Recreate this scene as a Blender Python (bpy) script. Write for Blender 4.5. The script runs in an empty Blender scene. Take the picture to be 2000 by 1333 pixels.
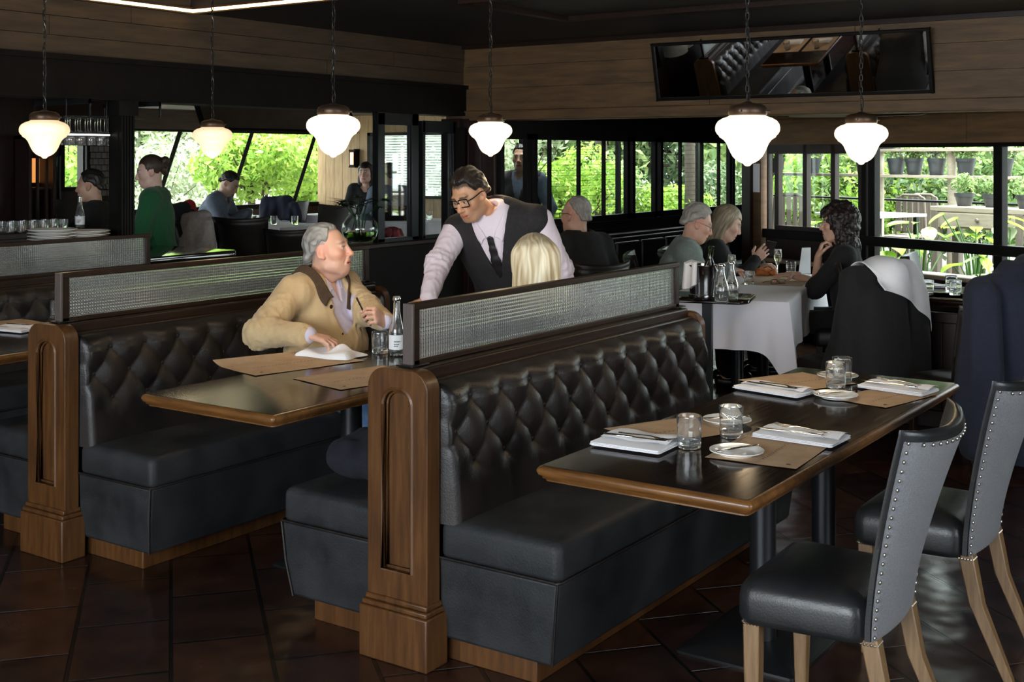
import bpy, bmesh, math, random
import numpy as np
from mathutils import Vector, Matrix, Euler, noise as mnoise

C = bpy.context.scene.collection
S = bpy.context.scene
random.seed(7)
RNG = np.random.default_rng(11)
PI = math.pi

# ---------------------------------------------------------------- camera
EYE = 1.6
YAW = math.radians(34.5)
FPX, HORIZON = 2400.0, 305.0          # focal length and horizon row of the 2000 x 1333 frame
cam_d = bpy.data.cameras.new('camera')
cam_d.sensor_width = 36.0
cam_d.lens = 36.0 * FPX / 2000.0
cam_d.shift_y = -(666.5 - HORIZON) / 2000.0
cam_d.clip_end = 200
cam = bpy.data.objects.new('camera', cam_d)
C.objects.link(cam)
cam.location = (0, 0, EYE)
cam.rotation_euler = (PI / 2, 0, YAW)
S.camera = cam

# ---------------------------------------------------------------- world, daylight, exposure
w = bpy.data.worlds.new('overcast_sky')
S.world = w
w.use_nodes = True
wn = w.node_tree.nodes
wl = w.node_tree.links
bg = wn['Background']
tc = wn.new('ShaderNodeTexCoord')
sep = wn.new('ShaderNodeSeparateXYZ')
ramp = wn.new('ShaderNodeValToRGB')
ramp.color_ramp.elements[0].position = 0.45
ramp.color_ramp.elements[0].color = (0.55, 0.62, 0.62, 1)
ramp.color_ramp.elements[1].position = 0.75
ramp.color_ramp.elements[1].color = (0.92, 0.97, 1.0, 1)
mp = wn.new('ShaderNodeMath'); mp.operation = 'MULTIPLY_ADD'; mp.inputs[1].default_value = .5; mp.inputs[2].default_value = .5
wl.new(tc.outputs['Generated'], sep.inputs[0])
wl.new(sep.outputs['Z'], mp.inputs[0])
wl.new(mp.outputs[0], ramp.inputs[0])
wl.new(ramp.outputs[0], bg.inputs['Color'])
bg.inputs['Strength'].default_value = 5.2

def area_light(name, loc, target, size, size_y, power, col):
    l = bpy.data.lights.new(name, 'AREA')
    l.shape = 'RECTANGLE'; l.size = size; l.size_y = size_y
    l.energy = power; l.color = col
    o = bpy.data.objects.new(name, l)
    C.objects.link(o)
    o.location = loc
    o.rotation_euler = (Vector(target) - Vector(loc)).to_track_quat('-Z', 'Y').to_euler()
    return o

sun_d = bpy.data.lights.new('sun', 'SUN')
sun_d.energy = 11.5; sun_d.angle = math.radians(25); sun_d.color = (1.0, .96, .88)
sun = bpy.data.objects.new('sun', sun_d)
C.objects.link(sun)
sun.rotation_euler = Vector((-.30, -.16, -.94)).to_track_quat('-Z', 'Y').to_euler()

# daylight through the windows on the street side of the room, behind the camera
area_light('daylight_street_window', (-1.6, -2.75, 1.75), (-2.2, 4.0, .6), 4.6, 1.5, 185, (.86, .93, 1.0))
area_light('daylight_corner_window', (2.6, 2.2, 1.7), (-3.0, 4.5, .7), 3.0, 1.4, 30, (.86, .93, 1.0))

S.view_settings.view_transform = 'Standard'
S.view_settings.look = 'None'
S.view_settings.gamma = 1.0
S.view_settings.use_curve_mapping = False
S.view_settings.exposure = 0.82
S.cycles.use_denoising = True
S.cycles.max_bounces = 8
S.cycles.diffuse_bounces = 4
S.cycles.glossy_bounces = 4
S.cycles.transmission_bounces = 8
S.cycles.transparent_max_bounces = 24
S.cycles.sample_clamp_indirect = 4.0
S.cycles.blur_glossy = 0.5

# ---------------------------------------------------------------- pixel -> point on a level plane
_c, _s = math.cos(YAW), math.sin(YAW)
def ray(px, py):
    r = (px - 1000) / FPX
    return np.array([r * _c - _s, r * _s + _c, -(py - HORIZON) / FPX])
def atz(px, py, z):
    d = ray(px, py)
    return Vector(d * ((z - EYE) / d[2])) + Vector((0, 0, EYE))
def atd(px, py, dep):
    return Vector(ray(px, py) * dep) + Vector((0, 0, EYE))

# ---------------------------------------------------------------- materials
MATS = {}
def nodes_of(name):
    m = bpy.data.materials.new(name)
    m.use_nodes = True
    nt = m.node_tree
    return m, nt, nt.nodes['Principled BSDF']
def setp(b, **k):
    for n, v in k.items():
        b.inputs[n].default_value = v
def rgba(c):
    return (c[0], c[1], c[2], 1.0)

def mat(name, col, rough=.5, metal=0.0, col2=None, nscale=8.0, stretch=(1, 1, 1), bump=0.0, bscale=60.0,
        spec=.5, coat=0.0, rough2=None, sheen=0.0, subsurf=0.0, contrast=(.35, .65), attr=None, trans=0.0):
    m, nt, b = nodes_of(name)
    N, L = nt.nodes, nt.links
    setp(b, **{'Base Color': rgba(col), 'Roughness': rough, 'Metallic': metal, 'Specular IOR Level': spec,
               'Coat Weight': coat, 'Sheen Weight': sheen, 'Subsurface Weight': subsurf, 'Transmission Weight': trans})
    if coat: b.inputs['Coat Roughness'].default_value = .12
    if subsurf:
        b.inputs['Subsurface Radius'].default_value = (.012, .005, .003)
    if attr:
        a = N.new('ShaderNodeAttribute'); a.attribute_name = attr
        L.new(a.outputs['Color'], b.inputs['Base Color'])
    if col2 or bump or rough2 is not None:
        t = N.new('ShaderNodeTexCoord'); mpn = N.new('ShaderNodeMapping')
        mpn.inputs['Scale'].default_value = stretch
        L.new(t.outputs['Object'], mpn.inputs[0])
    if col2 or rough2 is not None:
        nz = N.new('ShaderNodeTexNoise')
        setp(nz, Scale=nscale, Detail=6.0, Roughness=.6)
        L.new(mpn.outputs[0], nz.inputs['Vector'])
        cr = N.new('ShaderNodeMapRange')
        cr.inputs['From Min'].default_value, cr.inputs['From Max'].default_value = contrast
        L.new(nz.outputs['Fac'], cr.inputs['Value'])
        if col2:
            mx = N.new('ShaderNodeMix'); mx.data_type = 'RGBA'
            mx.inputs['A'].default_value = rgba(col); mx.inputs['B'].default_value = rgba(col2)
            L.new(cr.outputs[0], mx.inputs['Factor'])
            L.new(mx.outputs['Result'], b.inputs['Base Color'])
        if rough2 is not None:
            mr = N.new('ShaderNodeMapRange')
            mr.inputs['To Min'].default_value = rough; mr.inputs['To Max'].default_value = rough2
            L.new(cr.outputs[0], mr.inputs['Value'])
            L.new(mr.outputs[0], b.inputs['Roughness'])
    if bump:
        nb = N.new('ShaderNodeTexNoise'); setp(nb, Scale=bscale, Detail=4.0)
        L.new(mpn.outputs[0], nb.inputs['Vector'])
        bp = N.new('ShaderNodeBump'); bp.inputs['Strength'].default_value = bump; bp.inputs['Distance'].default_value = .004
        L.new(nb.outputs['Fac'], bp.inputs['Height'])
        L.new(bp.outputs[0], b.inputs['Normal'])
    MATS[name] = m
    return m

def emit(name, col, strength, base=(.9, .85, .75)):
    m, nt, b = nodes_of(name)
    setp(b, **{'Base Color': rgba(base), 'Roughness': .25, 'Emission Color': rgba(col), 'Emission Strength': strength})
    MATS[name] = m
    return m

def pane_glass(name, tint=(.93, .97, .95), refl=.10):
    m, nt, b = nodes_of(name)
    N, L = nt.nodes, nt.links
    N.remove(b)
    tr = N.new('ShaderNodeBsdfTransparent'); tr.inputs[0].default_value = rgba(tint)
    gl = N.new('ShaderNodeBsdfGlossy'); gl.inputs['Roughness'].default_value = .02
    lw = N.new('ShaderNodeLayerWeight'); lw.inputs[0].default_value = .25
    mr = N.new('ShaderNodeMapRange'); mr.inputs['To Min'].default_value = refl * .5; mr.inputs['To Max'].default_value = min(1, refl * 5)
    L.new(lw.outputs['Fresnel'], mr.inputs['Value'])
    mx = N.new('ShaderNodeMixShader')
    L.new(mr.outputs[0], mx.inputs[0]); L.new(tr.outputs[0], mx.inputs[1]); L.new(gl.outputs[0], mx.inputs[2])
    L.new(mx.outputs[0], N['Material Output'].inputs[0])
    MATS[name] = m
    return m

def clear_glass(name, col=(.95, .98, .97), rough=.0, ior=1.48):
    m, nt, b = nodes_of(name)
    setp(b, **{'Base Color': rgba(col), 'Roughness': rough, 'IOR': ior, 'Transmission Weight': 1.0})
    MATS[name] = m
    return m

def leaf_mat(name, c1, c2, tl=.35):
    m, nt, b = nodes_of(name)
    N, L = nt.nodes, nt.links
    oi = N.new('ShaderNodeAttribute'); oi.attribute_name = 'tone'
    mx = N.new('ShaderNodeMix'); mx.data_type = 'RGBA'
    mx.inputs['A'].default_value = rgba(c1); mx.inputs['B'].default_value = rgba(c2)
    L.new(oi.outputs['Fac'], mx.inputs['Factor'])
    L.new(mx.outputs['Result'], b.inputs['Base Color'])
    setp(b, Roughness=.5)
    t = N.new('ShaderNodeBsdfTranslucent')
    L.new(mx.outputs['Result'], t.inputs[0])
    ms = N.new('ShaderNodeMixShader'); ms.inputs[0].default_value = tl
    L.new(b.outputs[0], ms.inputs[1]); L.new(t.outputs[0], ms.inputs[2])
    L.new(ms.outputs[0], N['Material Output'].inputs[0])
    MATS[name] = m
    return m

# leathers, woods, metals, cloth
mat('leather', (.008, .007, .007), .36, col2=(.017, .012, .010), nscale=5, bump=.25, bscale=160, rough2=.50, spec=.36)
mat('leather_seat', (.011, .012, .013), .50, col2=(.022, .023, .024), nscale=6, bump=.35, bscale=140, rough2=.68, spec=.30)
mat('leather_chair', (.010, .012, .014), .32, col2=(.019, .017, .016), nscale=5, bump=.15, bscale=180, rough2=.45, spec=.45)
mat('fabric_grey', (.105, .108, .118), .9, col2=(.165, .168, .178), nscale=220, bump=.6, bscale=420, sheen=.2)
mat('walnut', (.098, .040, .011), .42, col2=(.048, .019, .006), nscale=5, stretch=(9, 9, .8), bump=.08, bscale=30, coat=.06, spec=.35)
mat('walnut_dark', (.022, .010, .006), .40, col2=(.012, .006, .004), nscale=6, stretch=(8, 1, 8), spec=.25)
mat('table_wood', (.018, .010, .0075), .09, col2=(.010, .006, .005), nscale=7, stretch=(12, .8, 5), rough2=.14, spec=.17)
mat('lit_post', (.075, .058, .050), .5)  # light falling on the divider's end post, put in as a paler colour
mat('dark_navy', (.004, .005, .010), .95, bump=.4, bscale=200)
mat('table_edge', (.165, .070, .018), .34, col2=(.080, .032, .009), nscale=6, stretch=(1.2, 10, 8), coat=.1)
mat('table_edge_dark', (.050, .025, .012), .28, col2=(.028, .014, .008), nscale=6, stretch=(8, 1, 8), coat=.4)
mat('oak_leg', (.21, .125, .055), .45, col2=(.13, .07, .03), nscale=6, stretch=(12, 12, 1), bump=.1, bscale=40)
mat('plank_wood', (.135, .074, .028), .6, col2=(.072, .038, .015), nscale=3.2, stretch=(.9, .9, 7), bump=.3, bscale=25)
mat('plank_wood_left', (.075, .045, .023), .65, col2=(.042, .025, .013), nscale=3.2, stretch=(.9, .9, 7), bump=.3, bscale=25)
mat('pale_plank', (.46, .31, .15), .6, col2=(.34, .21, .10), nscale=5, stretch=(7, 7, .8))
mat('dark_paint', (.0040, .0026, .0020), .65, col2=(.007, .005, .004), nscale=9, spec=.15)
mat('counter_top', (.02, .016, .012), .06, spec=.9)
mat('black_frame', (.005, .0046, .0045), .48, col2=(.009, .008, .0075), nscale=8, spec=.10)
mat('mahogany', (.024, .010, .007), .42, col2=(.013, .006, .005), nscale=5, stretch=(6, 6, 1), spec=.3)
mat('ceiling_dark', (.014, .010, .007), .6, col2=(.012, .009, .007), nscale=5)
mat('black_steel', (.020, .021, .023), .33, metal=.6)
mat('steel', (.62, .62, .63), .18, metal=1.0)
mat('silver', (.75, .74, .72), .14, metal=1.0)
mat('dull_bronze', (.075, .045, .028), .42, metal=.7)
mat('brass_nail', (.50, .46, .38), .3, metal=1.0)
mat('chain_metal', (.030, .026, .022), .45, metal=.7)
mat('porcelain', (.80, .79, .76), .12, spec=.6)
mat('white_linen', (.78, .77, .79), .85, bump=.25, bscale=220, sheen=.2)
mat('white_cloth', (.80, .78, .84), .9, bump=.2, bscale=260, sheen=.2)
mat('kraft', (.52, .36, .225), .8, col2=(.44, .295, .175), nscale=14)
mat('kraft_print', (.05, .030, .020), .8)
mat('white_paper', (.72, .73, .74), .8)
mat('navy_wool', (.010, .013, .026), .95, col2=(.014, .018, .036), nscale=40, sheen=.04, bump=.4, bscale=240)
mat('black_wool', (.006, .006, .0065), .95, col2=(.010, .0095, .010), nscale=30, sheen=.02, bump=.4, bscale=240)
mat('tan_cotton', (.55, .40, .22), .85, col2=(.48, .34, .175), nscale=10, bump=.3, bscale=220, sheen=.15)
mat('brown_corduroy', (.075, .045, .024), .95, col2=(.055, .032, .016), nscale=60, bump=.4, bscale=200)
mat('lilac_shirt', (.55, .50, .62), .8, col2=(.60, .57, .70), nscale=60, stretch=(1, 1, .05), bump=.15, bscale=200)
mat('pink_shirt', (.78, .68, .74), .8, col2=(.74, .63, .70), nscale=10, bump=.15, bscale=200)
mat('waistcoat', (.011, .009, .0105), .85, col2=(.018, .015, .017), nscale=50, sheen=.02, bump=.3, bscale=260)
mat('tie_silk', (.013, .010, .011), .5)
mat('denim', (.09, .16, .30), .9, col2=(.055, .10, .20), nscale=25, bump=.4, bscale=260)
mat('sage_knit', (.23, .28, .255), .95, col2=(.185, .23, .21), nscale=60, bump=.5, bscale=220, sheen=.2)
mat('green_knit', (.008, .095, .032), .95, col2=(.006, .070, .022), nscale=60, bump=.5, bscale=220, sheen=.2)
mat('slate_cloth', (.16, .19, .25), .9, col2=(.12, .15, .20), nscale=30, bump=.3, bscale=220)
mat('blush_wool', (.42, .38, .36), .95, col2=(.33, .30, .28), nscale=30, bump=.5, bscale=120)
mat('red_wool', (.42, .02, .03), .9, bump=.3, bscale=200)
mat('skin', (.6, .36, .25), .48, attr='Col', subsurf=.12, bump=.10, bscale=260)
mat('hair', (.1, .07, .05), .45, attr='Col', bump=.7, bscale=160, stretch=(1, 1, .12), spec=.35)
mat('black_plastic', (.010, .010, .011), .25)
mat('orange_napkin', (.50, .17, .045), .8, col2=(.42, .13, .03), nscale=20)
mat('mirror', (.80, .80, .80), .015, metal=1.0)
mat('gravel', (.30, .29, .26), .95, col2=(.22, .22, .19), nscale=20)
mat('pale_timber', (.42, .36, .28), .75, col2=(.33, .28, .21), nscale=6, stretch=(1, 8, 8), bump=.2, bscale=30)
mat('grey_timber', (.20, .17, .14), .8, col2=(.15, .12, .10), nscale=6, stretch=(8, 8, 1))
mat('pot_plastic', (.035, .038, .044), .55)
mat('bark', (.060, .045, .032), .9, col2=(.035, .027, .02), nscale=12, bump=.6, bscale=40)
mat('brick', (.10, .085, .075), .85)
mat('amber_glow_wood', (.30, .11, .03), .5)
mat('red_flowers', (.25, .03, .04), .7)
emit('globe_glass', (1.0, .84, .58), .88)
emit('globe_glass_dim', (1.0, .66, .34), .50)
emit('led_strip', (1.0, .66, .28), 3.5)
emit('bar_light', (1.0, .95, .88), 2.0)
emit('lantern_flame', (1.0, .32, .06), 1.6)
emit('cabinet_lamp', (1.0, .36, .07), .5)
pane_glass('pane_glass', refl=.035)
pane_glass('thin_glass', tint=(.94, .96, .955), refl=.07)
leaf_mat('blind_slat', (.80, .82, .82), (.86, .88, .88), .55)
clear_glass('clear_glass', (.97, .99, .99), 0, 1.45)
MATS['clear_glass'].node_tree.nodes['Principled BSDF'].inputs['Transmission Weight'].default_value = .97
clear_glass('water', (.97, .99, 1.0), 0, 1.33)
clear_glass('white_wine', (.92, .88, .62), 0, 1.34)
clear_glass('green_bottle', (.10, .16, .05), .02)
leaf_mat('leaf_bright', (.17, .33, .04), (.40, .56, .10), .42)
leaf_mat('leaf_mid', (.10, .21, .06), (.42, .52, .22), .40)
leaf_mat('leaf_dark', (.045, .10, .04), (.30, .38, .20), .32)
leaf_mat('leaf_grey', (.20, .26, .14), (.46, .52, .36), .32)
leaf_mat('leaf_vase', (.02, .060, .018), (.08, .15, .03), .2)

clear_glass('checked_glass', (.90, .97, .98), .10, 1.45)
MATS['checked_glass'].node_tree.nodes['Principled BSDF'].inputs['Transmission Weight'].default_value = .93

def tile_floor():
    m, nt, b = nodes_of('clay_tiles')
    N, L = nt.nodes, nt.links
    t = N.new('ShaderNodeTexCoord'); mpn = N.new('ShaderNodeMapping')
    mpn.inputs['Rotation'].default_value = (0, 0, math.radians(40))
    L.new(t.outputs['Object'], mpn.inputs[0])
    br = N.new('ShaderNodeTexBrick')
    br.offset = .5
    setp(br, Scale=1.0, **{'Brick Width': .44, 'Row Height': .31, 'Mortar Size': .0075, 'Mortar Smooth': .25, 'Bias': 0.0})
    br.inputs['Color1'].default_value = (.046, .018, .010, 1); br.inputs['Color2'].default_value = (.018, .010, .008, 1)
    br.inputs['Mortar'].default_value = (.004, .0035, .0035, 1)
    L.new(mpn.outputs[0], br.inputs['Vector'])
    nz = N.new('ShaderNodeTexNoise'); setp(nz, Scale=7.0, Detail=7.0)
    L.new(mpn.outputs[0], nz.inputs['Vector'])
    mx = N.new('ShaderNodeMix'); mx.data_type = 'RGBA'; mx.blend_type = 'MULTIPLY'; mx.inputs['Factor'].default_value = .8
    cr = N.new('ShaderNodeValToRGB')
    cr.color_ramp.elements[0].position = .3; cr.color_ramp.elements[0].color = (.35, .35, .38, 1)
    cr.color_ramp.elements[1].position = .7; cr.color_ramp.elements[1].color = (1.3, 1.15, 1.0, 1)
    L.new(nz.outputs['Fac'], cr.inputs[0])
    L.new(br.outputs['Color'], mx.inputs['A']); L.new(cr.outputs[0], mx.inputs['B'])
    L.new(mx.outputs['Result'], b.inputs['Base Color'])
    rr = N.new('ShaderNodeMapRange'); rr.inputs['To Min'].default_value = .13; rr.inputs['To Max'].default_value = .34
    L.new(nz.outputs['Fac'], rr.inputs['Value']); L.new(rr.outputs[0], b.inputs['Roughness'])
    n2 = N.new('ShaderNodeTexNoise'); setp(n2, Scale=3.2, Detail=2.0)
    L.new(mpn.outputs[0], n2.inputs['Vector'])
    b1 = N.new('ShaderNodeBump'); b1.inputs['Strength'].default_value = .5; b1.inputs['Distance'].default_value = .03
    L.new(n2.outputs['Fac'], b1.inputs['Height'])
    b2 = N.new('ShaderNodeBump'); b2.inputs['Strength'].default_value = .9; b2.inputs['Distance'].default_value = .006; b2.invert = True
    L.new(br.outputs['Fac'], b2.inputs['Height']); L.new(b1.outputs[0], b2.inputs['Normal'])
    L.new(b2.outputs[0], b.inputs['Normal'])
    MATS['clay_tiles'] = m
tile_floor()

# ---------------------------------------------------------------- mesh builder
class MB:
    def __init__(s):
        s.v = []; s.f = []; s.m = []; s.mi = 0
    def add(s, vs, fs):
        o = len(s.v)
        s.v += [tuple(v) for v in vs]
        s.f += [tuple(i + o for i in f) for f in fs]
        s.m += [s.mi] * len(fs)
        return s
    def box(s, x0, x1, y0, y1, z0, z1, M=None):
        vs = [(x, y, z) for z in (z0, z1) for y in (y0, y1) for x in (x0, x1)]
        if M is not None: vs = [M @ Vector(v) for v in vs]
        return s.add(vs, [(0, 2, 3, 1), (4, 5, 7, 6), (0, 1, 5, 4), (2, 6, 7, 3), (0, 4, 6, 2), (1, 3, 7, 5)])
    def cyl(s, p0, p1, r0, r1=None, n=16, cap=True):
        r1 = r0 if r1 is None else r1
        return s.tube([p0, p1], [r0, r1], n, cap)
    def tube(s, path, r, n=8, cap=True, closed=False):
        P = [Vector(p) for p in path]
        R = [r] * len(P) if isinstance(r, (int, float)) else r
        vs = []; up = None
        for i, p in enumerate(P):
            if closed: t = P[(i + 1) % len(P)] - P[i - 1]
            else: t = P[min(i + 1, len(P) - 1)] - P[max(i - 1, 0)]
            t = t.normalized() if t.length > 1e-9 else Vector((0, 0, 1))
            if up is None:
                up = Vector((0, 0, 1)) if abs(t.z) < .9 else Vector((1, 0, 0))
            a = t.cross(up)
            if a.length < 1e-6: a = t.orthogonal()
            a.normalize(); b = a.cross(t).normalized(); up = b
            for k in range(n):
                q = 2 * PI * k / n
                vs.append(p + (a * math.cos(q) + b * math.sin(q)) * R[i])
        fs = []
        rng = range(len(P)) if closed else range(len(P) - 1)
        for i in rng:
            j = (i + 1) % len(P)
            for k in range(n):
                k2 = (k + 1) % n
                fs.append((i * n + k, i * n + k2, j * n + k2, j * n + k))
        if cap and not closed:
            fs.append(tuple(range(n - 1, -1, -1)))
            fs.append(tuple((len(P) - 1) * n + k for k in range(n)))
        return s.add(vs, fs)
    def lathe(s, prof, n=32, c=(0, 0, 0), fn=None):
        vs = []; fs = []
        for (r, z) in prof:
            for k in range(n):
                a = 2 * PI * k / n
                rr = r if fn is None else r * fn(a, z)
                vs.append((c[0] + rr * math.cos(a), c[1] + rr * math.sin(a), c[2] + z))
        for i in range(len(prof) - 1):
            for k in range(n):
                k2 = (k + 1) % n
                fs.append((i * n + k, i * n + k2, (i + 1) * n + k2, (i + 1) * n + k))
        if prof[0][0] > 1e-6: fs.append(tuple(range(n - 1, -1, -1)))
        if prof[-1][0] > 1e-6: fs.append(tuple((len(prof) - 1) * n + k for k in range(n)))
        return s.add(vs, fs)
    def grid(s, fn, nu, nv, closed_u=False):
        vs = [fn(i / (nu - 1 if not closed_u else nu), j / (nv - 1)) for j in range(nv) for i in range(nu)]
        fs = []
        for j in range(nv - 1):
            for i in range(nu if closed_u else nu - 1):
                i2 = (i + 1) % nu
                fs.append((j * nu + i, j * nu + i2, (j + 1) * nu + i2, (j + 1) * nu + i))
        return s.add(vs, fs)
    def loft(s, loops, cap=True):
        n = len(loops[0]); vs = [p for l in loops for p in l]; fs = []
        for i in range(len(loops) - 1):
            for k in range(n):
                k2 = (k + 1) % n
                fs.append((i * n + k, i * n + k2, (i + 1) * n + k2, (i + 1) * n + k))
        if cap:
            fs.append(tuple(range(n - 1, -1, -1)))
            fs.append(tuple((len(loops) - 1) * n + k for k in range(n)))
        return s.add(vs, fs)
    def poly(s, pts, d0, d1, axes='xz'):
        """outline pts in the plane 'axes', extruded from d0 to d1 along the remaining axis"""
        def mk(p, d):
            if axes == 'xz': return (p[0], d, p[1])
            if axes == 'xy': return (p[0], p[1], d)
            return (d, p[0], p[1])
        return s.loft([[mk(p, d0) for p in pts], [mk(p, d1) for p in pts]])
    def ring(s, outer, inner, d0, d1):
        """xz outline with a hole, extruded along y (equal point counts)"""
        n = len(outer)
        vs = [(p[0], d, p[1]) for d in (d0, d1) for L_ in (outer, inner) for p in L_]
        fs = []
        for k in range(n):
            j = (k + 1) % n
            fs += [(k, j, n + j, n + k), (2 * n + j, 2 * n + k, 3 * n + k, 3 * n + j),
                   (j, k, 2 * n + k, 2 * n + j), (n + k, n + j, 3 * n + j, 3 * n + k)]
        return s.add(vs, fs)
    def sphere(s, c, r, n=12, m=8):
        r = (r, r, r) if isinstance(r, (int, float)) else r
        prof = [(math.sin(PI * i / m), -math.cos(PI * i / m)) for i in range(m + 1)]
        vs = []; fs = []
        for (q, z) in prof:
            for k in range(n):
                a = 2 * PI * k / n
                vs.append((c[0] + r[0] * q * math.cos(a), c[1] + r[1] * q * math.sin(a), c[2] + r[2] * z))
        for i in range(m):
            for k in range(n):
                k2 = (k + 1) % n
                fs.append((i * n + k, i * n + k2, (i + 1) * n + k2, (i + 1) * n + k))
        return s.add(vs, fs)
    def build(s, name, mats, parent=None, loc=None, rz=0.0, smooth=True, bevel=0.0, solid=0.0, subsurf=0, fix=True, angle=38):
        me = bpy.data.meshes.new(name)
        me.from_pydata(s.v, [], s.f)
        if not isinstance(mats, (list, tuple)): mats = [mats]
        for q in mats: me.materials.append(MATS[q] if isinstance(q, str) else q)
        if len(mats) > 1: me.polygons.foreach_set('material_index', s.m)
        if fix:
            bm = bmesh.new(); bm.from_mesh(me)
            bmesh.ops.remove_doubles(bm, verts=bm.verts, dist=1e-6)
            bmesh.ops.recalc_face_normals(bm, faces=bm.faces)
            bm.to_mesh(me); bm.free()
        if smooth:
            me.polygons.foreach_set('use_smooth', [True] * len(me.polygons))
            me.set_sharp_from_angle(angle=math.radians(angle))
        me.update()
        o = bpy.data.objects.new(name, me)
        C.objects.link(o)
        if parent is not None: o.parent = parent
        if loc is not None: o.location = loc
        if rz: o.rotation_euler = (0, 0, rz)
        if solid:
            q = o.modifiers.new('thickness', 'SOLIDIFY'); q.thickness = solid; q.offset = 0
        if bevel:
            q = o.modifiers.new('bevel', 'BEVEL'); q.width = bevel; q.segments = 2; q.limit_method = 'ANGLE'; q.angle_limit = math.radians(40)
        if subsurf:
            q = o.modifiers.new('subsurf', 'SUBSURF'); q.levels = subsurf; q.render_levels = subsurf
        return o

def tag(o, label, cat, group=None, kind=None):
    if label: o['label'] = label
    if cat: o['category'] = cat
    if group: o['group'] = group
    if kind: o['kind'] = kind
    return o
def thing(name, label, cat, loc=(0, 0, 0), rz=0.0, group=None):
    o = bpy.data.objects.new(name, None)
    o.empty_display_size = .1
    C.objects.link(o)
    o.location = loc; o.rotation_euler = (0, 0, rz)
    return tag(o, label, cat, group)
def struct(o):
    o['kind'] = 'structure'
    return o
def dup(root, loc, rz=0.0, label=None, group=None, scale=None):
    def cp(o, par):
        c = o.copy(); C.objects.link(c)
        if par is not None: c.parent = par
        for ch in kids.get(o.name, ()): cp(ch, c)
        return c
    kids = {}
    def walk(o):
        kids[o.name] = list(o.children)
        for ch in o.children: walk(ch)
    walk(root)
    r = cp(root, None)
    r.location = loc; r.rotation_euler = (0, 0, rz)
    if scale: r.scale = (scale, scale, scale)
    if label: r['label'] = label
    if group: r['group'] = group
    return r
def rrect(hx, hy, r, n=5):
    pts = []
    for cx, cy, a0 in ((hx - r, hy - r, 0), (-hx + r, hy - r, 90), (-hx + r, -hy + r, 180), (hx - r, -hy + r, 270)):
        for k in range(n + 1):
            a = math.radians(a0 + 90 * k / n)
            pts.append((cx + r * math.cos(a), cy + r * math.sin(a)))
    return pts
# ================================================================ THE ROOM
XL, YB = -6.55, 8.77          # planes of the left and back headers
ZC = 2.58

def planks(mb, axis, c0, c1, a0, a1, z0, z1, rows, lens, gap=.004):
    """horizontal boards; axis 'x': boards run along x, thickness c0..c1 in y; axis 'y': along y, thickness in x"""
    h = (z1 - z0) / rows
    rnd = random.Random(3)
    for r in range(rows):
        p = a0 - rnd.uniform(0, lens)
        while p < a1:
            q = p + lens * rnd.uniform(.8, 1.25)
            s0, s1 = max(p, a0), min(q, a1)
            if s1 - s0 > .05:
                zz0, zz1 = z0 + r * h + gap / 2, z0 + (r + 1) * h - gap / 2
                if axis == 'x': mb.box(s0 + gap / 2, s1 - gap / 2, c0, c1, zz0, zz1)
                else: mb.box(c0, c1, s0 + gap / 2, s1 - gap / 2, zz0, zz1)
            p = q

# floors
struct(MB().box(-7.9, 3.2, -3.2, 15.2, -.12, 0).box(-10.0, -7.9, .5, 6.6, -.12, 0).build('floor', 'clay_tiles', smooth=False))
struct(MB().box(-12.4, -7.9, 6.6, 12.95, -.12, .15).build('floor_dining_annex', 'mahogany', smooth=False))
# ceilings
struct(MB().box(-6.75, 3.2, 5.72, 9.0, ZC, ZC + .08).build('ceiling', 'ceiling_dark', smooth=False))
mb = MB()
mb.box(-6.75, 3.2, -3.2, 5.72, 2.84, 2.92)
mb.box(-6.55, 3.2, 5.66, 5.72, ZC, 2.84)
for k in range(9): mb.box(-6.4, 3.1, -2.6 + k * .95, -2.5 + k * .95, 2.78, 2.84)
struct(mb.build('ceiling_recess', 'ceiling_dark', smooth=False))
struct(MB().box(-12.4, -6.75, .5, 12.95, 2.16, 2.24).build('ceiling_dining_annex', 'plank_wood_left', smooth=False))
mb = MB()
mb.poly([(-6.3, 8.97), (-.85, 8.97), (-1.0, 9.06), (-4.42, 10.57), (-4.62, 14.6), (-6.3, 14.6)], 2.38, 2.46, 'xy')
struct(mb.build('ceiling_porch', 'ceiling_dark', smooth=False))
mb = MB()
for k, (x0, x1, y0, y1) in enumerate(((-4.6, -1.2, 6.1, 6.16), (-4.6, -1.2, 7.3, 7.36), (-1.26, -1.2, 6.16, 7.3), (-4.6, -4.54, 6.16, 7.3))):
    mb.box(x0, x1, y0, y1, 2.545, ZC)
struct(mb.build('trim_1', 'walnut_dark', smooth=False))

# left header over the bar: boards above, dark cornice below
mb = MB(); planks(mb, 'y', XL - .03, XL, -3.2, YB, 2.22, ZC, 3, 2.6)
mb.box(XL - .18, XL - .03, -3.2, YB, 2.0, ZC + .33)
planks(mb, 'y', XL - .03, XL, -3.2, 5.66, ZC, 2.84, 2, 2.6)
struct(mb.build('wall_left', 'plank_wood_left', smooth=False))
mb = MB()
mb.box(XL - .2, XL + .03, -3.2, YB, 1.985, 2.19)
mb.box(XL - .2, XL + .055, -3.2, YB, 2.19, 2.225)
mb.box(XL - .22, XL + .045, -3.2, YB, 1.955, 1.985)
struct(mb.build('trim_2', 'dark_paint', smooth=False))
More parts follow.
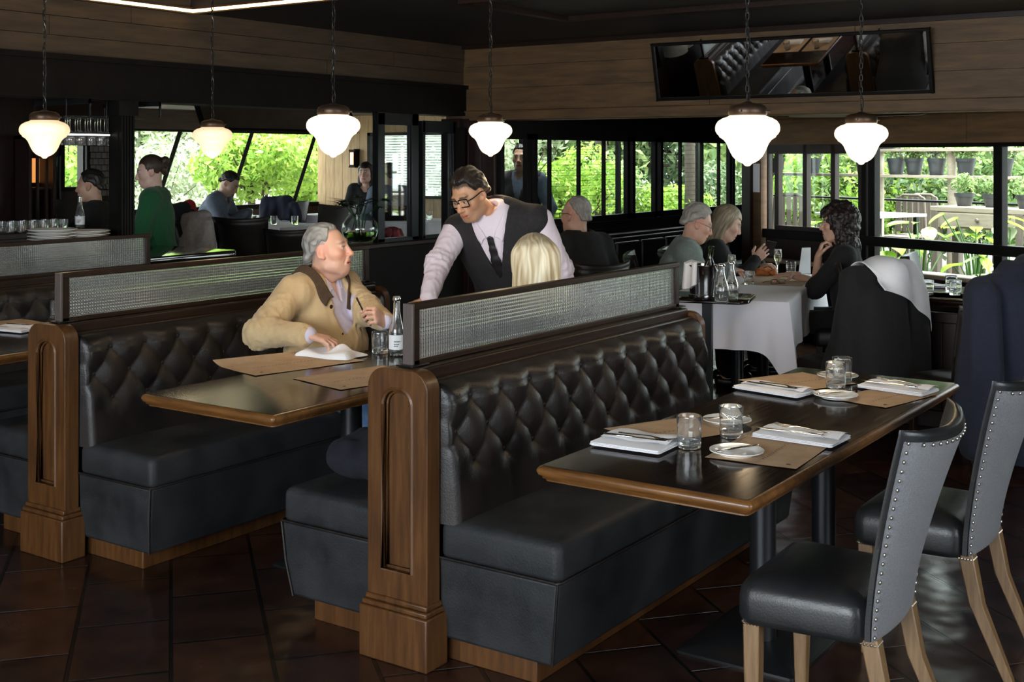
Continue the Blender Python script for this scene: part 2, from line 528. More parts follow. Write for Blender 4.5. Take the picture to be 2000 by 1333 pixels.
# glowing strip of the ceiling cove
ledt = thing('light_strip', 'warm glowing light strip along the edge of the ceiling recess above the bar', 'light strip', (XL + .034, 5.655, ZC))
MB().box(.0, .012, -6.0, 0, -.005, .014).box(.0, 4.0, -.012, 0, -.005, .014).build('diffuser', 'led_strip', ledt, smooth=False)
MB().box(-.03, .0, -6.0, -.002, -.015, .03).box(-.03, 4.0, -.002, .0, -.015, .03).build('channel', 'mahogany', ledt, smooth=False)

# back header of wide boards
mb = MB(); planks(mb, 'x', YB, YB + .03, XL - .03, 3.2, 2.0, ZC, 3, 3.0)
mb.box(XL - .22, 3.2, YB + .03, YB + .2, 1.93, ZC)
struct(mb.build('wall_back', 'plank_wood', smooth=False))
struct(MB().box(-.80, 3.1, YB + .04, YB + .18, 0, 1.93).build('wall_back_unseen', 'plank_wood', smooth=False))  # unseen wall, added to keep veiling daylight out at the right back
mb = MB().box(XL, 3.2, YB - .035, YB + .22, 1.91, 2.0)
struct(mb.build('trim_3', 'plank_wood', bevel=.008))
struct(MB().box(XL, 3.2, YB - .03, YB, ZC - .035, ZC).build('trim_4', 'walnut_dark', smooth=False))
# corner pillars below the headers
mb = MB()
mb.box(-6.72, -6.52, 8.66, 8.95, 0, 1.93).box(-6.49, -6.34, 8.74, 8.96, 0, 1.93).box(-6.53, -6.46, 8.72, 8.93, 0, 1.93).box(-6.35, -6.20, 8.75, 8.79, 0, 1.93)
struct(mb.build('trim_5', 'mahogany', bevel=.006))
mb = MB().box(-6.74, -6.46, 8.64, 8.97, 0, .16).box(-6.70, -6.45, 8.64, 8.66, 1.0, 1.85)
struct(mb.build('baseboard_back', 'dark_paint', smooth=False))

# walls with windows on the near sides of the room (behind and right of the camera)
def wall_openings(mb, axis, c0, c1, a0, a1, z0, z1, opens):
    p = a0
    def bx(s0, s1, q0, q1):
        if s1 <= s0 or q1 <= q0: return
        if axis == 'x': mb.box(s0, s1, c0, c1, q0, q1)
        else: mb.box(c0, c1, s0, s1, q0, q1)
    for (o0, o1, oz0, oz1) in opens:
        bx(p, o0, z0, z1); bx(o0, o1, z0, oz0); bx(o0, o1, oz1, z1); p = o1
    bx(p, a1, z0, z1)
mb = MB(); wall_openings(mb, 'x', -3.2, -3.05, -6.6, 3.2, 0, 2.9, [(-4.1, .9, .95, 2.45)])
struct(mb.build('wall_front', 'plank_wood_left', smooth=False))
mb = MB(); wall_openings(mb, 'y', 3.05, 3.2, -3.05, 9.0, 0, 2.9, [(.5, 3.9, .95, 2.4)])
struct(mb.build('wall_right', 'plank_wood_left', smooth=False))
def window_frame(name, axis, c, a0, a1, z0, z1, n, mat_='black_frame', bar=.05, rows=()):
    mb = MB()
    def bx(s0, s1, q0, q1, t=.04):
        if axis == 'x': mb.box(s0, s1, c - t, c + t, q0, q1)
        else: mb.box(c - t, c + t, s0, s1, q0, q1)
    bx(a0, a1, z0, z0 + bar); bx(a0, a1, z1 - bar, z1)
    for k in range(n + 1):
        p = a0 + (a1 - a0) * k / n
        bx(p - bar / 2, p + bar / 2, z0, z1, .035)
    for z in rows: bx(a0, a1, z - bar / 3, z + bar / 3, .03)
    return struct(mb.build(name, mat_, smooth=False))
struct(MB().box(-12.4, -6.55, .38, .5, 0, 2.3).box(-6.75, -6.6, -3.2, .5, 0, 2.0).build('wall_bar_unseen', 'mahogany', smooth=False))  # unseen walls, added to close sky light leaks beside the bar
window_frame('window_1', 'x', -3.1, -4.1, .9, .95, 2.45, 5)
window_frame('window_2', 'y', 3.1, .5, 3.9, .95, 2.4, 4)

# ================================================================ GLAZED PARTITION AND PORCH
PX = -6.19
part = MB()
py0, py1 = 8.79, 14.55
part.box(PX - .05, PX + .05, py0, py1, 1.80, 1.90).box(PX - .05, PX + .05, py0, py1, .86, .95)
part.box(PX - .04, PX + .04, py0, py1, 0, .86)
part.box(PX - .06, PX + .07, py0, py1, .83, .88)
struct(part.build('wall_partition', 'black_frame', smooth=False))
def panel(mbf, mbg, y0, y1, z0=.95, z1=1.80, st=.055, bars=()):
    x0, x1 = PX - .025, PX + .025
    mbf.box(x0, x1, y0, y0 + st, z0, z1).box(x0, x1, y1 - st, y1, z0, z1)
    mbf.box(x0, x1, y0, y1, z0, z0 + .06).box(x0, x1, y0, y1, z1 - .05, z1)
    for b in bars: mbf.box(PX - .018, PX + .018, b - .012, b + .012, z0, z1)
    mbg.box(PX - .003, PX + .003, y0 + .02, y1 - .02, z0 + .02, z1 - .02)
spans = [(8.80, 9.27, ()), (9.33, 11.12, (9.62, 10.14, 10.62)), (11.18, 11.72, ()), (11.80, 13.62, (12.3, 12.85, 13.3)), (13.66, 14.5, (14.1,))]
for k, (a, b, bars) in enumerate(spans):
    f, g = MB(), MB()
    panel(f, g, a, b, bars=bars)
    fo = struct(f.build('window_%d' % (k + 3), 'black_frame', smooth=False))
    g.build('pane', 'pane_glass', fo, smooth=False)
# upper wall of the porch over the glazing
struct(MB().box(PX - .06, PX + .06, 8.97, 14.6, 1.90, 2.40).build('wall_porch_left', 'dark_paint', smooth=False))

# angled window wall of the porch, from A (far left) to B (near right)
A = Vector((-4.42, 10.55, 0)); Bp = Vector((-1.0, 9.04, 0))
ang = math.atan2(Bp.y - A.y, Bp.x - A.x); LEN = (Bp - A).length
MW = Matrix.Translation(A) @ Matrix.Rotation(ang, 4, 'Z')
def wall_obj(mb, name, m, **k):
    o = mb.build(name, m, **k)
    o.location = A; o.rotation_euler = (0, 0, ang)
    return o
mb = MB(); planks(mb, 'x', -.06, -.03, -.06, LEN, 1.70, 2.38, 3, 2.8)
mb.box(-.06, LEN, -.03, .06, 1.70, 2.38)
struct(wall_obj(mb, 'wall_porch', 'plank_wood', smooth=False))
mb = MB().box(-.05, LEN, -.10, .1, .645, .68)
struct(wall_obj(mb, 'window_sill', 'pale_timber', bevel=.006))
struct(wall_obj(MB().box(-.05, LEN, -.02, .06, 0, .645), 'wall_porch_low', 'mahogany', smooth=False))
def along(px):            # where the pixel column px crosses the angled wall
    d = ray(px, 400); n = Vector((-math.sin(ang), math.cos(ang)))
    t = (A.x * n.x + A.y * n.y) / (d[0] * n.x + d[1] * n.y)
    return Vector((d[0] * t - A.x, d[1] * t - A.y)).dot(Vector((math.cos(ang), math.sin(ang))))
mb = MB()
mb.box(-.03, LEN, -.045, .03, .86, .94)
for px, wd in ((1693, .05), (1708, .07), (1955, .075)):
    u = along(px); mb.box(u - wd / 2, u + wd / 2, -.04, .03, .68, 1.70)
mb.box(along(1708), LEN, -.04, .03, 1.67, 1.70)
mb.box(LEN - .05, LEN, -.04, .03, .68, 1.7)
win = struct(wall_obj(mb, 'window_8', 'black_frame', bevel=.004))
MB().box(along(1712), LEN - .05, -.004, .004, .68, 1.69).build('pane', 'pane_glass', win, smooth=False)
mb = MB()
us = [along(p) for p in (1506, 1522, 1577, 1632, 1686)]
for u in us[1:]: mb.box(u - .025, u + .025, -.035, .02, .94, 1.70)
mb.box(us[0] - .02, us[0] + .0, -.035, .02, .94, 1.7)
mb.box(us[0], us[-1], -.035, .02, 1.62, 1.70).box(us[1], us[-1], -.05, .02, .94, .98)
mb.box(us[0] - .05, us[-1], -.02, .03, .68, .86)
win = struct(wall_obj(mb, 'window_9', 'mahogany', bevel=.003))
MB().box(us[0], us[-1], -.003, .003, .95, 1.65).build('pane', 'pane_glass', win, smooth=False)
# corner post with board, closing wall of the far porch corner
mb = MB().box(-.24, -.13, -.10, .02, 0, 2.3)
struct(wall_obj(mb, 'trim_6', 'mahogany', smooth=False))
mb = MB().box(-.13, -.03, -.06, .02, 0, 2.3)
struct(wall_obj(mb, 'trim_7', 'plank_wood', smooth=False))
mb = MB().box(-.125, -.04, -.066, -.062, 1.27, 1.53)
o = wall_obj(mb, 'notice', 'white_paper', smooth=False); tag(o, 'blank looking white paper notice pinned to the wooden window post', 'notice')
_a, _b = Vector((-4.50, 10.56, 0)), Vector((-6.20, 14.56, 0))
_o = MB().box(0, (_b - _a).length, -.02, .02, 0, 2.4).build('wall_porch_far', 'dark_paint', None, _a, math.atan2(_b.y - _a.y, _b.x - _a.x), smooth=False); struct(_o)
# wide sill board running below the partition windows, with panelled bench wall under it
mb = MB()
for k in range(9):
    y = 9.3 + k * .58; mb.box(PX + .05, PX + .075, y, y + .50, .2, .74)
mb.box(PX + .04, PX + .20, 9.0, 14.5, .78, .83)
struct(mb.build('trim_8', 'mahogany', bevel=.008))

# ================================================================ LEFT SIDE BELOW THE HEADER
mb = MB().box(-6.62, -6.50, 7.24, 8.66, 0, .86)
struct(mb.build('wall_half', 'dark_paint', smooth=False))
struct(MB().box(-6.70, -6.46, 7.18, 8.66, .86, .895).build('trim_9', 'mahogany', bevel=.006))
# glazed steel frames standing on the half wall
def screen(name, idx, y0, y1, z0, z1, st):
    f = MB()
    f.box(-6.60, -6.54, y0, y0 + st, z0, z1).box(-6.60, -6.54, y1 - st, y1, z0, z1)
    f.box(-6.60, -6.54, y0, y1, z0, z0 + .03).box(-6.60, -6.54, y0, y1, z1 - .10, z1)
    i = st + .012
    f.box(-6.585, -6.555, y0 + st, y0 + i, z0 + .03, z1 - .1).box(-6.585, -6.555, y1 - i, y1 - st, z0 + .03, z1 - .1)
    fo = struct(f.build('window_%d' % idx, 'black_steel', bevel=.003))
    MB().box(-6.573, -6.567, y0 + st, y1 - st, z0 + .02, z1 - .09).build('pane', 'thin_glass', fo, smooth=False)
screen('steel', 10, 7.60, 8.12, .895, 1.955, .085)
screen('steel', 11, 8.18, 8.64, .895, 1.90, .035)
# fluted post at the bar front
mb = MB()
for k in range(5): mb.box(-6.60, -6.50, 5.055 + k * .022, 5.069 + k * .022, .93, 1.96)
mb.box(-6.62, -6.53, 5.05, 5.165, .93, 1.96).box(-6.63, -6.49, 5.03, 5.18, 1.86, 1.955)
struct(mb.build('trim_10', 'black_frame', smooth=False))
# ================================================================ BANQUETTES
def tufted(L, side, lean=.03, z0=.44, z1=.885):
    """buttoned leather back; buttons on a staggered lattice"""
    a, b, zt = .172, .205, .825
    amp = .033
    def h(u, z):
        ru = u - .14
        vv = (z - zt) / b
        if vv > 0:
            sp = abs(math.sin(PI * ru / a)); f = min(1, vv / .45)
            tuft = .55 * sp ** .55 + .45 * (sp * sp) ** .5
            d0 = min(1.0, math.hypot(((ru / a + .5) % 1 - .5) * a, vv * b) / .075)
            return amp * (.25 + .75 * (tuft * (.75 + .25 * f))) * (.45 + .55 * d0 ** .6)
        low = (z - (zt - b)) / b
        p, q = ru / a + vv, ru / a - vv
        sp, sq = abs(math.sin(PI * p)), abs(math.sin(PI * q))
        dp, dq = abs((p + .5) % 1 - .5), abs((q + .5) % 1 - .5)
        d0 = min(1.0, math.hypot((dp - dq) / 2 * 0 + dp, dq) / .55)
        t = .62 * (sp * sq) ** .45 + .38 * d0 ** .6
        if low < 0:
            f = max(0.0, 1 + low / .9)
            sp0 = abs(math.sin(PI * ru / a))
            t2 = .72 + .28 * sp0 ** .6
            g = min(1.0, -low / .25)
            t = t * (1 - g) + t2 * g
            t = t * f + 1.0 * (1 - f)
        return amp * t
    nu, nv = int(L / .0095), 62
    R = .052
    straight = z1 - R - z0; arc = PI / 2 * R; tot = straight + arc
    def fn(s, t):
        u = s * L; d = t * tot
        edge = min(1.0, u / .028, (L - u) / .028)
        edge = math.sqrt(max(0.0, 1 - (1 - edge) ** 2))
        base = .128
        if d < straight:
            z = z0 + d; off = base + lean * (1 - (z - z0) / .42)
            return (side * (.06 + (off - .06 + h(u, z)) * (.25 + .75 * edge)), u, z)
        q = (d - straight) / R
        z = z1 - R; off = base + lean * (1 - (z - z0) / .42)
        bul = h(u, z + R * math.sin(q) * .9) * (1 - q / (PI / 2)) ** .5
        x = off - R + (R + bul) * math.cos(q)
        return (side * (.06 + (x - .06) * (.25 + .75 * edge)), u, z + R * math.sin(q))
    mb = MB().grid(fn, nu, nv)
    btn = []
    row = 0
    for j in range(3):
        z = zt - j * b / 2
        sh = (.5 if j % 2 else 0) * a
        k = 0
        u = .14 + (-.5 if j % 2 else 0) * a
        while u < L - .05:
            off = .128 + lean * (1 - (z - z0) / .42)
            btn.append((side * (off + h(u, z) + .003), u, z)); u += a
    return mb, btn

def pillow(mb, x0, x1, y0, y1, z0, z1, r=.03, rc=.03, crown=.012, n=5):
    cx, cy = (x0 + x1) / 2, (y0 + y1) / 2; hx, hy = (x1 - x0) / 2, (y1 - y0) / 2
    loops = []
    def L_(ins, z, k=1.0):
        return [(cx + p[0] * k, cy + p[1] * k, z) for p in rrect(hx - ins, hy - ins, max(rc - ins * .5, .006), n)]
    for i in range(4):
        a = PI / 2 * i / 3; loops.append(L_(r * .5 * (1 - math.sin(a)), z0 + r * .5 * (1 - math.cos(a))))
    for i in range(5):
        a = PI / 2 * i / 4; loops.append(L_(r * (1 - math.cos(a)), z1 - r + r * math.sin(a)))
    for i, kk in enumerate((.85, .6, .3)):
        loops.append([(cx + (p[0] - cx) * kk, cy + (p[1] - cy) * kk, z1 + crown * (1 - kk) * 1.2) for p in loops[8]])
    return mb.loft(loops)

def arch(x0, x1, z0, z1, r, n=8):
    """rounded-top outline in xz, counter-clockwise, 2n+4 points"""
    pts = [(x0, z0), (x1, z0)]
    for k in range(n + 1):
        a = PI / 2 * k / n; pts.append((x1 - r + r * math.cos(a), z1 - r + r * math.sin(a)))
    for k in range(n + 1):
        a = PI / 2 + PI / 2 * k / n; pts.append((x0 + r + r * math.cos(a), z1 - r + r * math.sin(a)))
    return pts

BL = 1.87
D_GLASS = {}
def banquette(c, label, sides, xs, div_label, group='buttoned leather booth banquettes'):
    t = thing('banquette', label, 'banquette', (c, 3.06, 0), group=group)
    # end panel with arched recess
    mb = MB()
    out, inn = arch(-.122, .122, .16, .925, .065), arch(-.062, .062, .285, .865, .055)
    mb.ring(out, inn, -.065, -.045)
    mb.poly(out, -.045, .0)
    ep = mb.build('end_panel', 'walnut', t, bevel=.003)
    m2 = MB()
    loop = [(p[0], -.0625, p[1]) for p in arch(-.060, .060, .287, .863, .053)]
    m2.tube(loop, .0075, 6, closed=True)
    loop = [(p[0], -.052, p[1]) for p in arch(-.049, .049, .298, .852, .043)]
    m2.tube(loop, .0045, 6, closed=True)
    m2.build('panel_moulding', 'walnut', ep)
    mb = MB()
    mb.box(-.138, .138, -.09, .02, 0, .165).box(-.132, .132, -.084, .015, .165, .182).box(-.126, .126, -.074, .008, .182, .20)
    mb.build('plinth_block', 'walnut', t, bevel=.005)
    mb = MB(); mb.poly(arch(-.122, .122, 0, .91, .065), BL, BL + .045)
    mb.build('far_end_panel', 'walnut', t, bevel=.004)
    mb = MB().box(-.085, .085, .0, BL, .868, .892).box(-.06, .06, .0, BL, .885, .925).box(-.06, .06, 0, BL, .1, .88)
    mb.build('top_rail', 'walnut_dark', t, bevel=.006)
    for sd in sides:
        sx = xs[sd]
        mb, btn = tufted(BL, sd)
        bo = mb.build('backrest', 'leather', t, fix=True, angle=75)
        b0 = None
        for p in btn:
            if b0 is None:
                b0 = MB().sphere((0, 0, 0), (.006, .010, .010), 8, 6).build('button', 'leather', bo)
                o = b0
            else:
                o = b0.copy(); C.objects.link(o); o.parent = bo
            o.location = p
        mb = MB(); pillow(mb, .115, sx, .004, BL, .335, .452, .03, .03)
        if sd < 0: mb.v = [(-x, y, z) for x, y, z in mb.v]
        mb.build('seat_cushion', 'leather_seat', t, angle=50)
        mb = MB()
        lo = [[(x * 1.0, y, z) for x, y in pts] for z, pts in (
            (.075, [(.115, .02), (sx - .035, .02), (sx - .035, BL), (.115, BL)]),
            (.20, [(.115, .004), (sx - .016, .004), (sx - .016, BL), (.115, BL)]),
            (.338, [(.115, .0), (sx - .002, .0), (sx - .002, BL), (.115, BL)]))]
        mb.loft(lo)
        if sd < 0: mb.v = [(-x, y, z) for x, y, z in mb.v]
        mb.build('seat_base', 'leather_seat', t, bevel=.012)
        mb = MB().box(.10, sx - .11, .05, BL, 0, .08)
        if sd < 0: mb.v = [(-x, y, z) for x, y, z in mb.v]
        mb.build('plinth', 'walnut', t, bevel=.003)
        mb = MB()
        mb.tube([(sd * .12, -.003, .337), (sd * (sx - .006), -.003, .337), (sd * (sx + .002), .01, .337), (sd * (sx + .002), BL, .337)], .0045, 6)
        mb.tube([(sd * (sx - .004), -.002, .337), (sd * (sx - .018), .004, .20), (sd * (sx - .037), .02, .076)], .004, 6)
        mb.build('piping', 'leather', t)
    # glass divider bolted to the rail
    d = thing('glass_divider', div_label, 'divider', (c, 3.06, .927), group='checked glass booth dividers')
    mb = MB()
    mb.box(-.014, .014, .0, .035, .0, .198).box(-.014, .014, BL - .03, BL, .0, .198)
    mb.box(-.017, .017, .0, BL, .178, .2).box(-.014, .014, .0, BL, .0, .018)
    mb.build('frame', 'walnut_dark', d, bevel=.003)
    MB().box(-.02, .02, -.012, -.001, .0, .2).build('end_post', 'lit_post', d, bevel=.002)
    gl = D_GLASS.get('me')
    if gl is None:
        y0, y1, z0, z1, cell = .034, BL - .029, .017, .179, .0128
        nu, nv = int((y1 - y0) / cell * 6), int((z1 - z0) / cell * 6)
        mb = MB()
        mb.grid(lambda a, b: (.0028 + .0013 * (abs(math.sin(PI * a * (y1 - y0) / cell)) ** .8 + abs(math.sin(PI * b * (z1 - z0) / cell)) ** .8), y0 + (y1 - y0) * a, z0 + (z1 - z0) * b), nu, nv)
        mb.add([(-.003, y0, z0), (-.003, y1, z0), (-.003, y1, z1), (-.003, y0, z1)], [(0, 3, 2, 1)])
        go = mb.build('glass', 'checked_glass', d, fix=False, angle=25); D_GLASS['me'] = go.data
    else:
        go = bpy.data.objects.new('glass', gl); C.objects.link(go); go.parent = d
    for y in (-.03, BL - .06):
        f = MB().box(-.034, .034, max(y, -.03), y + .09, .0, .006)
        f.build('foot_plate', 'black_steel', d, bevel=.002)
    return t

banquette(-2.50, 'black buttoned banquette with carved wooden end panel, nearest the white-set table in front', (-1, 1), {1: .565, -1: .575},
          'checked glass divider on the nearest banquette, hiding part of the blonde woman')
banquette(-4.32, 'black buttoned banquette that the man in the tan jacket leans against', (-1, 1), {1: .56, -1: .575},
          'checked glass divider directly behind the man in the tan jacket')
banquette(-6.08, 'black buttoned banquette at the far left, backing onto the bar counter', (1,), {1: .56, -1: .575},
          'checked glass divider at the far left in front of the plate stacks')

# ================================================================ PEDESTAL TABLES
def pedestal_table(name, label, cx, y0, y1, wdt, cols, edge='table_edge', z=.74, group='dark wooden pedestal tables'):
    t = thing(name, label, 'table', (cx, y0, 0), group=group)
    L = y1 - y0; cy = L / 2
    prof = [(.020, z - .044), (.020, z - .040), (.012, z - .036), (.011, z - .030), (.004, z - .026), (0, z - .017), (.001, z - .010), (.006, z - .004), (.014, z - .001)]
    mb = MB(); mb.loft([[(p[0], cy + p[1], zz) for p in rrect(wdt / 2 - i, L / 2 - i, .012, 3)] for i, zz in prof], cap=True)
    top = mb.build('tabletop', edge, t, angle=60)
    MB().loft([[(p[0], cy + p[1], zz) for p in rrect(wdt / 2 - .014, L / 2 - .014, .01, 3)] for zz in (z - .004, z)]).build('top_veneer', 'table_wood', top, angle=30)
    for (x, y) in cols:
        x -= cx; y -= y0
        mb = MB().cyl((x, y, .015), (x, y, z - .06), .043, n=24)
        mb.build('column', 'black_steel', t)
        MB().loft([[(x + p[0], y + p[1], zz) for p in rrect(hx, hy, .015, 3)] for hx, hy, zz in ((.2, .24, 0), (.2, .24, .008), (.19, .23, .014), (.06, .06, .018))]).build('base_plate', 'black_steel', t)
        MB().box(x - .16, x + .16, y - .035, y + .035, z - .062, z - .044).build('bracket', 'black_steel', t)
    return t
pedestal_table('dining_table', 'dark polished table set for four in the right foreground', -1.56, 2.85, 4.80, .645, [(-1.61, 3.80), (-1.61, 4.36)])
pedestal_table('dining_table', 'dark table in the booth where the man in the tan jacket sits', -3.29, 2.90, 4.75, .675, [(-3.29, 3.66), (-3.29, 4.3)])
pedestal_table('dining_table', 'dark table of the leftmost booth, cut by the left edge of the photo', -5.16, 2.95, 4.76, .68, [(-5.16, 3.66), (-5.16, 4.3)])

# ================================================================ STUDDED DINING CHAIRS
def chair_parts(t, lean=.112, seatm='leather_chair', cover='fabric_grey', legm='oak_leg', nails=True):
    mb = MB()
    loops = []
    for z, ins, k in ((.352, .02, 1), (.358, .006, 1), (.375, .0, 1), (.42, .0, 1), (.445, .004, 1), (.462, .016, 1), (.472, .04, 1), (.478, .075, 1), (.481, .12, 1)):
        pts = []
        for (x, y) in rrect(.228 - ins, .172 - ins, max(.012, .045 - ins * .2), 5):
            fl = 1.0 if y > 0 else .93
            pts.append((x * fl, y + .068, z + .006 * (1 - (x / .23) ** 2)))
        loops.append(pts)
    mb.loft(loops)
    mb.build('seat', seatm, t, angle=60)
    def back(u, v, off):
        z = .37 + .522 * v + .018 * (abs(u) ** 2) * v
        wd = (.205 + .042 * v ** 1.2)
        x = u * wd
        y = -.115 - lean * v ** 1.4 - .062 * (1 - u * u) * (.35 + .65 * v)
        if abs(u) > .8: y += .02 * v * (abs(u) - .8) / .2
        return (x, y + off, z)
    nu, nv = 17, 15
    mb = MB(); loops = []
    for j in range(nv):
        v = j / (nv - 1)
        th = .050 * (1 - .30 * v)
        l = [back(-1 + 2 * i / (nu - 1), v, 0.0) for i in range(nu)] + [back(1 - 2 * i / (nu - 1), v, th * (1 - .72 * (1 - 2 * i / (nu - 1)) ** 4)) for i in range(nu)]
        loops.append(l)
    for e, s in ((.010, .80), (.015, .45)):
        l = []
        for i in range(2 * nu):
            p = Vector(loops[nv - 1][i]); q = Vector(loops[nv - 1][2 * nu - 1 - i]); m_ = (p + q) / 2
            r_ = m_ + (p - m_) * s; l.append((r_.x, r_.y, r_.z + e))
        loops.append(l)
    mb.loft(loops)
    mb.build('backrest', seatm, t, angle=60)
    mb = MB().grid(lambda a, b: back(-.985 + 1.97 * a, .0 + .975 * b, -.004), nu, nv)
    cov = mb.build('back_cover', cover, t, solid=.004)
    if nails:
        pts = [back(s * .962, .02 + .95 * k / 21, -.008) for s in (-1, 1) for k in range(22)]
        pts += [back(-.955 + 1.91 * k / 14, .965, -.008) for k in range(1, 14)]
        n0 = None
        for p in pts:
            if n0 is None:
                n0 = MB().sphere((0, 0, 0), (.0058, .004, .0058), 8, 5).build('nail', 'brass_nail', cov); o = n0
            else:
                o = n0.copy(); C.objects.link(o); o.parent = cov
            o.location = p
    for sx, sy in ((-1, 1), (1, 1), (-1, -1), (1, -1)):
        mb = MB()
        y1 = .20 if sy > 0 else -.105; x1 = .19 if sy > 0 else .165
        dy = 0 if sy > 0 else -.125
        mb.loft([[(sx * x1 + a * q, y1 + d + b * q, z) for a, b in ((-1, -1), (1, -1), (1, 1), (-1, 1))] for q, d, z in ((.015, dy, 0), (.021, dy * .25, .22), (.023, 0, .372))])
        lg = mb.build('leg', legm, t, bevel=.004)
        if nails:
            mb = MB()
            for k in range(5):
                for (px_, py_) in ((-.018 + .009 * k, -.0245), (-.0245, -.018 + .009 * k), (-.018 + .009 * k, .0245), (.0245, -.018 + .009 * k)):
                    mb.sphere((sx * x1 + px_, y1 + py_, .357), .0038, 6, 4)
            mb.build('nail_trim', 'brass_nail', lg)

t = thing('dining_chair', 'studded chair with grey cloth back, nearest chair at the right of the foreground table', 'chair', (-1.135, 3.27, 0), math.radians(92), 'studded dining chairs')
chair_parts(t)
dup(t, (-1.10, 4.10, 0), math.radians(90), 'studded chair with grey cloth back, second chair along the foreground table, at the right edge', 'studded dining chairs')

# ================================================================ PENDANT LAMPS
def pendant(loc, z0, label, dim=False):
    t = thing('pendant_lamp', label, 'lamp', (loc[0], loc[1], z0), group='schoolhouse pendant lamps')
    prof = [(0, .0), (.007, .001), (.012, .005), (.016, .010), (.027, .014), (.040, .022), (.052, .034), (.061, .050), (.068, .066),
            (.075, .082), (.084, .094), (.094, .101), (.099, .104), (.101, .109), (.108, .116), (.1135, .126), (.1145, .138), (.112, .150),
            (.104, .162), (.088, .172), (.070, .178), (.063, .182), (.062, .192)]
    MB().lathe(prof, 40).build('globe', 'globe_glass_dim' if dim else 'globe_glass', t)
    g = MB().lathe([(.066, .182), (.069, .186), (.069, .205), (.064, .214), (.050, .222), (.020, .227), (.010, .232), (.0, .234)], 32)
    cap = g.build('gallery', 'dull_bronze', t)
    m2 = MB()
    for k in range(3):
        a = 2 * PI * k / 3 + .6; m2.cyl((.06 * math.cos(a), .06 * math.sin(a), .197), (.08 * math.cos(a), .08 * math.sin(a), .197), .004, n=8)
    m2.build('thumbscrew', 'dull_bronze', cap)
    top = 2.83 - z0
    mb = MB(); z = .236; k = 0
    while z < top - .02:
        ln, wd = .016, .0065
        pts = []
        for i in range(10):
            a = 2 * PI * i / 10
            x, zz = wd * math.cos(a), ln * math.sin(a)
            pts.append((x, 0, z + ln + zz) if k % 2 else (0, x, z + ln + zz))
        mb.tube(pts, .0022, 5, closed=True); z += .026; k += 1
    mb.build('chain', 'chain_metal', t)
    mb = MB(); pts = [(.009 * math.sin(i * .9), .009 * math.cos(i * .9), .23 + (top - .24) * i / 40) for i in range(41)]
    mb.tube(pts, .0022, 5)
    mb.build('flex_cord', 'black_plastic', t)
    MB().lathe([(.045, top), (.045, top - .006), (.03, top - .02), (.008, top - .026), (0, top - .026)], 20).build('ceiling_rose', 'dull_bronze', t)
    l = bpy.data.lights.new('bulb', 'POINT'); l.energy = 2.0 if dim else 3.6; l.color = (1.0, .74, .45); l.shadow_soft_size = .1
    o = bpy.data.objects.new('bulb', l); C.objects.link(o); o.location = (loc[0], loc[1], z0 - .13)
for px, py, wpx, dim, lab in (
        (1460, 325, 125, False, 'glowing globe pendant lamp above the foreground table, the largest of the six'),
        (1682, 322, 102, False, 'glowing globe pendant lamp farthest to the right, above the curly haired woman'),
        (651, 308, 105, False, 'glowing globe pendant lamp above the man in the tan jacket'),
        (958, 306, 85, False, 'glowing globe pendant lamp just above the head of the bowing waiter'),
        (87, 310, 94, True, 'amber globe pendant lamp at the far left in front of the bar'),
        (415, 310, 77, True, 'amber globe pendant lamp in front of the leafy annex window, smallest of the six')):
    dep = .229 * FPX / wpx
    p = atd(px, py, dep)
    pendant(p, p.z, lab, dim)

# ================================================================ TILTED MIRROR ON THE BACK WALL
mt = thing('mirror', 'long frameless looking wall mirror in thin dark frame, tilted down from the plank wall', 'mirror', (-3.52, YB - .006, 2.045))
mt.rotation_euler = (math.radians(13), 0, 0)
MB().box(-1.06, 1.06, -.016, -.008, .02, .44).build('glass', 'mirror', mt, smooth=False)
mb = MB().box(-1.085, 1.085, -.03, .004, 0, .024).box(-1.085, 1.085, -.03, .004, .436, .46).box(-1.085, -1.06, -.03, .004, 0, .46).box(1.06, 1.085, -.03, .004, 0, .46)
mb.build('frame', 'black_frame', mt, bevel=.004)
MB().box(-1.06, 1.06, -.006, .0, .02, .44).build('backing', 'dark_paint', mt, smooth=False)
for x in (-.7, .7): MB().cyl((x, .0, .42), (x, .09, .46), .004, n=6).build('hanger', 'black_steel', mt)
# ================================================================ BODIES: blended distance fields meshed as one surface
def V3(*a): return np.array(a, dtype=np.float64)
def nrm(v):
    v = np.asarray(v, float); return v / (np.linalg.norm(v) + 1e-12)

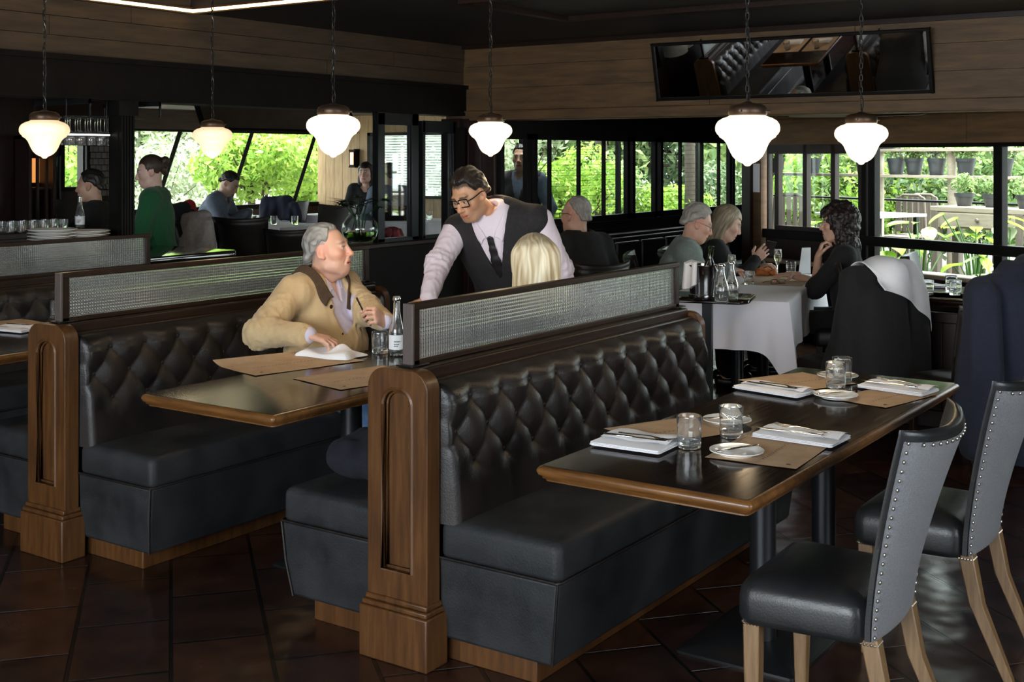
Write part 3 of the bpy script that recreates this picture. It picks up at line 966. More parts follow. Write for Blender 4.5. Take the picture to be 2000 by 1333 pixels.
class Field:
    def __init__(s, h=.012, k=.03):
        s.h = h; s.k = k; s.P = []; s.clips = []; s.disp = None
    def cap(s, a, b, ra, rb=None, k=None, n=None, fl=1.0, sub=False):
        s.P.append(('c', np.asarray(a, float), np.asarray(b, float), ra, ra if rb is None else rb, s.k if k is None else k,
                    None if n is None else nrm(n), fl, sub)); return s
    def ell(s, c, r, R=None, k=None, sub=False):
        s.P.append(('e', np.asarray(c, float), np.asarray(r, float), np.eye(3) if R is None else R, 0, s.k if k is None else k, None, 1, sub)); return s
    def clip(s, fn): s.clips.append(fn); return s
    @staticmethod
    def dist(p, X):
        if p[0] == 'c':
            _, a, b, ra, rb, k, n, fl, sub = p
            ba = b - a; L2 = ba @ ba + 1e-12
            q = X - a
            t = np.clip((q @ ba) / L2, 0, 1)
            o = q - t[..., None] * ba
            d2 = np.einsum('...i,...i->...', o, o)
            if n is not None:
                dn = o @ n
                d2 = d2 + dn * dn * (fl * fl - 1)
            return np.sqrt(d2) - (ra + (rb - ra) * t)
        _, c, r, R, _, k, _, _, sub = p
        q = (X - c) @ R
        k0 = np.linalg.norm(q / r, axis=-1); k1 = np.linalg.norm(q / (r * r), axis=-1)
        return k0 * (k0 - 1) / np.maximum(k1, 1e-9)
    @staticmethod
    def bounds(p):
        if p[0] == 'c':
            r = max(p[3], p[4]); return np.minimum(p[1], p[2]) - r, np.maximum(p[1], p[2]) + r
        e = np.abs(p[3]) @ p[2]; return p[1] - e, p[1] + e
    @staticmethod
    def comb(f, d, p):
        k = p[5]
        if p[8]:
            d = -d; hh = np.maximum(k - np.abs(f - d), 0) / k
            return np.maximum(f, d) + hh * hh * k * .25
        hh = np.maximum(k - np.abs(f - d), 0) / k
        return np.minimum(f, d) - hh * hh * k * .25
    def eval(s, X):
        X = np.asarray(X, float); f = np.full(X.shape[:-1], 1.0)
        for p in s.P: f = s.comb(f, s.dist(p, X), p)
        for c in s.clips: f = np.maximum(f, c(X))
        return f
    def evalraw(s, X):
        X = np.asarray(X, float); f = np.full(X.shape[:-1], 1.0)
        for p in s.P: f = s.comb(f, s.dist(p, X), p)
        return f
    def mesh(s):
        h = s.h; pad = 3 * h + .012
        bs = [s.bounds(p) for p in s.P if not p[8]]
        lo = np.min([b[0] for b in bs], 0) - pad; hi = np.max([b[1] for b in bs], 0) + pad
        n = np.ceil((hi - lo) / h).astype(int) + 1
        F = np.full(n, 1.0, dtype=np.float32)
        ax = [lo[i] + h * np.arange(n[i]) for i in range(3)]
        for p in s.P:
            b0, b1 = s.bounds(p); m = p[5] + 3 * h
            i0 = np.maximum(np.floor((b0 - m - lo) / h).astype(int), 0); i1 = np.minimum(np.ceil((b1 + m - lo) / h).astype(int) + 1, n)
            if (i1 <= i0).any(): continue
            sl = tuple(slice(a, b) for a, b in zip(i0, i1))
            X = np.stack(np.meshgrid(ax[0][sl[0]], ax[1][sl[1]], ax[2][sl[2]], indexing='ij'), -1)
            F[sl] = s.comb(F[sl], s.dist(p, X), p)
        near = np.abs(F) < max(.03, 3 * h)
        if s.clips or s.disp is not None:
            I = np.nonzero(near | (F < 0)) if s.clips else np.nonzero(near)
            X = np.stack([ax[i][I[i]] for i in range(3)], -1)
            f = F[I].astype(float)
            if s.disp is not None: f = f + s.disp(X)
            for c in s.clips: f = np.maximum(f, c(X))
            F[I] = f
        return nets(F, lo, h)

def nets(F, lo, h):
    s = F < 0
    nx, ny, nz = F.shape
    cnt = np.zeros((nx - 1, ny - 1, nz - 1), np.int8)
    for i in (0, 1):
        for j in (0, 1):
            for k in (0, 1): cnt += s[i:nx - 1 + i, j:ny - 1 + j, k:nz - 1 + k]
    act = (cnt > 0) & (cnt < 8)
    idx = np.full(act.shape, -1, np.int64); I, J, K = np.nonzero(act); N = len(I)
    idx[I, J, K] = np.arange(N)
    acc = np.zeros((N, 3)); num = np.zeros(N)
    cs = [(a, b, c) for a in (0, 1) for b in (0, 1) for c in (0, 1)]
    for a in cs:
        for d in range(3):
            if a[d]: continue
            b = list(a); b[d] = 1
            f0 = F[I + a[0], J + a[1], K + a[2]]; f1 = F[I + b[0], J + b[1], K + b[2]]
            m = (f0 < 0) != (f1 < 0)
            t = np.where(m, f0 / np.where(m, f0 - f1, 1), 0)
            p = np.array(a, float)[None].repeat(N, 0); p[:, d] = t
            acc[m] += p[m]; num[m] += 1
    V = (acc / np.maximum(num, 1)[:, None] + np.stack([I, J, K], -1)) * h + lo
    Q = []
    for d in range(3):
        u, v = (d + 1) % 3, (d + 2) % 3
        sl0 = [slice(1, -1)] * 3; sl1 = [slice(1, -1)] * 3
        sl0[d] = slice(0, -1); sl1[d] = slice(1, None)
        A, B = s[tuple(sl0)], s[tuple(sl1)]
        E_ = np.argwhere(A != B)
        if not len(E_): continue
        fl = A[E_[:, 0], E_[:, 1], E_[:, 2]]
        base = E_ + 1; base[:, d] -= 1
        def cell(du, dv):
            q = base.copy(); q[:, u] -= du; q[:, v] -= dv
            return idx[q[:, 0], q[:, 1], q[:, 2]]
        q = np.stack([cell(1, 1), cell(0, 1), cell(0, 0), cell(1, 0)], -1)
        q[~fl] = q[~fl][:, ::-1]
        Q.append(q)
    Q = np.concatenate(Q); Q = Q[(Q >= 0).all(1)]
    return V, Q

def mesh_obj(name, parts, matname, parent, colfn=None):
    Vs, Qs, o = [], [], 0
    for v, q in parts:
        Vs.append(v); Qs.append(q + o); o += len(v)
    V = np.concatenate(Vs); Q = np.concatenate(Qs)
    me = bpy.data.meshes.new(name)
    me.vertices.add(len(V)); me.vertices.foreach_set('co', V.astype(np.float32).ravel())
    me.loops.add(Q.size); me.loops.foreach_set('vertex_index', Q.astype(np.int32).ravel())
    me.polygons.add(len(Q)); me.polygons.foreach_set('loop_start', np.arange(0, Q.size, 4, dtype=np.int32))
    try: me.polygons.foreach_set('loop_total', np.full(len(Q), 4, np.int32))
    except Exception: pass
    me.update(calc_edges=True); me.validate()
    me.polygons.foreach_set('use_smooth', [True] * len(me.polygons))
    me.materials.append(MATS[matname])
    if colfn is not None:
        a = me.color_attributes.new('Col', 'FLOAT_COLOR', 'POINT')
        c = np.ones((len(V), 4), np.float32); c[:, :3] = colfn(V)
        a.data.foreach_set('color', c.ravel())
    ob = bpy.data.objects.new(name, me); C.objects.link(ob); ob.parent = parent
    return ob

def rotm(yaw, pitch=0, roll=0):
    """turn left by yaw, nod up by pitch, tilt to the right by roll (degrees)"""
    return np.array((Matrix.Rotation(math.radians(yaw), 3, 'Z') @ Matrix.Rotation(math.radians(pitch), 3, 'X') @ Matrix.Rotation(math.radians(roll), 3, 'Y')))
_w = RNG.normal(size=(14, 3)); _ph = RNG.uniform(0, 6.28, 14)
def wob(X, f):
    r = 0
    for i in range(14): r = r + np.sin(X @ (_w[i] * f) + _ph[i])
    return r / 5.3
def sstep(a, b, x):
    t = np.clip((x - a) / (b - a), 0, 1); return t * t * (3 - 2 * t)

def head_field(Hc, Hm, h, neck, old=0.0, slim=1.0):
    T = lambda *p: Hc + Hm @ V3(*p)
    f = Field(h, .016)
    f.ell(T(0, -.014, .036), (.0755 * slim, .094, .084), Hm)
    f.ell(T(0, .030, -.020), (.066 * slim, .062, .080), Hm, k=.03)
    f.ell(T(0, .034, -.058), (.052 * slim, .052, .052), Hm, k=.03)
    f.ell(T(0, .074, -.098), (.025, .022, .019), Hm, k=.03)
    f.cap(T(-.036, .078, .030), T(.036, .078, .030), .0125, k=.018)
    for sx in (-1, 1):
        f.ell(T(sx * .046, .058, -.018), (.022, .026, .022), Hm, k=.025)
        f.cap(T(sx * .052, .005, -.075), T(sx * .030, .062, -.100), .017, .015, k=.03)
        f.ell(T(sx * .033, .099, .008), (.019, .014, .012), Hm, k=.012, sub=True)
        f.ell(T(sx * .032, .0775, .007), (.0140, .0135, .0125), Hm, k=.004)
        f.cap(T(sx * .020, .0885, .0155), T(sx * .045, .0825, .013), .0042, k=.006)
    f.cap(T(0, .088, .020), T(0, .110, -.024), .0085, .0125, k=.014)
    f.ell(T(0, .113, -.029), (.0125, .0115, .0105), Hm, k=.008)
    for sx in (-1, 1):
        f.ell(T(sx * .0125, .101, -.032), (.0085, .0105, .0085), Hm, k=.007)
    f.ell(T(0, .084, -.064), (.030, .020, .024), Hm, k=.02)
    f.cap(T(-.019, .0935, -.0625), T(.019, .0935, -.0625), .0058, k=.007)
    f.cap(T(-.016, .0935, -.0735), T(.016, .0935, -.0735), .0062, k=.007)
    f.cap(T(-.025, .0985, -.068), T(.025, .0985, -.068), .0030, k=.006, sub=True)
    if old:
        for sx in (-1, 1):
            f.cap(T(sx * .020, .100, -.035), T(sx * .034, .086, -.066), .0035, k=.008, sub=True)
            f.ell(T(sx * .042, .045, -.075), (.020, .025, .022), Hm, k=.02)
        f.cap(T(0, .055, -.110), T(0, .005, -.125), .022, .03, k=.03)
    for sx in (-1, 1):
        R = Hm @ rotm(sx * 20, -8, sx * -10)
        f.ell(T(sx * .0765, -.012, -.004), (.0075, .0175, .0300), R, k=.010)
        f.ell(T(sx * .0860, -.007, .0), (.0085, .0095, .0185), R, k=.004, sub=True)
        f.ell(T(sx * .0745, .0, -.028), (.007, .009, .010), R, k=.010)
    f.cap(T(0, -.022, -.050), neck, .050, .056, k=.035)
    return f

def face_colors(V, Hc, Hm, skin, brow, lip=None, stubble=0.0, ruddy=.15, fem=False):
    q = (V - Hc) @ Hm
    x, y, z = q[:, 0], q[:, 1], q[:, 2]; ax = np.abs(x)
    c = np.tile(np.array(skin, float), (len(V), 1))
    n = wob(V, 90.0)[:, None] * .05
    c *= 1 + n
    inh = (np.abs(z) < .16) & (y > -.13)
    def mixc(c, col, w): return c * (1 - w[:, None]) + np.array(col)[None] * w[:, None]
    red = np.array(skin) * np.array((1.12, .72, .66))
    ck = np.exp(-(((ax - .045) / .022) ** 2 + ((z + .025) / .022) ** 2)) * (y > .02)
    ns = np.exp(-((x / .018) ** 2 + ((z + .028) / .016) ** 2)) * (y > .09)
    er = ((ax > .070) & (np.abs(z) < .04) & (y < .03) & (y > -.05)).astype(float) * .7
    c = mixc(c, red, np.clip((ck + ns) * (ruddy * 3) + er * ruddy * 2.5, 0, .8) * inh)
    if stubble:
        st = sstep(-.035, -.060, z) * sstep(-.02, .03, y) * (z > -.135)
        c = mixc(c, np.array(skin) * np.array((.50, .52, .58)), st * stubble)
    lp = lip if lip is not None else np.array(skin) * np.array((.82, .52, .50))
    l = sstep(.028, .020, ax) * sstep(.0125, .0085, np.abs(z + .068)) * (y > .080)
    c = mixc(c, lp, l)
    ml = sstep(.026, .022, ax) * sstep(.0034, .0016, np.abs(z + .068)) * (y > .080)
    c = mixc(c, np.array(lp) * .45, ml * .8)
    zb = .0325 - ((ax - .030) / .028) ** 2 * .006
    b = sstep(.0065, .0035, np.abs(z - zb)) * sstep(.010, .015, ax) * sstep(.056, .048, ax) * (y > .055)
    c = mixc(c, brow, b * .85)
    dx, dz = ax - .032, z - .006
    eye = ((dx / .0125) ** 2 + (dz / .0058) ** 2 < 1) & (y > .072)
    c[eye] = (.62, .58, .55)
    ir = (dx ** 2 + dz ** 2 < .0058 ** 2) & eye
    c[ir] = (.035, .022, .014)
    lid = ((dx / .0150) ** 2 + ((dz - .0065) / .0030) ** 2 < 1) & (y > .070) & ~eye
    c[lid] = np.array(skin) * .35
    return np.clip(c, 0, 1)

def hand_field(f, wrist, fwd, palm, side, curl=(25, 30, 20), spread=1.0, s=1.0, thumb=(0.75, .25), pinch=0):
    """palm and five fingers appended to the field; fwd along the fingers, palm the inner normal, side +1 puts the thumb on fwd x palm"""
    F_ = nrm(fwd); N = nrm(np.asarray(palm, float) - F_ * (np.asarray(palm, float) @ F_)); Sd = np.cross(F_, N) * side
    W = np.asarray(wrist, float)
    T = lambda a, b, c: W + (Sd * a + F_ * b + N * c) * s
    f.cap(T(0, -.05, 0), T(0, .012, 0), .026 * s, .027 * s, k=.02, n=N, fl=1.25)
    f.cap(T(.012, .022, 0), T(.020, .075, 0), .0235 * s, .021 * s, k=.02, n=N, fl=1.75)
    f.cap(T(-.010, .022, 0), T(-.018, .070, 0), .0235 * s, .020 * s, k=.02, n=N, fl=1.75)
    ends = []
    for i, (bx, by, ln, r) in enumerate(((.032, .084, .074, .0088), (.0105, .089, .082, .0090), (-.0105, .086, .075, .0086), (-.031, .077, .058, .0076))):
        p = T(bx, by, 0); d = nrm(F_ + Sd * bx * 3.0 * spread)
        ang_ = 0
        f.cap(T(bx * .8, by - .03, 0), p, r * 1.05 * s, r * 1.05 * s, k=.010)
        for sg, fr in enumerate((.44, .31, .25)):
            ang_ += math.radians(curl[sg] + (i - 1.5) * 3)
            dd = nrm(d * math.cos(ang_) + N * math.sin(ang_))
            q = p + dd * ln * fr * s
            f.cap(p, q, r * (1 - .10 * sg) * s, r * (1 - .10 * (sg + 1)) * s, k=.0035)
            p = q
        ends.append(p)
    a, b = thumb
    p = T(.026, .018, .006); d1 = nrm(F_ * .62 + Sd * a + N * b)
    q = p + d1 * .042 * s
    f.cap(p, q, .0125 * s, .0105 * s, k=.014)
    d2 = nrm(F_ * .85 + Sd * (a * .35) + N * (b + .25)); q2 = q + d2 * .032 * s
    f.cap(q, q2, .0105 * s, .0095 * s, k=.004)
    f.cap(q2, q2 + nrm(d2 + N * .25) * .022 * s, .0095 * s, .0075 * s, k=.004)
    return ends

def ik(sh, wr, l1, l2, hint):
    sh, wr = np.asarray(sh, float), np.asarray(wr, float)
    d = wr - sh; L = np.linalg.norm(d)
    if L > (l1 + l2) * .995: wr = sh + d / L * (l1 + l2) * .995; d = wr - sh; L = np.linalg.norm(d)
    u = d / L; a = (l1 * l1 - l2 * l2 + L * L) / (2 * L); hh = math.sqrt(max(l1 * l1 - a * a, 0))
    hv = np.asarray(hint, float); hv = nrm(hv - u * (hv @ u))
    return sh + u * a + hv * hh, wr

class Body:
    """posed figure: local +y forward, +x its right hand side"""
    def __init__(s, label, loc, yaw, hz=.55, lean=0, side=0, twist=0, head=(0, 0, 0), RW=None, LW=None, hints=None, scale=1.0,
                 seated=True, fine=.0032, coarse=.012, skin=(.56, .33, .24), headshift=(0, 0, 0), width=1.0, belly=0.0, spine=.50, group=None, world=False, kn=.115):
        s.root = thing('person', label, 'person', loc, math.radians(yaw), group)
        s.root.scale = (scale,) * 3
        s.fine, s.coarse, s.skin, s.w, s.belly = fine, coarse, skin, width, belly
        R = rotm(twist, -lean, side)
        s.R = R
        X, Y, Z = R[:, 0], R[:, 1], R[:, 2]
        s.X, s.Y, s.Z = X, Y, Z
        s.pel = V3(0, 0, hz)
        s.wst = s.pel + Z * .17
        s.chs = s.pel + Z * (spine - .18)
        s.nb = s.pel + Z * spine
        s.sh = {}
        for nm, sg in (('R', 1), ('L', -1)):
            s.sh[nm] = s.pel + Z * (spine - .055) + X * sg * .178 * width + Y * .0
        s.Hm = rotm(*head)
        s.Hc = s.nb + nrm(Z * .7 + V3(0, 0, .3)) * .155 + Y * .025 + V3(*headshift)
        hints = dict(hints or {})
        cy_, sy_ = math.cos(math.radians(yaw)), math.sin(math.radians(yaw))
        def loc_(v, pos=True):
            v = (np.array(v, float) - np.array(loc, float)) / scale if pos else np.array(v, float)
            return V3(v[0] * cy_ + v[1] * sy_, -v[0] * sy_ + v[1] * cy_, v[2])
        s.loc_ = loc_
        if world:
            RW = loc_(RW) if RW is not None else None
            LW = loc_(LW) if LW is not None else None
            hints = {q: loc_(v, False) for q, v in hints.items()}
        s.el, s.wr = {}, {}
        for nm, wr, sg in (('R', RW, 1), ('L', LW, -1)):
            if wr is None: wr = s.sh[nm] + V3(sg * .05, .10, -.48)
            s.el[nm], s.wr[nm] = ik(s.sh[nm], wr, .285, .255, hints.get(nm, (sg * .6, -.5, -.6)))
        s.seated = seated; s.kn = kn if seated else .105
        s.parts = []
    def torso(s, f, d=0.0, arms=True, sleeve=1.0, fat=1.0, hip=True, shoulders=True, arm_d=None):
        n, k = s.Y, .05
        w = s.w
        f.cap(s.pel + s.Z * -.02, s.wst, (.158 + d) * w, (.145 + s.belly * .3 + d) * w, k=k, n=n, fl=1.30)
        f.cap(s.wst, s.chs, (.145 + s.belly * .3 + d) * w, (.158 + d) * w, k=k, n=n, fl=1.36)
        f.cap(s.chs, s.chs + s.Z * .09, (.158 + d) * w, (.130 + d) * w, k=k, n=n, fl=1.36)
        if s.belly: f.ell(s.wst + s.Y * (.06 + s.belly * .6) + s.Z * .01, V3(.13, .08 + s.belly * .5, .13) + d, s.R, k=.06)
        if shoulders:
            f.cap(s.nb - s.Z * .040 - s.Y * .012, s.sh['R'] - s.X * .015, .050 + d, .058 + d, k=.05)
            f.cap(s.nb - s.Z * .040 - s.Y * .012, s.sh['L'] + s.X * .015, .050 + d, .058 + d, k=.05)
        if arms:
            ad = d if arm_d is None else arm_d
            for nm in 'RL':
                a, e, w_ = s.sh[nm], s.el[nm], s.wr[nm]
                f.cap(a, e, .058 + ad, .046 + ad * .9, k=.035)
                f.cap(e, e + (w_ - e) * sleeve, .046 + ad * .9, (.034 + (1 - sleeve) * .012) + ad * .55, k=.03)
        return f
    def body(s, brow=(.05, .03, .02), scalp=None, hairline=(.070, .078, -.088, -.055), stubble=0, ruddy=.15, old=0.0, hands=None, slim=1.0, lip=None, hand_h=.0028):
        parts = [head_field(s.Hc, s.Hm, s.fine, s.nb - s.Z * .03, old, slim).mesh()]
        f = Field(max(s.coarse, .012), .04); s.torso(f, -.014)
        if s.seated:
            for sg in (-1, 1):
                f.cap(s.pel + s.X * sg * .085, V3(sg * s.kn, .40, s.pel[2] + .0), .075, .055)
                f.cap(V3(sg * s.kn, .40, s.pel[2]), V3(sg * (s.kn + .005), .42, .10), .052, .034)
                f.cap(V3(sg * (s.kn + .005), .40, .055), V3(sg * (s.kn + .01), .58, .035), .034, .028)
        else:
            for sg in (-1, 1):
                f.cap(s.pel + s.X * sg * .085, V3(sg * .10, .0, .50), .082, .055)
                f.cap(V3(sg * .10, .0, .50), V3(sg * .10, -.03, .09), .054, .036)
                f.cap(V3(sg * .10, -.03, .045), V3(sg * .11, .15, .035), .036, .03)
        parts.append(f.mesh())
        s.ends = {}
        for nm, hd in (hands or {}).items():
            f = Field(hand_h, .02)
            hd = dict(hd)
            if 'fwd' not in hd: hd['fwd'] = nrm(s.wr[nm] - s.el[nm])
            s.ends[nm] = hand_field(f, s.wr[nm], **hd)
            parts.append(f.mesh())
        Hc, Hm, sk = s.Hc, s.Hm, s.skin
        def col(V):
            c = face_colors(V, Hc, Hm, sk, brow, lip, stubble, ruddy)
            if scalp is not None:
                q = (V - Hc) @ Hm
                y1, z1, y0, z0 = hairline
                nn = nrm(V3(0, z1 - z0, -(y1 - y0)))
                a = (q[:, 1] - y1) * nn[1] + (q[:, 2] - z1) * nn[2] + .012 * np.exp(-((np.abs(q[:, 0]) - .048) / .018) ** 2) * (q[:, 1] > .03) + wob(q, 260.) * .004
                w_ = sstep(.008, -.006, a) * (np.linalg.norm(q, axis=1) < .16) * .85
                er = (np.abs(q[:, 0]) > .068) & (np.hypot(q[:, 1] + .006, q[:, 2] + .004) < .036)
                w_ = np.where(er, 0, w_)
                c = c * (1 - w_[:, None]) + np.array(scalp) * w_[:, None]
            return c
        s.bodyobj = mesh_obj('body', parts, 'skin', s.root, col)
        return s
    def garment(s, name, m, d=.012, arms=True, sleeve=1.0, vneck=None, open_=None, hem=None, wrinkle=.004, h=None, neck=.02, arm_d=None, skirt=0.0, shoulders=True, label=None, nr=None):
        f = Field(h or s.coarse, .04)
        s.torso(f, d, arms, sleeve, arm_d=arm_d, shoulders=shoulders)
        if skirt: f.cap(s.pel + s.Z * -.02, s.pel - s.Z * skirt, (.165 + d) * s.w, (.175 + d) * s.w, k=.04, n=s.Y, fl=1.25)
        nb, X, Y, Z = s.nb, s.X, s.Y, s.Z
        L = lambda P: ((P - nb) @ X, (P - nb) @ Y, (P - nb) @ Z)
        if neck is not None:        # neckline
            def ncl(P):
                x, y, z = L(P); return np.minimum(z - neck + np.maximum(y, 0) * .6 + .05, .066 + d * .5 + (0 if nr is None else nr - .066 - d * .5) - np.hypot(x, (y - .012) * .92))
            f.clip(ncl)
        if vneck:
            wt, dep = vneck[0], vneck[1]; x0 = vneck[2] if len(vneck) > 2 else 0
            def vcl(P):
                x, y, z = L(P); wz = wt * np.clip((z + dep) / dep, 0, 1.3)
                return np.minimum(np.minimum(wz - np.abs(x - x0), y - .0), z + dep)
            f.clip(vcl)
        if open_:
            w0, w1, x0 = open_
            def ocl(P):
                x, y, z = L(P); wz = w0 + (w1 - w0) * np.clip(-z / .5, 0, 1)
                return np.minimum(np.minimum(wz - np.abs(x - x0 * np.clip(-z / .5, 0, 1)), y - .01), .150 + s.belly * .8 - y)
            f.clip(ocl)
        if hem is not None:
            pel = s.pel
            f.clip(lambda P: -((P - pel) @ Z) - hem)
        if wrinkle:
            els = [s.el[n_] for n_ in 'RL'] if arms else []
            def dsp(P):
                r = wob(P * np.array((1, 1, .55)), 34.0) * wrinkle * .6
                rd = 1 - np.abs(np.clip(wob(P * np.array((1.3, 1.3, .8)), 62.0), -1, 1))
                g = np.full(len(P), .16)
                if arms:
                    for n_ in 'RL':
                        a_, e_, w_ = s.sh[n_], s.el[n_], s.wr[n_]
                        for q, wt_ in ((e_, 1.0), ((a_ + e_) / 2, .45), ((e_ + w_) / 2, .6), (w_, .5)): g = np.maximum(g, wt_ * np.exp(-np.sum((P - q) ** 2, -1) / .011))
                        axd = nrm(w_ - e_); tt = (P - e_) @ axd
                        r = r + wrinkle * .55 * np.sin(tt * 150 + wob(P, 40.) * 2.2) * np.exp(-np.sum((P - e_) ** 2, -1) / .014)
                g = np.maximum(g, .6 * np.exp(-((P - s.wst) @ Z / .09) ** 2))
                return r - (rd ** 2.2) * wrinkle * 1.9 * g
            f.disp = dsp
        o = mesh_obj(name, [f.mesh()], m, s.root)
        if label: o['label'] = label
        s.last = f
        return o
    def chain(s, name, m, pts, rs, k=.015, n=None, fl=1.0, h=.005, clip=None):
        f = Field(h, k)
        for i in range(len(pts) - 1): f.cap(pts[i], pts[i + 1], rs[i], rs[i + 1], n=n, fl=fl)
        if clip: f.clip(clip)
        return mesh_obj(name, [f.mesh()], m, s.root)
    def collar(s, name, m, front=(.05, .085, -.075), up=.035, th=.005, spread=.066, back=-.062, lift=.0, wide=0.0, fall=.032):
        """turned down collar: a sheet from the neck edge laid over the garment, ending in two points"""
        nb = s.nb
        G = lambda a, b, c: nb + s.X * a + s.Y * b + s.Z * c
        inn, out = [], []
        for sg in (1, -1):
            i_ = [G(sg * front[0] * .75, front[1], front[2]), G(sg * front[0] * 1.0, front[1] * .82, front[2] * .50), G(sg * spread * .98, .030, up * .15), G(sg * spread * .92, -.022, up * .72)]
            o_ = [G(sg * (front[0] * .75 + .030 + wide * .9), front[1] + .004, front[2] - .030), G(sg * (front[0] + .034 + wide), front[1] * .8, front[2] * .55 - .030),
                  G(sg * (spread + .022 + wide), .020, up * .15 - fall), G(sg * (spread * .92 + .018 + wide), -.040, up * .72 - fall)]
            if sg == 1: inn += i_ + [G(0, back, up)]; out += o_ + [G(0, back - .016 - wide, up - fall)]
            else: inn += i_[::-1]; out += o_[::-1]
        def cr(P, n=41):
            P = np.array([2 * P[0] - P[1]] + list(P) + [2 * P[-1] - P[-2]]); r = []
            for q in np.linspace(0, len(P) - 3 - 1e-6, n):
                i = int(q); t = q - i; p0, p1, p2, p3 = P[i:i + 4]
                r.append(.5 * (2 * p1 + (p2 - p0) * t + (2 * p0 - 5 * p1 + 4 * p2 - p3) * t * t + (3 * p1 - p0 - 3 * p2 + p3) * t ** 3))
            return np.array(r)
        I_, O_ = cr(inn), cr(out)
        Gp = np.array([I_ * (1 - t) + O_ * t + s.Z[None] * .010 * math.sin(PI * t) for t in np.linspace(0, 1, 9)])
        for _ in range(14):
            e = .004; fv = s.last.evalraw(Gp)
            gr = np.stack([s.last.evalraw(Gp + dv) - s.last.evalraw(Gp - dv) for dv in (V3(e, 0, 0), V3(0, e, 0), V3(0, 0, e))], -1)
            gr /= np.linalg.norm(gr, axis=-1, keepdims=True) + 1e-9
            need = (th * .8 + lift) * np.linspace(1, .75, 9)[:, None]
            Gp = Gp + gr * np.clip(need - fv, 0, .010)[..., None]
            Gs = Gp.copy(); Gs[:, 1:-1] = Gp[:, 1:-1] * .5 + (Gp[:, :-2] + Gp[:, 2:]) * .25; Gp = Gs
        mb = MB(); n = Gp.shape[1]
        mb.v = [tuple(p) for row in Gp for p in row]
        for j in range(8):
            for i in range(n - 1): mb.f.append((j * n + i, j * n + i + 1, (j + 1) * n + i + 1, (j + 1) * n + i)); mb.m.append(0)
        return mb.build(name, m, s.root, solid=th, fix=False, angle=80)
    def legs(s, m, name='trousers', d=.012, h=.014, knees=None, drop=.0):
        f = Field(h, .04)
        f.cap(s.pel + V3(-.06, 0, -.02), s.pel + V3(.06, 0, -.02), .115, .115, n=V3(0, 1, 0), fl=1.0)
        for sg in (-1, 1):
            if s.seated:
                kn = V3(sg * s.kn, .41, s.pel[2] + .0)
                f.cap(s.pel + V3(sg * .085, 0, 0), kn, .082 + d, .062 + d); f.cap(kn, V3(sg * (s.kn + .005), .43, .12), .060 + d, .046 + d)
            else:
                f.cap(s.pel + V3(sg * .085, 0, 0), V3(sg * .10, 0, .5), .088 + d, .062 + d); f.cap(V3(sg * .10, 0, .5), V3(sg * .10, -.03, .06), .062 + d, .05 + d)
        f.disp = lambda P: wob(P, 32.0) * .004
        mesh_obj(name, [f.mesh()], m, s.root)
        g = Field(.012, .02)
        for sg in (-1, 1):
            y0 = .40 if s.seated else -.04
            g.cap(V3(sg * (s.kn + .005), y0 - .02, .05), V3(sg * (s.kn + .01), y0 + .19, .04), .042, .036)
        g.clip(lambda P: -P[:, 2] + .001)
        mesh_obj('shoes', [g.mesh()], 'black_plastic', s.root)
    # ------------------------------------------------ hair
    def hair(s, style, base, tone=None, h=None, streak=.35, hairline=(.070, .078, -.088, -.055), vol=.0, roots=0.0):
        Hc, Hm = s.Hc, s.Hm
        T = lambda *p: Hc + Hm @ V3(*p)
        Q = lambda P: (P - Hc) @ Hm
        f = Field(h or max(s.fine, .0035), .012)
        tone = base if tone is None else tone
        if style in ('short', 'crop', 'recede'):
            e = .0055 + vol
            f.ell(T(0, -.016, .038), (.0755 + e * .9, .094 + e, .084 + e), Hm)
            f.cap(T(-.03, -.085, -.03), T(.03, -.085, -.03), .022 + vol, k=.03)
            if vol > .006:
                f.ell(T(0, -.03, .085), (.062, .075, .045 + vol), Hm, k=.03)
            y1, z1, y0, z0 = hairline
            n = nrm(V3(0, z1 - z0, -(y1 - y0)))   # points to the face / neck side
            def cl(P):
                q = Q(P)
                a = (q[:, 1] - y1) * n[1] + (q[:, 2] - z1) * n[2]
                side_ = -(.020 * np.exp(-((np.abs(q[:, 0]) - .072) / .022) ** 2) * np.exp(-((q[:, 1] - .022) / .016) ** 2))
                temple = .012 * np.exp(-((np.abs(q[:, 0]) - .048) / .018) ** 2) * (q[:, 1] > .03) * (1.6 if style == 'recede' else 1.0)
                earcut = .022 - np.sqrt((q[:, 1] + .010) ** 2 + (q[:, 2] + .006) ** 2)
                earcut = np.where(np.abs(q[:, 0]) > .05, earcut, -1)
                return np.maximum(a + side_ + temple + wob(P, 120.) * .003, earcut)
            f.clip(cl)
            f.disp = lambda P: wob(Q(P) * np.array((1, .30, .6)), 170.0) * (.0026 + vol * .26) + wob(Q(P), 45.0) * vol * .35 + (e + .006) * sstep(-.026, .002, cl(P))
        elif style == 'bald':
            f.ell(T(0, -.016, .030), (.083, .1015, .082), Hm)
            def cl(P):
                q = Q(P)
                top = q[:, 2] - .055 - .35 * np.maximum(-q[:, 1] - .05, 0)
                fr = q[:, 1] - .015
                low = -(q[:, 2] + .060)
                earcut = np.where(np.abs(q[:, 0]) > .05, .020 - np.sqrt((q[:, 1] + .004) ** 2 + (q[:, 2] + .006) ** 2), -1)
                return np.maximum(np.maximum(np.maximum(top, fr), np.maximum(low, -(q[:, 2] + .03) * (q[:, 1] > -.02))), earcut) + wob(P, 120.) * .003
            f.clip(cl)
            f.disp = lambda P: wob(Q(P), 170.0) * .002
        else:
            ln = {'bob': .135, 'bob_turn': .15, 'curly': .40, 'long': .26, 'bun': .02}[style]
            v = {'bob': .015, 'bob_turn': .012, 'curly': .034, 'long': .012, 'bun': .006}[style] + vol
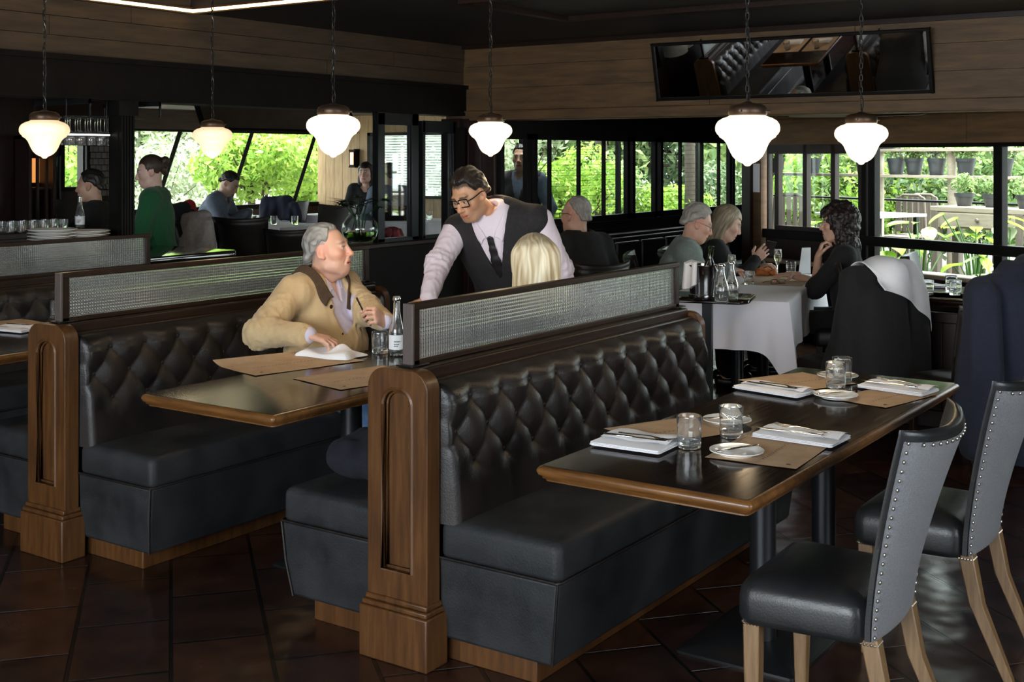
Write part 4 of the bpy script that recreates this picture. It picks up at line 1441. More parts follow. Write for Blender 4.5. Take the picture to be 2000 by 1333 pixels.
            f.ell(T(0, -.016, .038), (.0755 + v, .094 + v, .084 + v), Hm)
            if style == 'bun':
                f.ell(T(0, -.125, .055), (.036, .034, .034), Hm); f.cap(T(.01, -.115, .03), T(.0, -.10, -.02), .026, .016)
                f.cap(T(-.02, -.10, -.01), T(-.0, -.10, -.06), .02, .01)
            else:
                dz = lambda t: -.02 - ln * t
                for sx in (-1, 1):
                    f.cap(T(sx * (.058 + v * .4), -.015, .045), T(sx * (.066 + v * .5), -.015, dz(.62)), .030 + v * .5, .026 + v * .5, k=.03)
                    f.cap(T(sx * .040, -.06, .04), T(sx * .048, -.062, dz(1)), .042 + v * .4, .036 + v * .5, k=.03)
                f.cap(T(0, -.07, .04), T(0, -.072, dz(1.0)), .045 + v * .4, .042 + v * .5, k=.03)
            y1, z1 = hairline[0], hairline[1]
            def cl(P):
                q = Q(P)
                face = np.minimum(np.minimum(q[:, 1] - (.030 if style != 'bun' else .02) - np.maximum(q[:, 2] - .045, 0) * .9, (y1 * 1.2 + .0) - np.abs(q[:, 0])), z1 + .0 - q[:, 2] + (q[:, 1] - .05) * -.3)
                if style == 'bun':
                    low = np.minimum(-(q[:, 2] + .055), .05 - 0 * q[:, 0])
                    nk = -(q[:, 2] + .05) - .9 * (q[:, 1] + .03)
                    ear = np.where(np.abs(q[:, 0]) > .05, .020 - np.sqrt((q[:, 1] + .004) ** 2 + (q[:, 2] + .004) ** 2), -1)
                    return np.maximum(np.maximum(face, low), np.maximum(np.minimum(nk, (q[:, 1] > -.07) * 1.0 - .5), ear))
                return face
            f.clip(cl)
            if style == 'curly':
                f.disp = lambda P: wob(Q(P), 70.0) * .010 + (1 - np.abs(np.clip(wob(Q(P), 120.), -1, 1))) * -.010 + wob(Q(P), 230.) * .004 + .006
            else:
                def ds(P):
                    q = Q(P); th = np.arctan2(q[:, 0], -q[:, 1] + .02)
                    lowz = np.clip((.06 - q[:, 2]) / .08, .25, 1)
                    return (np.sin(th * 11 + wob(q * np.array((1, 1, .5)), 30.) * 4.0) * .0030 + np.sin(th * 37 + wob(q * np.array((1, 1, .4)), 45.) * 5.0) * .0018) * lowz + wob(q, 22.) * .003
                f.disp = ds
        base, tone = np.array(base), np.array(tone)
        def col(V):
            q = Q(V); th = np.arctan2(q[:, 0], -q[:, 1] + .02)
            n = .5 + .5 * np.sin(th * 29 + wob(q * np.array((1, 1, .4)), 60.) * 5.0)
            n2 = .5 + .5 * np.clip(wob(q * np.array((1, 1, .25)), 110.0), -1, 1)
            if style in ('short', 'recede', 'bald'):
                n = .5 + .5 * np.clip(wob(q * np.array((1, .3, .55)), 300.0), -1, 1); n2 = .5 + .5 * np.clip(wob(q * np.array((1, .4, .6)), 90.0), -1, 1)
            w_ = np.clip(n * .5 + n2 * .6 - .05, 0, 1)[:, None] * streak * 2
            c = base * (1 - np.clip(w_, 0, 1)) + tone * np.clip(w_, 0, 1)
            if roots: c = c * (1 - roots * sstep(.075, .125, q[:, 2] + wob(q, 80.) * .012))[:, None]
            return c
        return mesh_obj('hair', [f.mesh()], 'hair', s.root, col)
    def glasses(s, m='black_plastic', r=.0022, wd=.024, ht=.016, square=True, down=0.0):
        T = lambda *p: s.Hc + s.Hm @ V3(*p)
        mb = MB()
        for sx in (-1, 1):
            pts = [T(sx * .033 + x, .1005 - abs(x + sx * .033) * .10, .004 + z - down) for x, z in rrect(wd, ht, .008 if square else .014, 4)]
            mb.tube([Vector(p) for p in pts], r, 6, closed=True)
            mb.tube([Vector(T(sx * .056, .0945, .010 - down)), Vector(T(sx * .079, .06, .012 - down)), Vector(T(sx * .0845, -.005, .012)), Vector(T(sx * .082, -.03, .0))], r * .9, 6)
        mb.tube([Vector(T(-.010, .1, .007 - down)), Vector(T(0, .1035, .010 - down)), Vector(T(.010, .1, .007 - down))], r, 6)
        return mb.build('glasses', m, s.root)
# ================================================================ THE PEOPLE
SK_RUDDY, SK_WARM, SK_FAIR = (.63, .36, .26), (.57, .305, .175), (.58, .36, .27)

# --- man in the tan jacket, on the bench right behind his table, looking up at the waiter
IMG_R, IMG_UP = (_c, _s, 0), (0, 0, 1)
def wd(r, u=0, d=0):      # direction given as right / up / away as seen from where the photo was taken
    return (r * _c - d * _s, r * _s + d * _c, u)
man = Body('grey haired man in a tan jacket seated in the booth, looking up at the waiter', (-4.00, 4.27, 0), -84, hz=.525, lean=-5, twist=0,
           head=(19, 6, 2), RW=atz(602, 655, .825), LW=atz(765, 640, .84), hints={'R': wd(-1, -.35, -.15), 'L': wd(.1, -1, .5)}, skin=SK_RUDDY, world=True, kn=.20,
           width=1.08, belly=.05, headshift=(-.0, .040, -.022), spine=.50)
man.body(brow=(.20, .15, .12), ruddy=.24, old=1.0, stubble=.08, scalp=(.26, .23, .21), hairline=(.050, .088, -.098, -.080),
         hands={'R': dict(fwd=man.loc_(wd(.95, -.22, -.1), False), palm=man.loc_(wd(-.15, -1, .1), False), side=1, curl=(18, 34, 22), thumb=(.65, .35)),
                'L': dict(fwd=man.loc_(wd(-.35, .35, -.6), False), palm=man.loc_(wd(-.6, -.2, .2), False), side=-1, curl=(58, 62, 40), thumb=(.4, .8))})
man.hair('recede', (.10, .09, .08), (.42, .42, .41), hairline=(.050, .088, -.098, -.080), vol=.0045, streak=.5)
man.garment('shirt', 'lilac_shirt', d=.004, h=.008, vneck=(.035, .12), neck=.03, wrinkle=.003)
man.collar('shirt_collar', 'lilac_shirt', front=(.040, .098, -.060), up=.045, th=.004, spread=.060)
man.garment('jacket', 'tan_cotton', d=.022, h=.0075, sleeve=.90, open_=(.062, .060, .03), wrinkle=.0085, neck=.012, arm_d=.020, skirt=.10)
man.collar('jacket_collar', 'brown_corduroy', front=(.078, .100, -.100), up=.036, th=.008, spread=.074, back=-.075, lift=.006, wide=.018, fall=.040)
mb = MB()
for nm in 'R':
    e, w_ = man.el[nm], man.wr[nm]; d_ = nrm(w_ - e)
    mb.cyl(Vector(w_ - d_ * .045), Vector(w_ - d_ * .004), .040, .038, 18)
mb.build('shirt_cuff', 'lilac_shirt', man.root)
man.legs('denim', 'jeans')
for dz in (.13, .26):
    p0 = man.nb - man.Z * dz + man.X * .085 + man.Y * .3; lo_, hi_ = 0.0, .35
    for _ in range(24):
        mid = (lo_ + hi_) / 2
        if man.last.eval((p0 - man.Y * mid)[None])[0] > 0: lo_ = mid
        else: hi_ = mid
    q = p0 - man.Y * lo_
    MB().sphere(tuple(q), (.010, .006, .010), 12, 8).build('button', 'walnut_dark', man.root)

# --- the waiter, bowing over the far end of the table
_wl = atd(1018, 400, 6.62)
wtr = Body('waiter in a dark waistcoat and tie with black glasses, bowing over the booth table', (_wl.x, _wl.y, 0), 200, hz=.87, lean=33, side=9, twist=0,
           head=(-22, -28, 8), RW=atd(836, 585, 6.05), LW=atd(1128, 640, 6.45), hints={'R': wd(-.8, .1, .4), 'L': wd(1, .2, .5)}, skin=SK_WARM, world=True,
           seated=False, spine=.50, width=1.27, headshift=(.085, .015, -.015))
wtr.body(brow=(.02, .012, .01), stubble=.5, ruddy=.12, scalp=(.015, .011, .010),
         hands={'R': dict(palm=wtr.loc_(wd(-.2, -.3, -1), False), side=1, curl=(20, 25, 18)),
                'L': dict(palm=wtr.loc_(wd(-1, 0, 0), False), side=-1, curl=(25, 30, 20))})
wtr.hair('short', (.012, .009, .008), (.05, .035, .025), hairline=(.066, .082, -.096, -.052), vol=.010, streak=.3)
wtr.glasses(r=.0034, wd=.0290, ht=.0210)
wtr.garment('shirt', 'pink_shirt', d=.008, h=.0075, neck=.045, wrinkle=.006, arm_d=.014, nr=.048)
wtr.collar('shirt_collar', 'pink_shirt', front=(.026, .100, -.050), up=.048, th=.004, spread=.062, lift=.003)
wtr.garment('waistcoat', 'waistcoat', d=.030, h=.0075, arms=False, vneck=(.088, .27), neck=.02, wrinkle=.003, skirt=.06)
def on_front(b, x, dz, f):
    p0 = b.nb - b.Z * dz + b.X * x + b.Y * .3; lo_, hi_ = 0.0, .35
    for _ in range(24):
        mid = (lo_ + hi_) / 2
        if f.eval((p0 - b.Y * mid)[None])[0] > 0: lo_ = mid
        else: hi_ = mid
    return p0 - b.Y * lo_
ff = Field(.01, .04); wtr.torso(ff, .010, arms=False)
pts = [on_front(wtr, 0, dz, ff) + wtr.Y * .007 for dz in (.040, .062, .10, .16, .22, .29)]
wtr.chain('tie', 'tie_silk', pts, [.019, .015, .019, .024, .029, .031], n=wtr.Y, fl=2.6)
ff = Field(.01, .04); wtr.torso(ff, .02, arms=False)
for k in range(3):
    q = on_front(wtr, .0, .325 + .07 * k, ff); MB().sphere(tuple(q), (.008, .005, .008), 10, 6).build('button', 'black_plastic', wtr.root)
wtr.legs('black_wool')
f = Field(.012, .03); f.cap(wtr.pel - wtr.Z * .01, V3(0, .05, .45), .175, .19, n=V3(0, 1, 0), fl=1.25); f.disp = lambda P: wob(P, 22.) * .006
mesh_obj('apron', [f.mesh()], 'white_linen', wtr.root)

# --- blonde woman with her back to us behind the divider
bl = Body('blonde woman seen from behind, seated opposite the man in the tan jacket', (-2.83, 4.37, 0), 84, hz=.505, lean=4, head=(-24, -2, 0),
          RW=(.16, .36, .80), LW=(-.16, .36, .80), skin=SK_FAIR, width=.9, fine=.004, spine=.475)
bl.body(brow=(.3, .2, .1), hands={n_: dict(fwd=(-.3 if n_ == 'R' else .3, .8, -.1), palm=(0, 0, -1), side=1 if n_ == 'R' else -1) for n_ in 'RL'}, hand_h=.004)
bl.hair('bob', (.44, .31, .15), (.86, .77, .56), vol=.002, streak=.55, h=.0032, roots=.45)
bl.garment('cardigan', 'black_wool', d=.014)
bl.legs('navy_wool')

# --- man in black with glasses, further back
bs = Body('balding man in a black jacket and glasses, seen from behind his shoulder', (-4.17, 6.86, 0), 75, hz=.56, lean=2, head=(4, -4, 0), skin=(.55, .32, .24),
          width=1.12, fine=.0042, coarse=.014)
bs.body(brow=(.15, .12, .1), ruddy=.2, old=1.0)
bs.hair('recede', (.16, .14, .125), (.36, .34, .32), hairline=(.015, .108, -.100, -.075), vol=.001, streak=.5)
bs.glasses(r=.0020)
bs.garment('jacket', 'black_wool', d=.026, wrinkle=.006, neck=.03, skirt=.1)
bs.legs('black_wool')

# --- couple at the white table and the woman opposite
gm = Body('grey haired man in a sage green sweater and glasses at the white clothed table', (-4.0, 7.70, 0), -60, hz=.515, lean=20, head=(4, -24, 0), skin=SK_RUDDY,
          width=1.06, fine=.0042, coarse=.013, RW=(.0, .46, .80), LW=(-.12, .44, .80), belly=.03)
gm.body(brow=(.25, .22, .2), ruddy=.2, old=1.0, hands={'R': dict(fwd=(-.5, .8, 0), palm=(0, 0, -1), side=1), 'L': dict(fwd=(.5, .8, 0), palm=(0, 0, -1), side=-1)}, hand_h=.0042)
gm.hair('short', (.22, .20, .175), (.46, .43, .38), hairline=(.060, .086, -.098, -.062), vol=.010, streak=.5)
gm.glasses('steel', r=.0016, square=False)
gm.garment('sweater', 'sage_knit', d=.020, wrinkle=.006, neck=.03)
gm.legs('black_wool')
gw = Body('woman with shoulder length grey blonde hair reading beside the man in the sage sweater', (-4.02, 8.26, 0), -66, hz=.52, lean=20, head=(6, -28, 0), skin=SK_FAIR,
          width=.92, fine=.0045, coarse=.014, RW=(.08, .42, .84), LW=(-.12, .46, .79), spine=.475)
gw.body(brow=(.2, .15, .1), hands={'R': dict(fwd=(-.2, .6, .6), palm=(-.7, .3, .2), side=1, curl=(20, 25, 20)), 'L': dict(fwd=(.5, .8, .1), palm=(0, 0, -1), side=-1)}, hand_h=.0042)
gw.hair('bob_turn', (.20, .155, .10), (.42, .34, .23), streak=.5, hairline=(.06, .070, 0, 0))
gw.garment('top', 'black_wool', d=.018, wrinkle=.005, neck=.02, vneck=(.05, .10))
gw.legs('black_wool')
cw = Body('woman with long dark curly hair and a black top, chin resting on her hand', (-2.76, 8.0, 0), 108, hz=.50, lean=6, head=(2, -3, 0), skin=(.52, .31, .22),
          width=.92, fine=.0045, coarse=.014, RW=(.12, .40, .79), LW=(-.03, .215, .93), hints={'L': (-.3, .5, -.9)}, spine=.50)
cw.body(brow=(.02, .015, .012), hands={'L': dict(fwd=(.1, -.25, .9), palm=(.1, -.9, -.2), side=-1, curl=(50, 55, 40)), 'R': dict(fwd=(-.5, .8, 0), palm=(0, 0, -1), side=1)}, hand_h=.0042)
cw.hair('curly', (.010, .007, .007), (.030, .017, .013), streak=.4, hairline=(.058, .060, 0, 0), h=.005)
cw.garment('top', 'black_wool', d=.014, sleeve=.15, wrinkle=.004, neck=.02)
cw.legs('black_wool')

# --- people further off
_p = atd(1022, 400, 11.75)
st = Body('second waiter standing behind the glazed partition, seen through its panes', (_p.x, _p.y, 0), 190, hz=.90, lean=2, head=(10, -4, 0), skin=(.40, .24, .16), seated=False,
          fine=.006, coarse=.018, spine=.53)
st.body(brow=(.02, .012, .01))
st.hair('short', (.012, .010, .009), vol=.004, h=.004)
st.garment('shirt', 'slate_cloth', d=.012, neck=.03)
st.garment('waistcoat', 'waistcoat', d=.024, arms=False, vneck=(.08, .28), skirt=.08)
st.legs('black_wool')
pts = [on_front(st, 0, dz, st.last) - st.Y * .008 for dz in (.05, .12, .2, .28)]
st.chain('tie', 'tie_silk', pts, [.018, .02, .028, .03], n=st.Y, fl=2.0, h=.008)

gr = Body('woman with a hair bun and dark green sweater standing beside the bar counter', (-7.60, 6.26, .0), 128, hz=.86, lean=4, head=(12, -14, 0), skin=(.60, .40, .32), seated=False,
          fine=.005, coarse=.014, spine=.47, width=.92, RW=(.05, .32, .98), LW=(-.08, .3, .95))
gr.body(brow=(.05, .03, .02))
gr.hair('bun', (.035, .020, .015), (.07, .045, .03), hairline=(.06, .072, 0, 0))
gr.garment('sweater', 'green_knit', d=.022, wrinkle=.006, neck=.02, skirt=.08)
gr.legs('slate_cloth')

su = Body('young man in a dark suit at the bar, in profile under the hanging glasses', (-8.05, 6.08, .12), 130, hz=.60, lean=6, head=(-6, -6, 0), skin=(.46, .28, .2), fine=.0055, coarse=.015,
          RW=(.05, .4, .9), LW=(-.1, .42, .9))
su.body(brow=(.02, .014, .01), hands={'R': dict(fwd=(-.4, .8, 0), palm=(0, 0, -1), side=1), 'L': dict(fwd=(.3, .8, 0), palm=(0, 0, -1), side=-1)}, hand_h=.005)
su.hair('short', (.012, .010, .009), vol=.005, h=.004)
su.garment('suit_jacket', 'black_wool', d=.022, vneck=(.05, .2), neck=.02)
su.garment('shirt', 'white_linen', d=.008, arms=False, neck=.04)
su.legs('black_wool')

_p = atd(388, 400, 12.8)
sw = Body('man in a slate grey sweater bent over the table by the slanted window', (_p.x, _p.y, .15), -60, hz=.60, lean=30, head=(-4, -38, 0), skin=(.45, .30, .22), fine=.0065, coarse=.018,
          RW=(.04, .5, .86), LW=(-.1, .5, .86))
sw.body(brow=(.02, .014, .01))
sw.hair('short', (.015, .013, .012), vol=.003, h=.004)
sw.garment('sweater', 'slate_cloth', d=.022, neck=.03)
sw.legs('black_wool')

_p = atd(718, 400, 14.9)
lw_ = Body('long haired woman in black facing us at the far end of the annex', (_p.x, _p.y, .15), 205, hz=.60, lean=6, head=(0, -4, 0), skin=(.55, .35, .27), fine=.0065, coarse=.018, width=.9)
lw_.body(brow=(.02, .014, .01), hands={'R': dict(fwd=(-.2, .8, .2), palm=(0, 0, -1), side=1)}, hand_h=.006)
lw_.hair('long', (.012, .009, .008), hairline=(.058, .066, 0, 0))
lw_.garment('top', 'black_wool', d=.018)
lw_.legs('black_wool')

_p = atd(765, 400, 13.6)
bk = Body('dark haired man in a slate shirt seen from behind through the glazed frame', (_p.x, _p.y, .15), 60, hz=.60, lean=8, head=(10, 0, 0), skin=(.5, .32, .24), fine=.0065, coarse=.018)
bk.body(brow=(.02, .014, .01))
bk.hair('short', (.012, .010, .009), vol=.005, h=.004)
bk.garment('shirt', 'slate_cloth', d=.02, neck=.03)
bk.legs('black_wool')
# ================================================================ TABLEWARE
def atx(px, py, x):
    d = ray(px, py); return Vector(d * (x / d[0])) + Vector((0, 0, EYE))
def aty(px, py, y):
    d = ray(px, py); return Vector(d * (y / d[1])) + Vector((0, 0, EYE))
TZ = .7405
def quad_pose(A, B, Cc, D, z):
    """corners left, back, right, front in the photo -> centre, heading of the left-front edge, edge lengths"""
    a, b, c, d = (atz(*q, z) for q in (A, B, Cc, D))
    ctr = (a + b + c + d) / 4; u = ((d - a) + (c - b)) / 2; v = ((b - a) + (c - d)) / 2
    return ctr, math.atan2(u.y, u.x), u.length, v.length

# tumblers
def tumbler_mesh(R=.037, H=.094):
    fac = lambda a, z: 1 - (.028 * abs(math.sin(9 * a)) if .008 < z < .058 else 0)
    mb = MB()
    outer = [(0, 0), (R * .86, 0), (R * .93, .003), (R * .95, .010), (R * .955, .030), (R * .97, .056), (R * .985, .062), (R, H - .002), (R * .985, H)]
    inner = [(R * .955, H - .002), (R * .92, .060), (R * .90, .030), (R * .87, .019), (R * .6, .016), (0, .0155)]
    mb.lathe(outer + inner, 54, fn=fac)
    return mb
tum0 = tumbler_mesh().build('tumbler', 'clear_glass', angle=60); tum0.location = (0, 0, -50)
used = {}
def place(proto, loc, rz, label, cat, group=None, name=None, scale=None):
    if proto.name not in used: used[proto.name] = 1; o = proto; o.location = loc; o.rotation_euler = (0, 0, rz); tag(o, label, cat, group)
    else: o = dup(proto, loc, rz, label, group)
    if scale: o.scale = (scale,) * 3
    return o
GT = 'cut glass tumblers on the foreground table'
for px, py, lab in ((1346, 874, 'cut glass tumbler nearest the front edge of the foreground table, beside a napkin'),
                    (1428, 853, 'cut glass tumbler just behind the nearest bread plate on the foreground table'),
                    (1632, 757, 'front one of two overlapping tumblers at the far end of the foreground table'),
                    (1645, 747, 'rear one of two overlapping tumblers at the far end of the foreground table')):
    p = atz(px, py, TZ); p.z = TZ; place(tum0, p, 0, lab, 'glass', GT)
p = atz(742, 690, TZ); place(tum0, (p.x, p.y, TZ), .3, 'cut glass tumbler in front of the hand of the man in the tan jacket', 'glass')

# bread plates and butter knives
def plate_mesh(R, rim=.012):
    return MB().lathe([(0, .002), (R * .55, .002), (R * .60, .0), (R * .64, .0), (R * .66, .003), (R * .9, rim * .75), (R, rim), (R * .995, rim + .0025), (R * .90, rim * .75 + .004), (R * .68, .0065), (R * .62, .005), (0, .005)], 48)
pl0 = plate_mesh(.078).build('bread_plate', 'porcelain', angle=60); pl0.location = (0, 0, -50)
def flat_path(mb, pts, n=10):
    """pts: (y, halfwidth, z, thickness) cross sections of a flat utensil"""
    loops = []
    for y, hw, z, th in pts:
        loops.append([(hw * math.cos(2 * PI * k / n), y, z + th * math.sin(2 * PI * k / n)) for k in range(n)])
    return mb.loft(loops)
def knife_mesh(L=.21):
    mb = MB()
    flat_path(mb, [(0, .003, .004, .002), (.004, .0065, .004, .0035), (.05, .0065, .004, .0035), (.085, .0048, .004, .003), (.095, .0042, .004, .003), (.102, .0062, .004, .0016), (.12, .0080, .004, .0009), (L * .85, .0095, .004, .0008), (L * .95, .0070, .004, .0007), (L, .001, .004, .0005)])
    return mb
def fork_mesh(L=.19):
    mb = MB()
    flat_path(mb, [(0, .003, .004, .0012), (.004, .0075, .004, .0016), (.03, .0065, .0045, .0016), (.08, .0035, .007, .0018), (.115, .003, .008, .0018), (.125, .006, .007, .0013), (.135, .0105, .0055, .0012), (.148, .0115, .004, .0011)])
    for k in range(4):
        x = (k - 1.5) * .0062
        flat_path(mb, [(.144, .0021, .0042, .0011), (.165, .0018, .0045, .001), (.182, .0014, .008, .0009), (L, .0007, .011, .0006)][:], 6) if False else mb.tube([(x, .144, .0042), (x, .165, .0046), (x, .180, .0075), (x, L, .0105)], [.0019, .0017, .0014, .0008], 6)
    return mb
kn0 = knife_mesh().build('knife', 'silver', angle=60); fk0 = fork_mesh().build('fork', 'silver', angle=60); bk0 = knife_mesh(.16).build('butter_knife', 'silver', angle=60)
for o in (kn0, fk0, bk0): o.location = (0, 0, -50)
GP, GB = 'white bread plates on the foreground table', 'butter knives on the bread plates'
for px, py, ka, lab in ((1439, 884, -58, 'nearest white bread plate on the foreground table, beside the right hand placemat'),
                    (1420, 823, 100, 'white bread plate half hidden behind the nearer tumblers'),
                    (1632, 774, -70, 'white bread plate in front of the two far tumblers'),
                    (1636, 736, 70, 'white bread plate behind the two far tumblers')):
    p = atz(px, py, TZ + .008); place(pl0, (p.x, p.y, TZ + .0025), 0, lab, 'plate', GP)
    a = math.radians(ka) + math.radians(34.5); d = Vector((-math.sin(a), math.cos(a), 0))
    q = p - d * .075
    place(bk0, (q.x, q.y, TZ + .0165), a, 'butter knife lying across the ' + lab.split(' on the foreground')[0].split(' behind')[0].replace('white ', '').replace(' half hidden', ' half hidden by tumblers') .replace(' in front of', ' before') + (' far back' if py < 740 else ''), 'knife', GB)

# paper placemats with printed lines
def placemat(A, B, Cc, D, z, label, curl=0.0, dims=None, rot=0.0):
    ctr, a, lu, lv = quad_pose(A, B, Cc, D, z)
    if dims: lu, lv = dims
    mb = MB()
    def fn(s, t):
        e = max(0.0, abs(s - .5) * 2 - .6) / .4
        zz = .0012 + .0012 * math.sin(5 * s + 3 * t) ** 2 + curl * (max(0, .28 - s) / .28) ** 2 * (.4 + .6 * (1 - t))
        return ((s - .5) * lu, (t - .5) * lv, zz)
    mb.grid(fn, 25, 25)
    mb.mi = 1
    rnd = random.Random(int(A[0]))
    pts = []
    x = -.36 * lv
    k = 0
    while x < .30 * lv:          # a line of handwriting-like script
        pts.append((.02 + .005 * math.sin(k * 1.9) * (1 if k % 5 else 2.2), x)); x += .0052; k += 1
    for i in range(len(pts) - 1):
        (x0, y0), (x1, y1) = pts[i], pts[i + 1]
        mb.add([(x0, y0, .0044), (x0 + .0022, y0 + .001, .0044), (x1 + .0022, y1 + .001, .0044), (x1, y1, .0044)], [(0, 1, 2, 3)])
    for yy in (-.40, .42):
        mb.add([(.38 * lu + .007 * math.cos(k), yy * lv + .007 * math.sin(k), .0044) for k in [i * PI / 4 for i in range(8)]], [tuple(range(8))])
    for xx in (-.44,):
        mb.add([(xx * lu, -.44 * lv, .0040), (xx * lu + .0012, -.44 * lv, .0040), (xx * lu + .0012, .44 * lv, .0040), (xx * lu, .44 * lv, .0040)], [(0, 1, 2, 3)])
    o = mb.build('placemat', ['kraft', 'kraft_print'], None, (ctr.x, ctr.y, z), a + rot, fix=False)
    tag(o, label, 'placemat', 'brown paper placemats')
    return o
placemat((1222, 842), (1307, 811), (1414, 832), (1312, 884), TZ, 'brown paper placemat under the front left napkin and tumbler of the foreground table')
placemat((1376, 895), (1456, 850), (1628, 872), (1549, 917), TZ, 'brown paper placemat under the nearest bread plate on the foreground table')
placemat((1479, 745), (1530, 726), (1640, 742), (1575, 777), TZ, 'brown paper placemat at the far left corner of the foreground table')
placemat((1656, 787), (1705, 748), (1810, 768), (1762, 800), TZ, 'brown paper placemat at the far right corner of the foreground table')
placemat((440, 716), (600, 686), (690, 700), (520, 742), TZ, 'brown paper placemat with curled edge in front of the man in the tan jacket', curl=.022, dims=None)
placemat((585, 743), (735, 712), (830, 732), (682, 766), TZ, 'brown paper placemat at the booth table, running behind the carved end panel')
placemat((-70, 640), (20, 622), (76, 630), (-20, 650), TZ, 'brown paper placemat on the leftmost table behind the carved end panel')

# folded napkins with knife and fork on top
def napkin_mesh(lu, lv, seed):
    mb = MB(); rnd = random.Random(seed)
    for k in range(4):
        z0 = .001 + k * .0030; ox, oy = rnd.uniform(-.004, .004), rnd.uniform(-.003, .003)
        loops = []
        for zz, ins in ((z0, .003), (z0 + .0008, .0005), (z0 + .0020, .0005), (z0 + .0028, .003)):
            loops.append([(p[0] + ox, p[1] + oy, zz + .0016 * math.sin(p[0] * 40 + seed) * (k + 1) / 4 * math.sin(p[1] * 30 + k)) for p in rrect(lu / 2 - ins, lv / 2 - ins, .008, 5)])
        mb.loft(loops)
    z = .0130
    mb.grid(lambda s, t: ((s - .5) * lu * .98, -.5 * lv + lv * (.35 + .68 * t), z + .002 + .009 * math.sin(PI * t) * (.4 + .6 * s) + .003 * math.sin(9 * s)), 14, 10)
    return mb
GN = 'folded white napkins with cutlery'
for k, (A, B, Cc, D, where) in enumerate((((1160, 869), (1198, 838), (1323, 858), (1301, 885), 'front left place of the foreground table'),
                              ((1470, 850), (1504, 831), (1661, 852), (1627, 873), 'front right place of the foreground table'),
                              ((1440, 757), (1462, 744), (1585, 763), (1563, 776), 'far left place of the foreground table'),
                              ((1679, 755), (1705, 742), (1833, 760), (1805, 772), 'far right place of the foreground table'))):
    ctr, a, lu, lv = quad_pose(A, B, Cc, D, TZ + .012)
    z0 = TZ + .0035
    o = napkin_mesh(lu, lv * .95, k).build('napkin', 'white_linen', None, (ctr.x, ctr.y, z0), a, solid=0, angle=60)
    tag(o, 'folded white napkin at the ' + where, 'napkin', GN)
    zt = z0 + .0205
    left = k in (0, 2)
    for proto, dy, dd, nm, gp in ((kn0, -.022, (-.04 if left else .08), 'knife', 'table knives on napkins'), (fk0, .016, (-.01 if left else .09), 'fork', 'table forks on napkins')):
        rz = a + (-PI / 2 if left else PI / 2) + (.06 if nm == 'knife' else -.10)
        off = Matrix.Rotation(a, 3, 'Z') @ Vector((dd if not left else dd - .06, dy, 0))
        c = place(proto, (ctr.x + off.x, ctr.y + off.y, zt - .001), rz, 'silver %s lying on the napkin at the %s' % (nm, where), nm, gp)
# crumpled napkin under the man's hand
mb = MB()
def crum(s, t):
    x, y = (s - .5) * .27, (t - .5) * .16
    e = min(1, min(s, 1 - s, t, 1 - t) * 9)
    return (x + .006 * math.sin(9 * t), y + .008 * math.sin(7 * s), (.022 + .010 * math.sin(6 * s + 2) * math.sin(5 * t) + .022 * math.exp(-((s - .62) / .10) ** 2 - ((t - .75) / .25) ** 2)) * math.sqrt(max(e, 0.0)) + .001)
mb.grid(crum, 40, 28)
c_ = atz(645, 692, TZ + .01)
o = mb.build('napkin', 'white_linen', None, (c_.x, c_.y, TZ + .003), .12, solid=0); tag(o, 'crumpled white napkin under the hand of the man in the tan jacket', 'napkin')
# leftmost table: napkin and knife, small glass on the bench end
c_ = atz(34, 642, TZ + .01)
o = napkin_mesh(.22, .16, 9).build('napkin', 'white_linen', None, (c_.x, c_.y, TZ + .0035), .15, angle=60); tag(o, 'folded white napkin on the leftmost table', 'napkin')
place(kn0, (c_.x - .09, c_.y, TZ + .0225), -PI / 2 + .3, 'silver knife on the napkin of the leftmost table', 'knife')
for x, y, w_ in ((-5.33, 4.2, 'left'), (-4.99, 4.2, 'right')):
    o = MB().box(-.15, .15, -.21, .21, 0, .002).build('placemat', 'kraft', None, (x, y, TZ + .001), 0, smooth=False); tag(o, 'brown paper placemat at the far %s of the leftmost table, seen in the wall mirror' % w_, 'placemat', 'brown paper placemats')
    o = napkin_mesh(.2, .13, 11).build('napkin', 'white_linen', None, (x, y - .08, TZ + .0035), 0, angle=60); tag(o, 'folded napkin at the far %s of the leftmost table, seen in the wall mirror' % w_, 'napkin')
    place(tum0, (x, y + .13, TZ + .003), 0, 'tumbler at the far %s of the leftmost table, seen in the wall mirror' % w_, 'glass')
p = atz(112, 622, TZ); place(tum0, (p.x, p.y, TZ), 0, 'small clear tumbler showing beside the second carved end panel', 'glass')

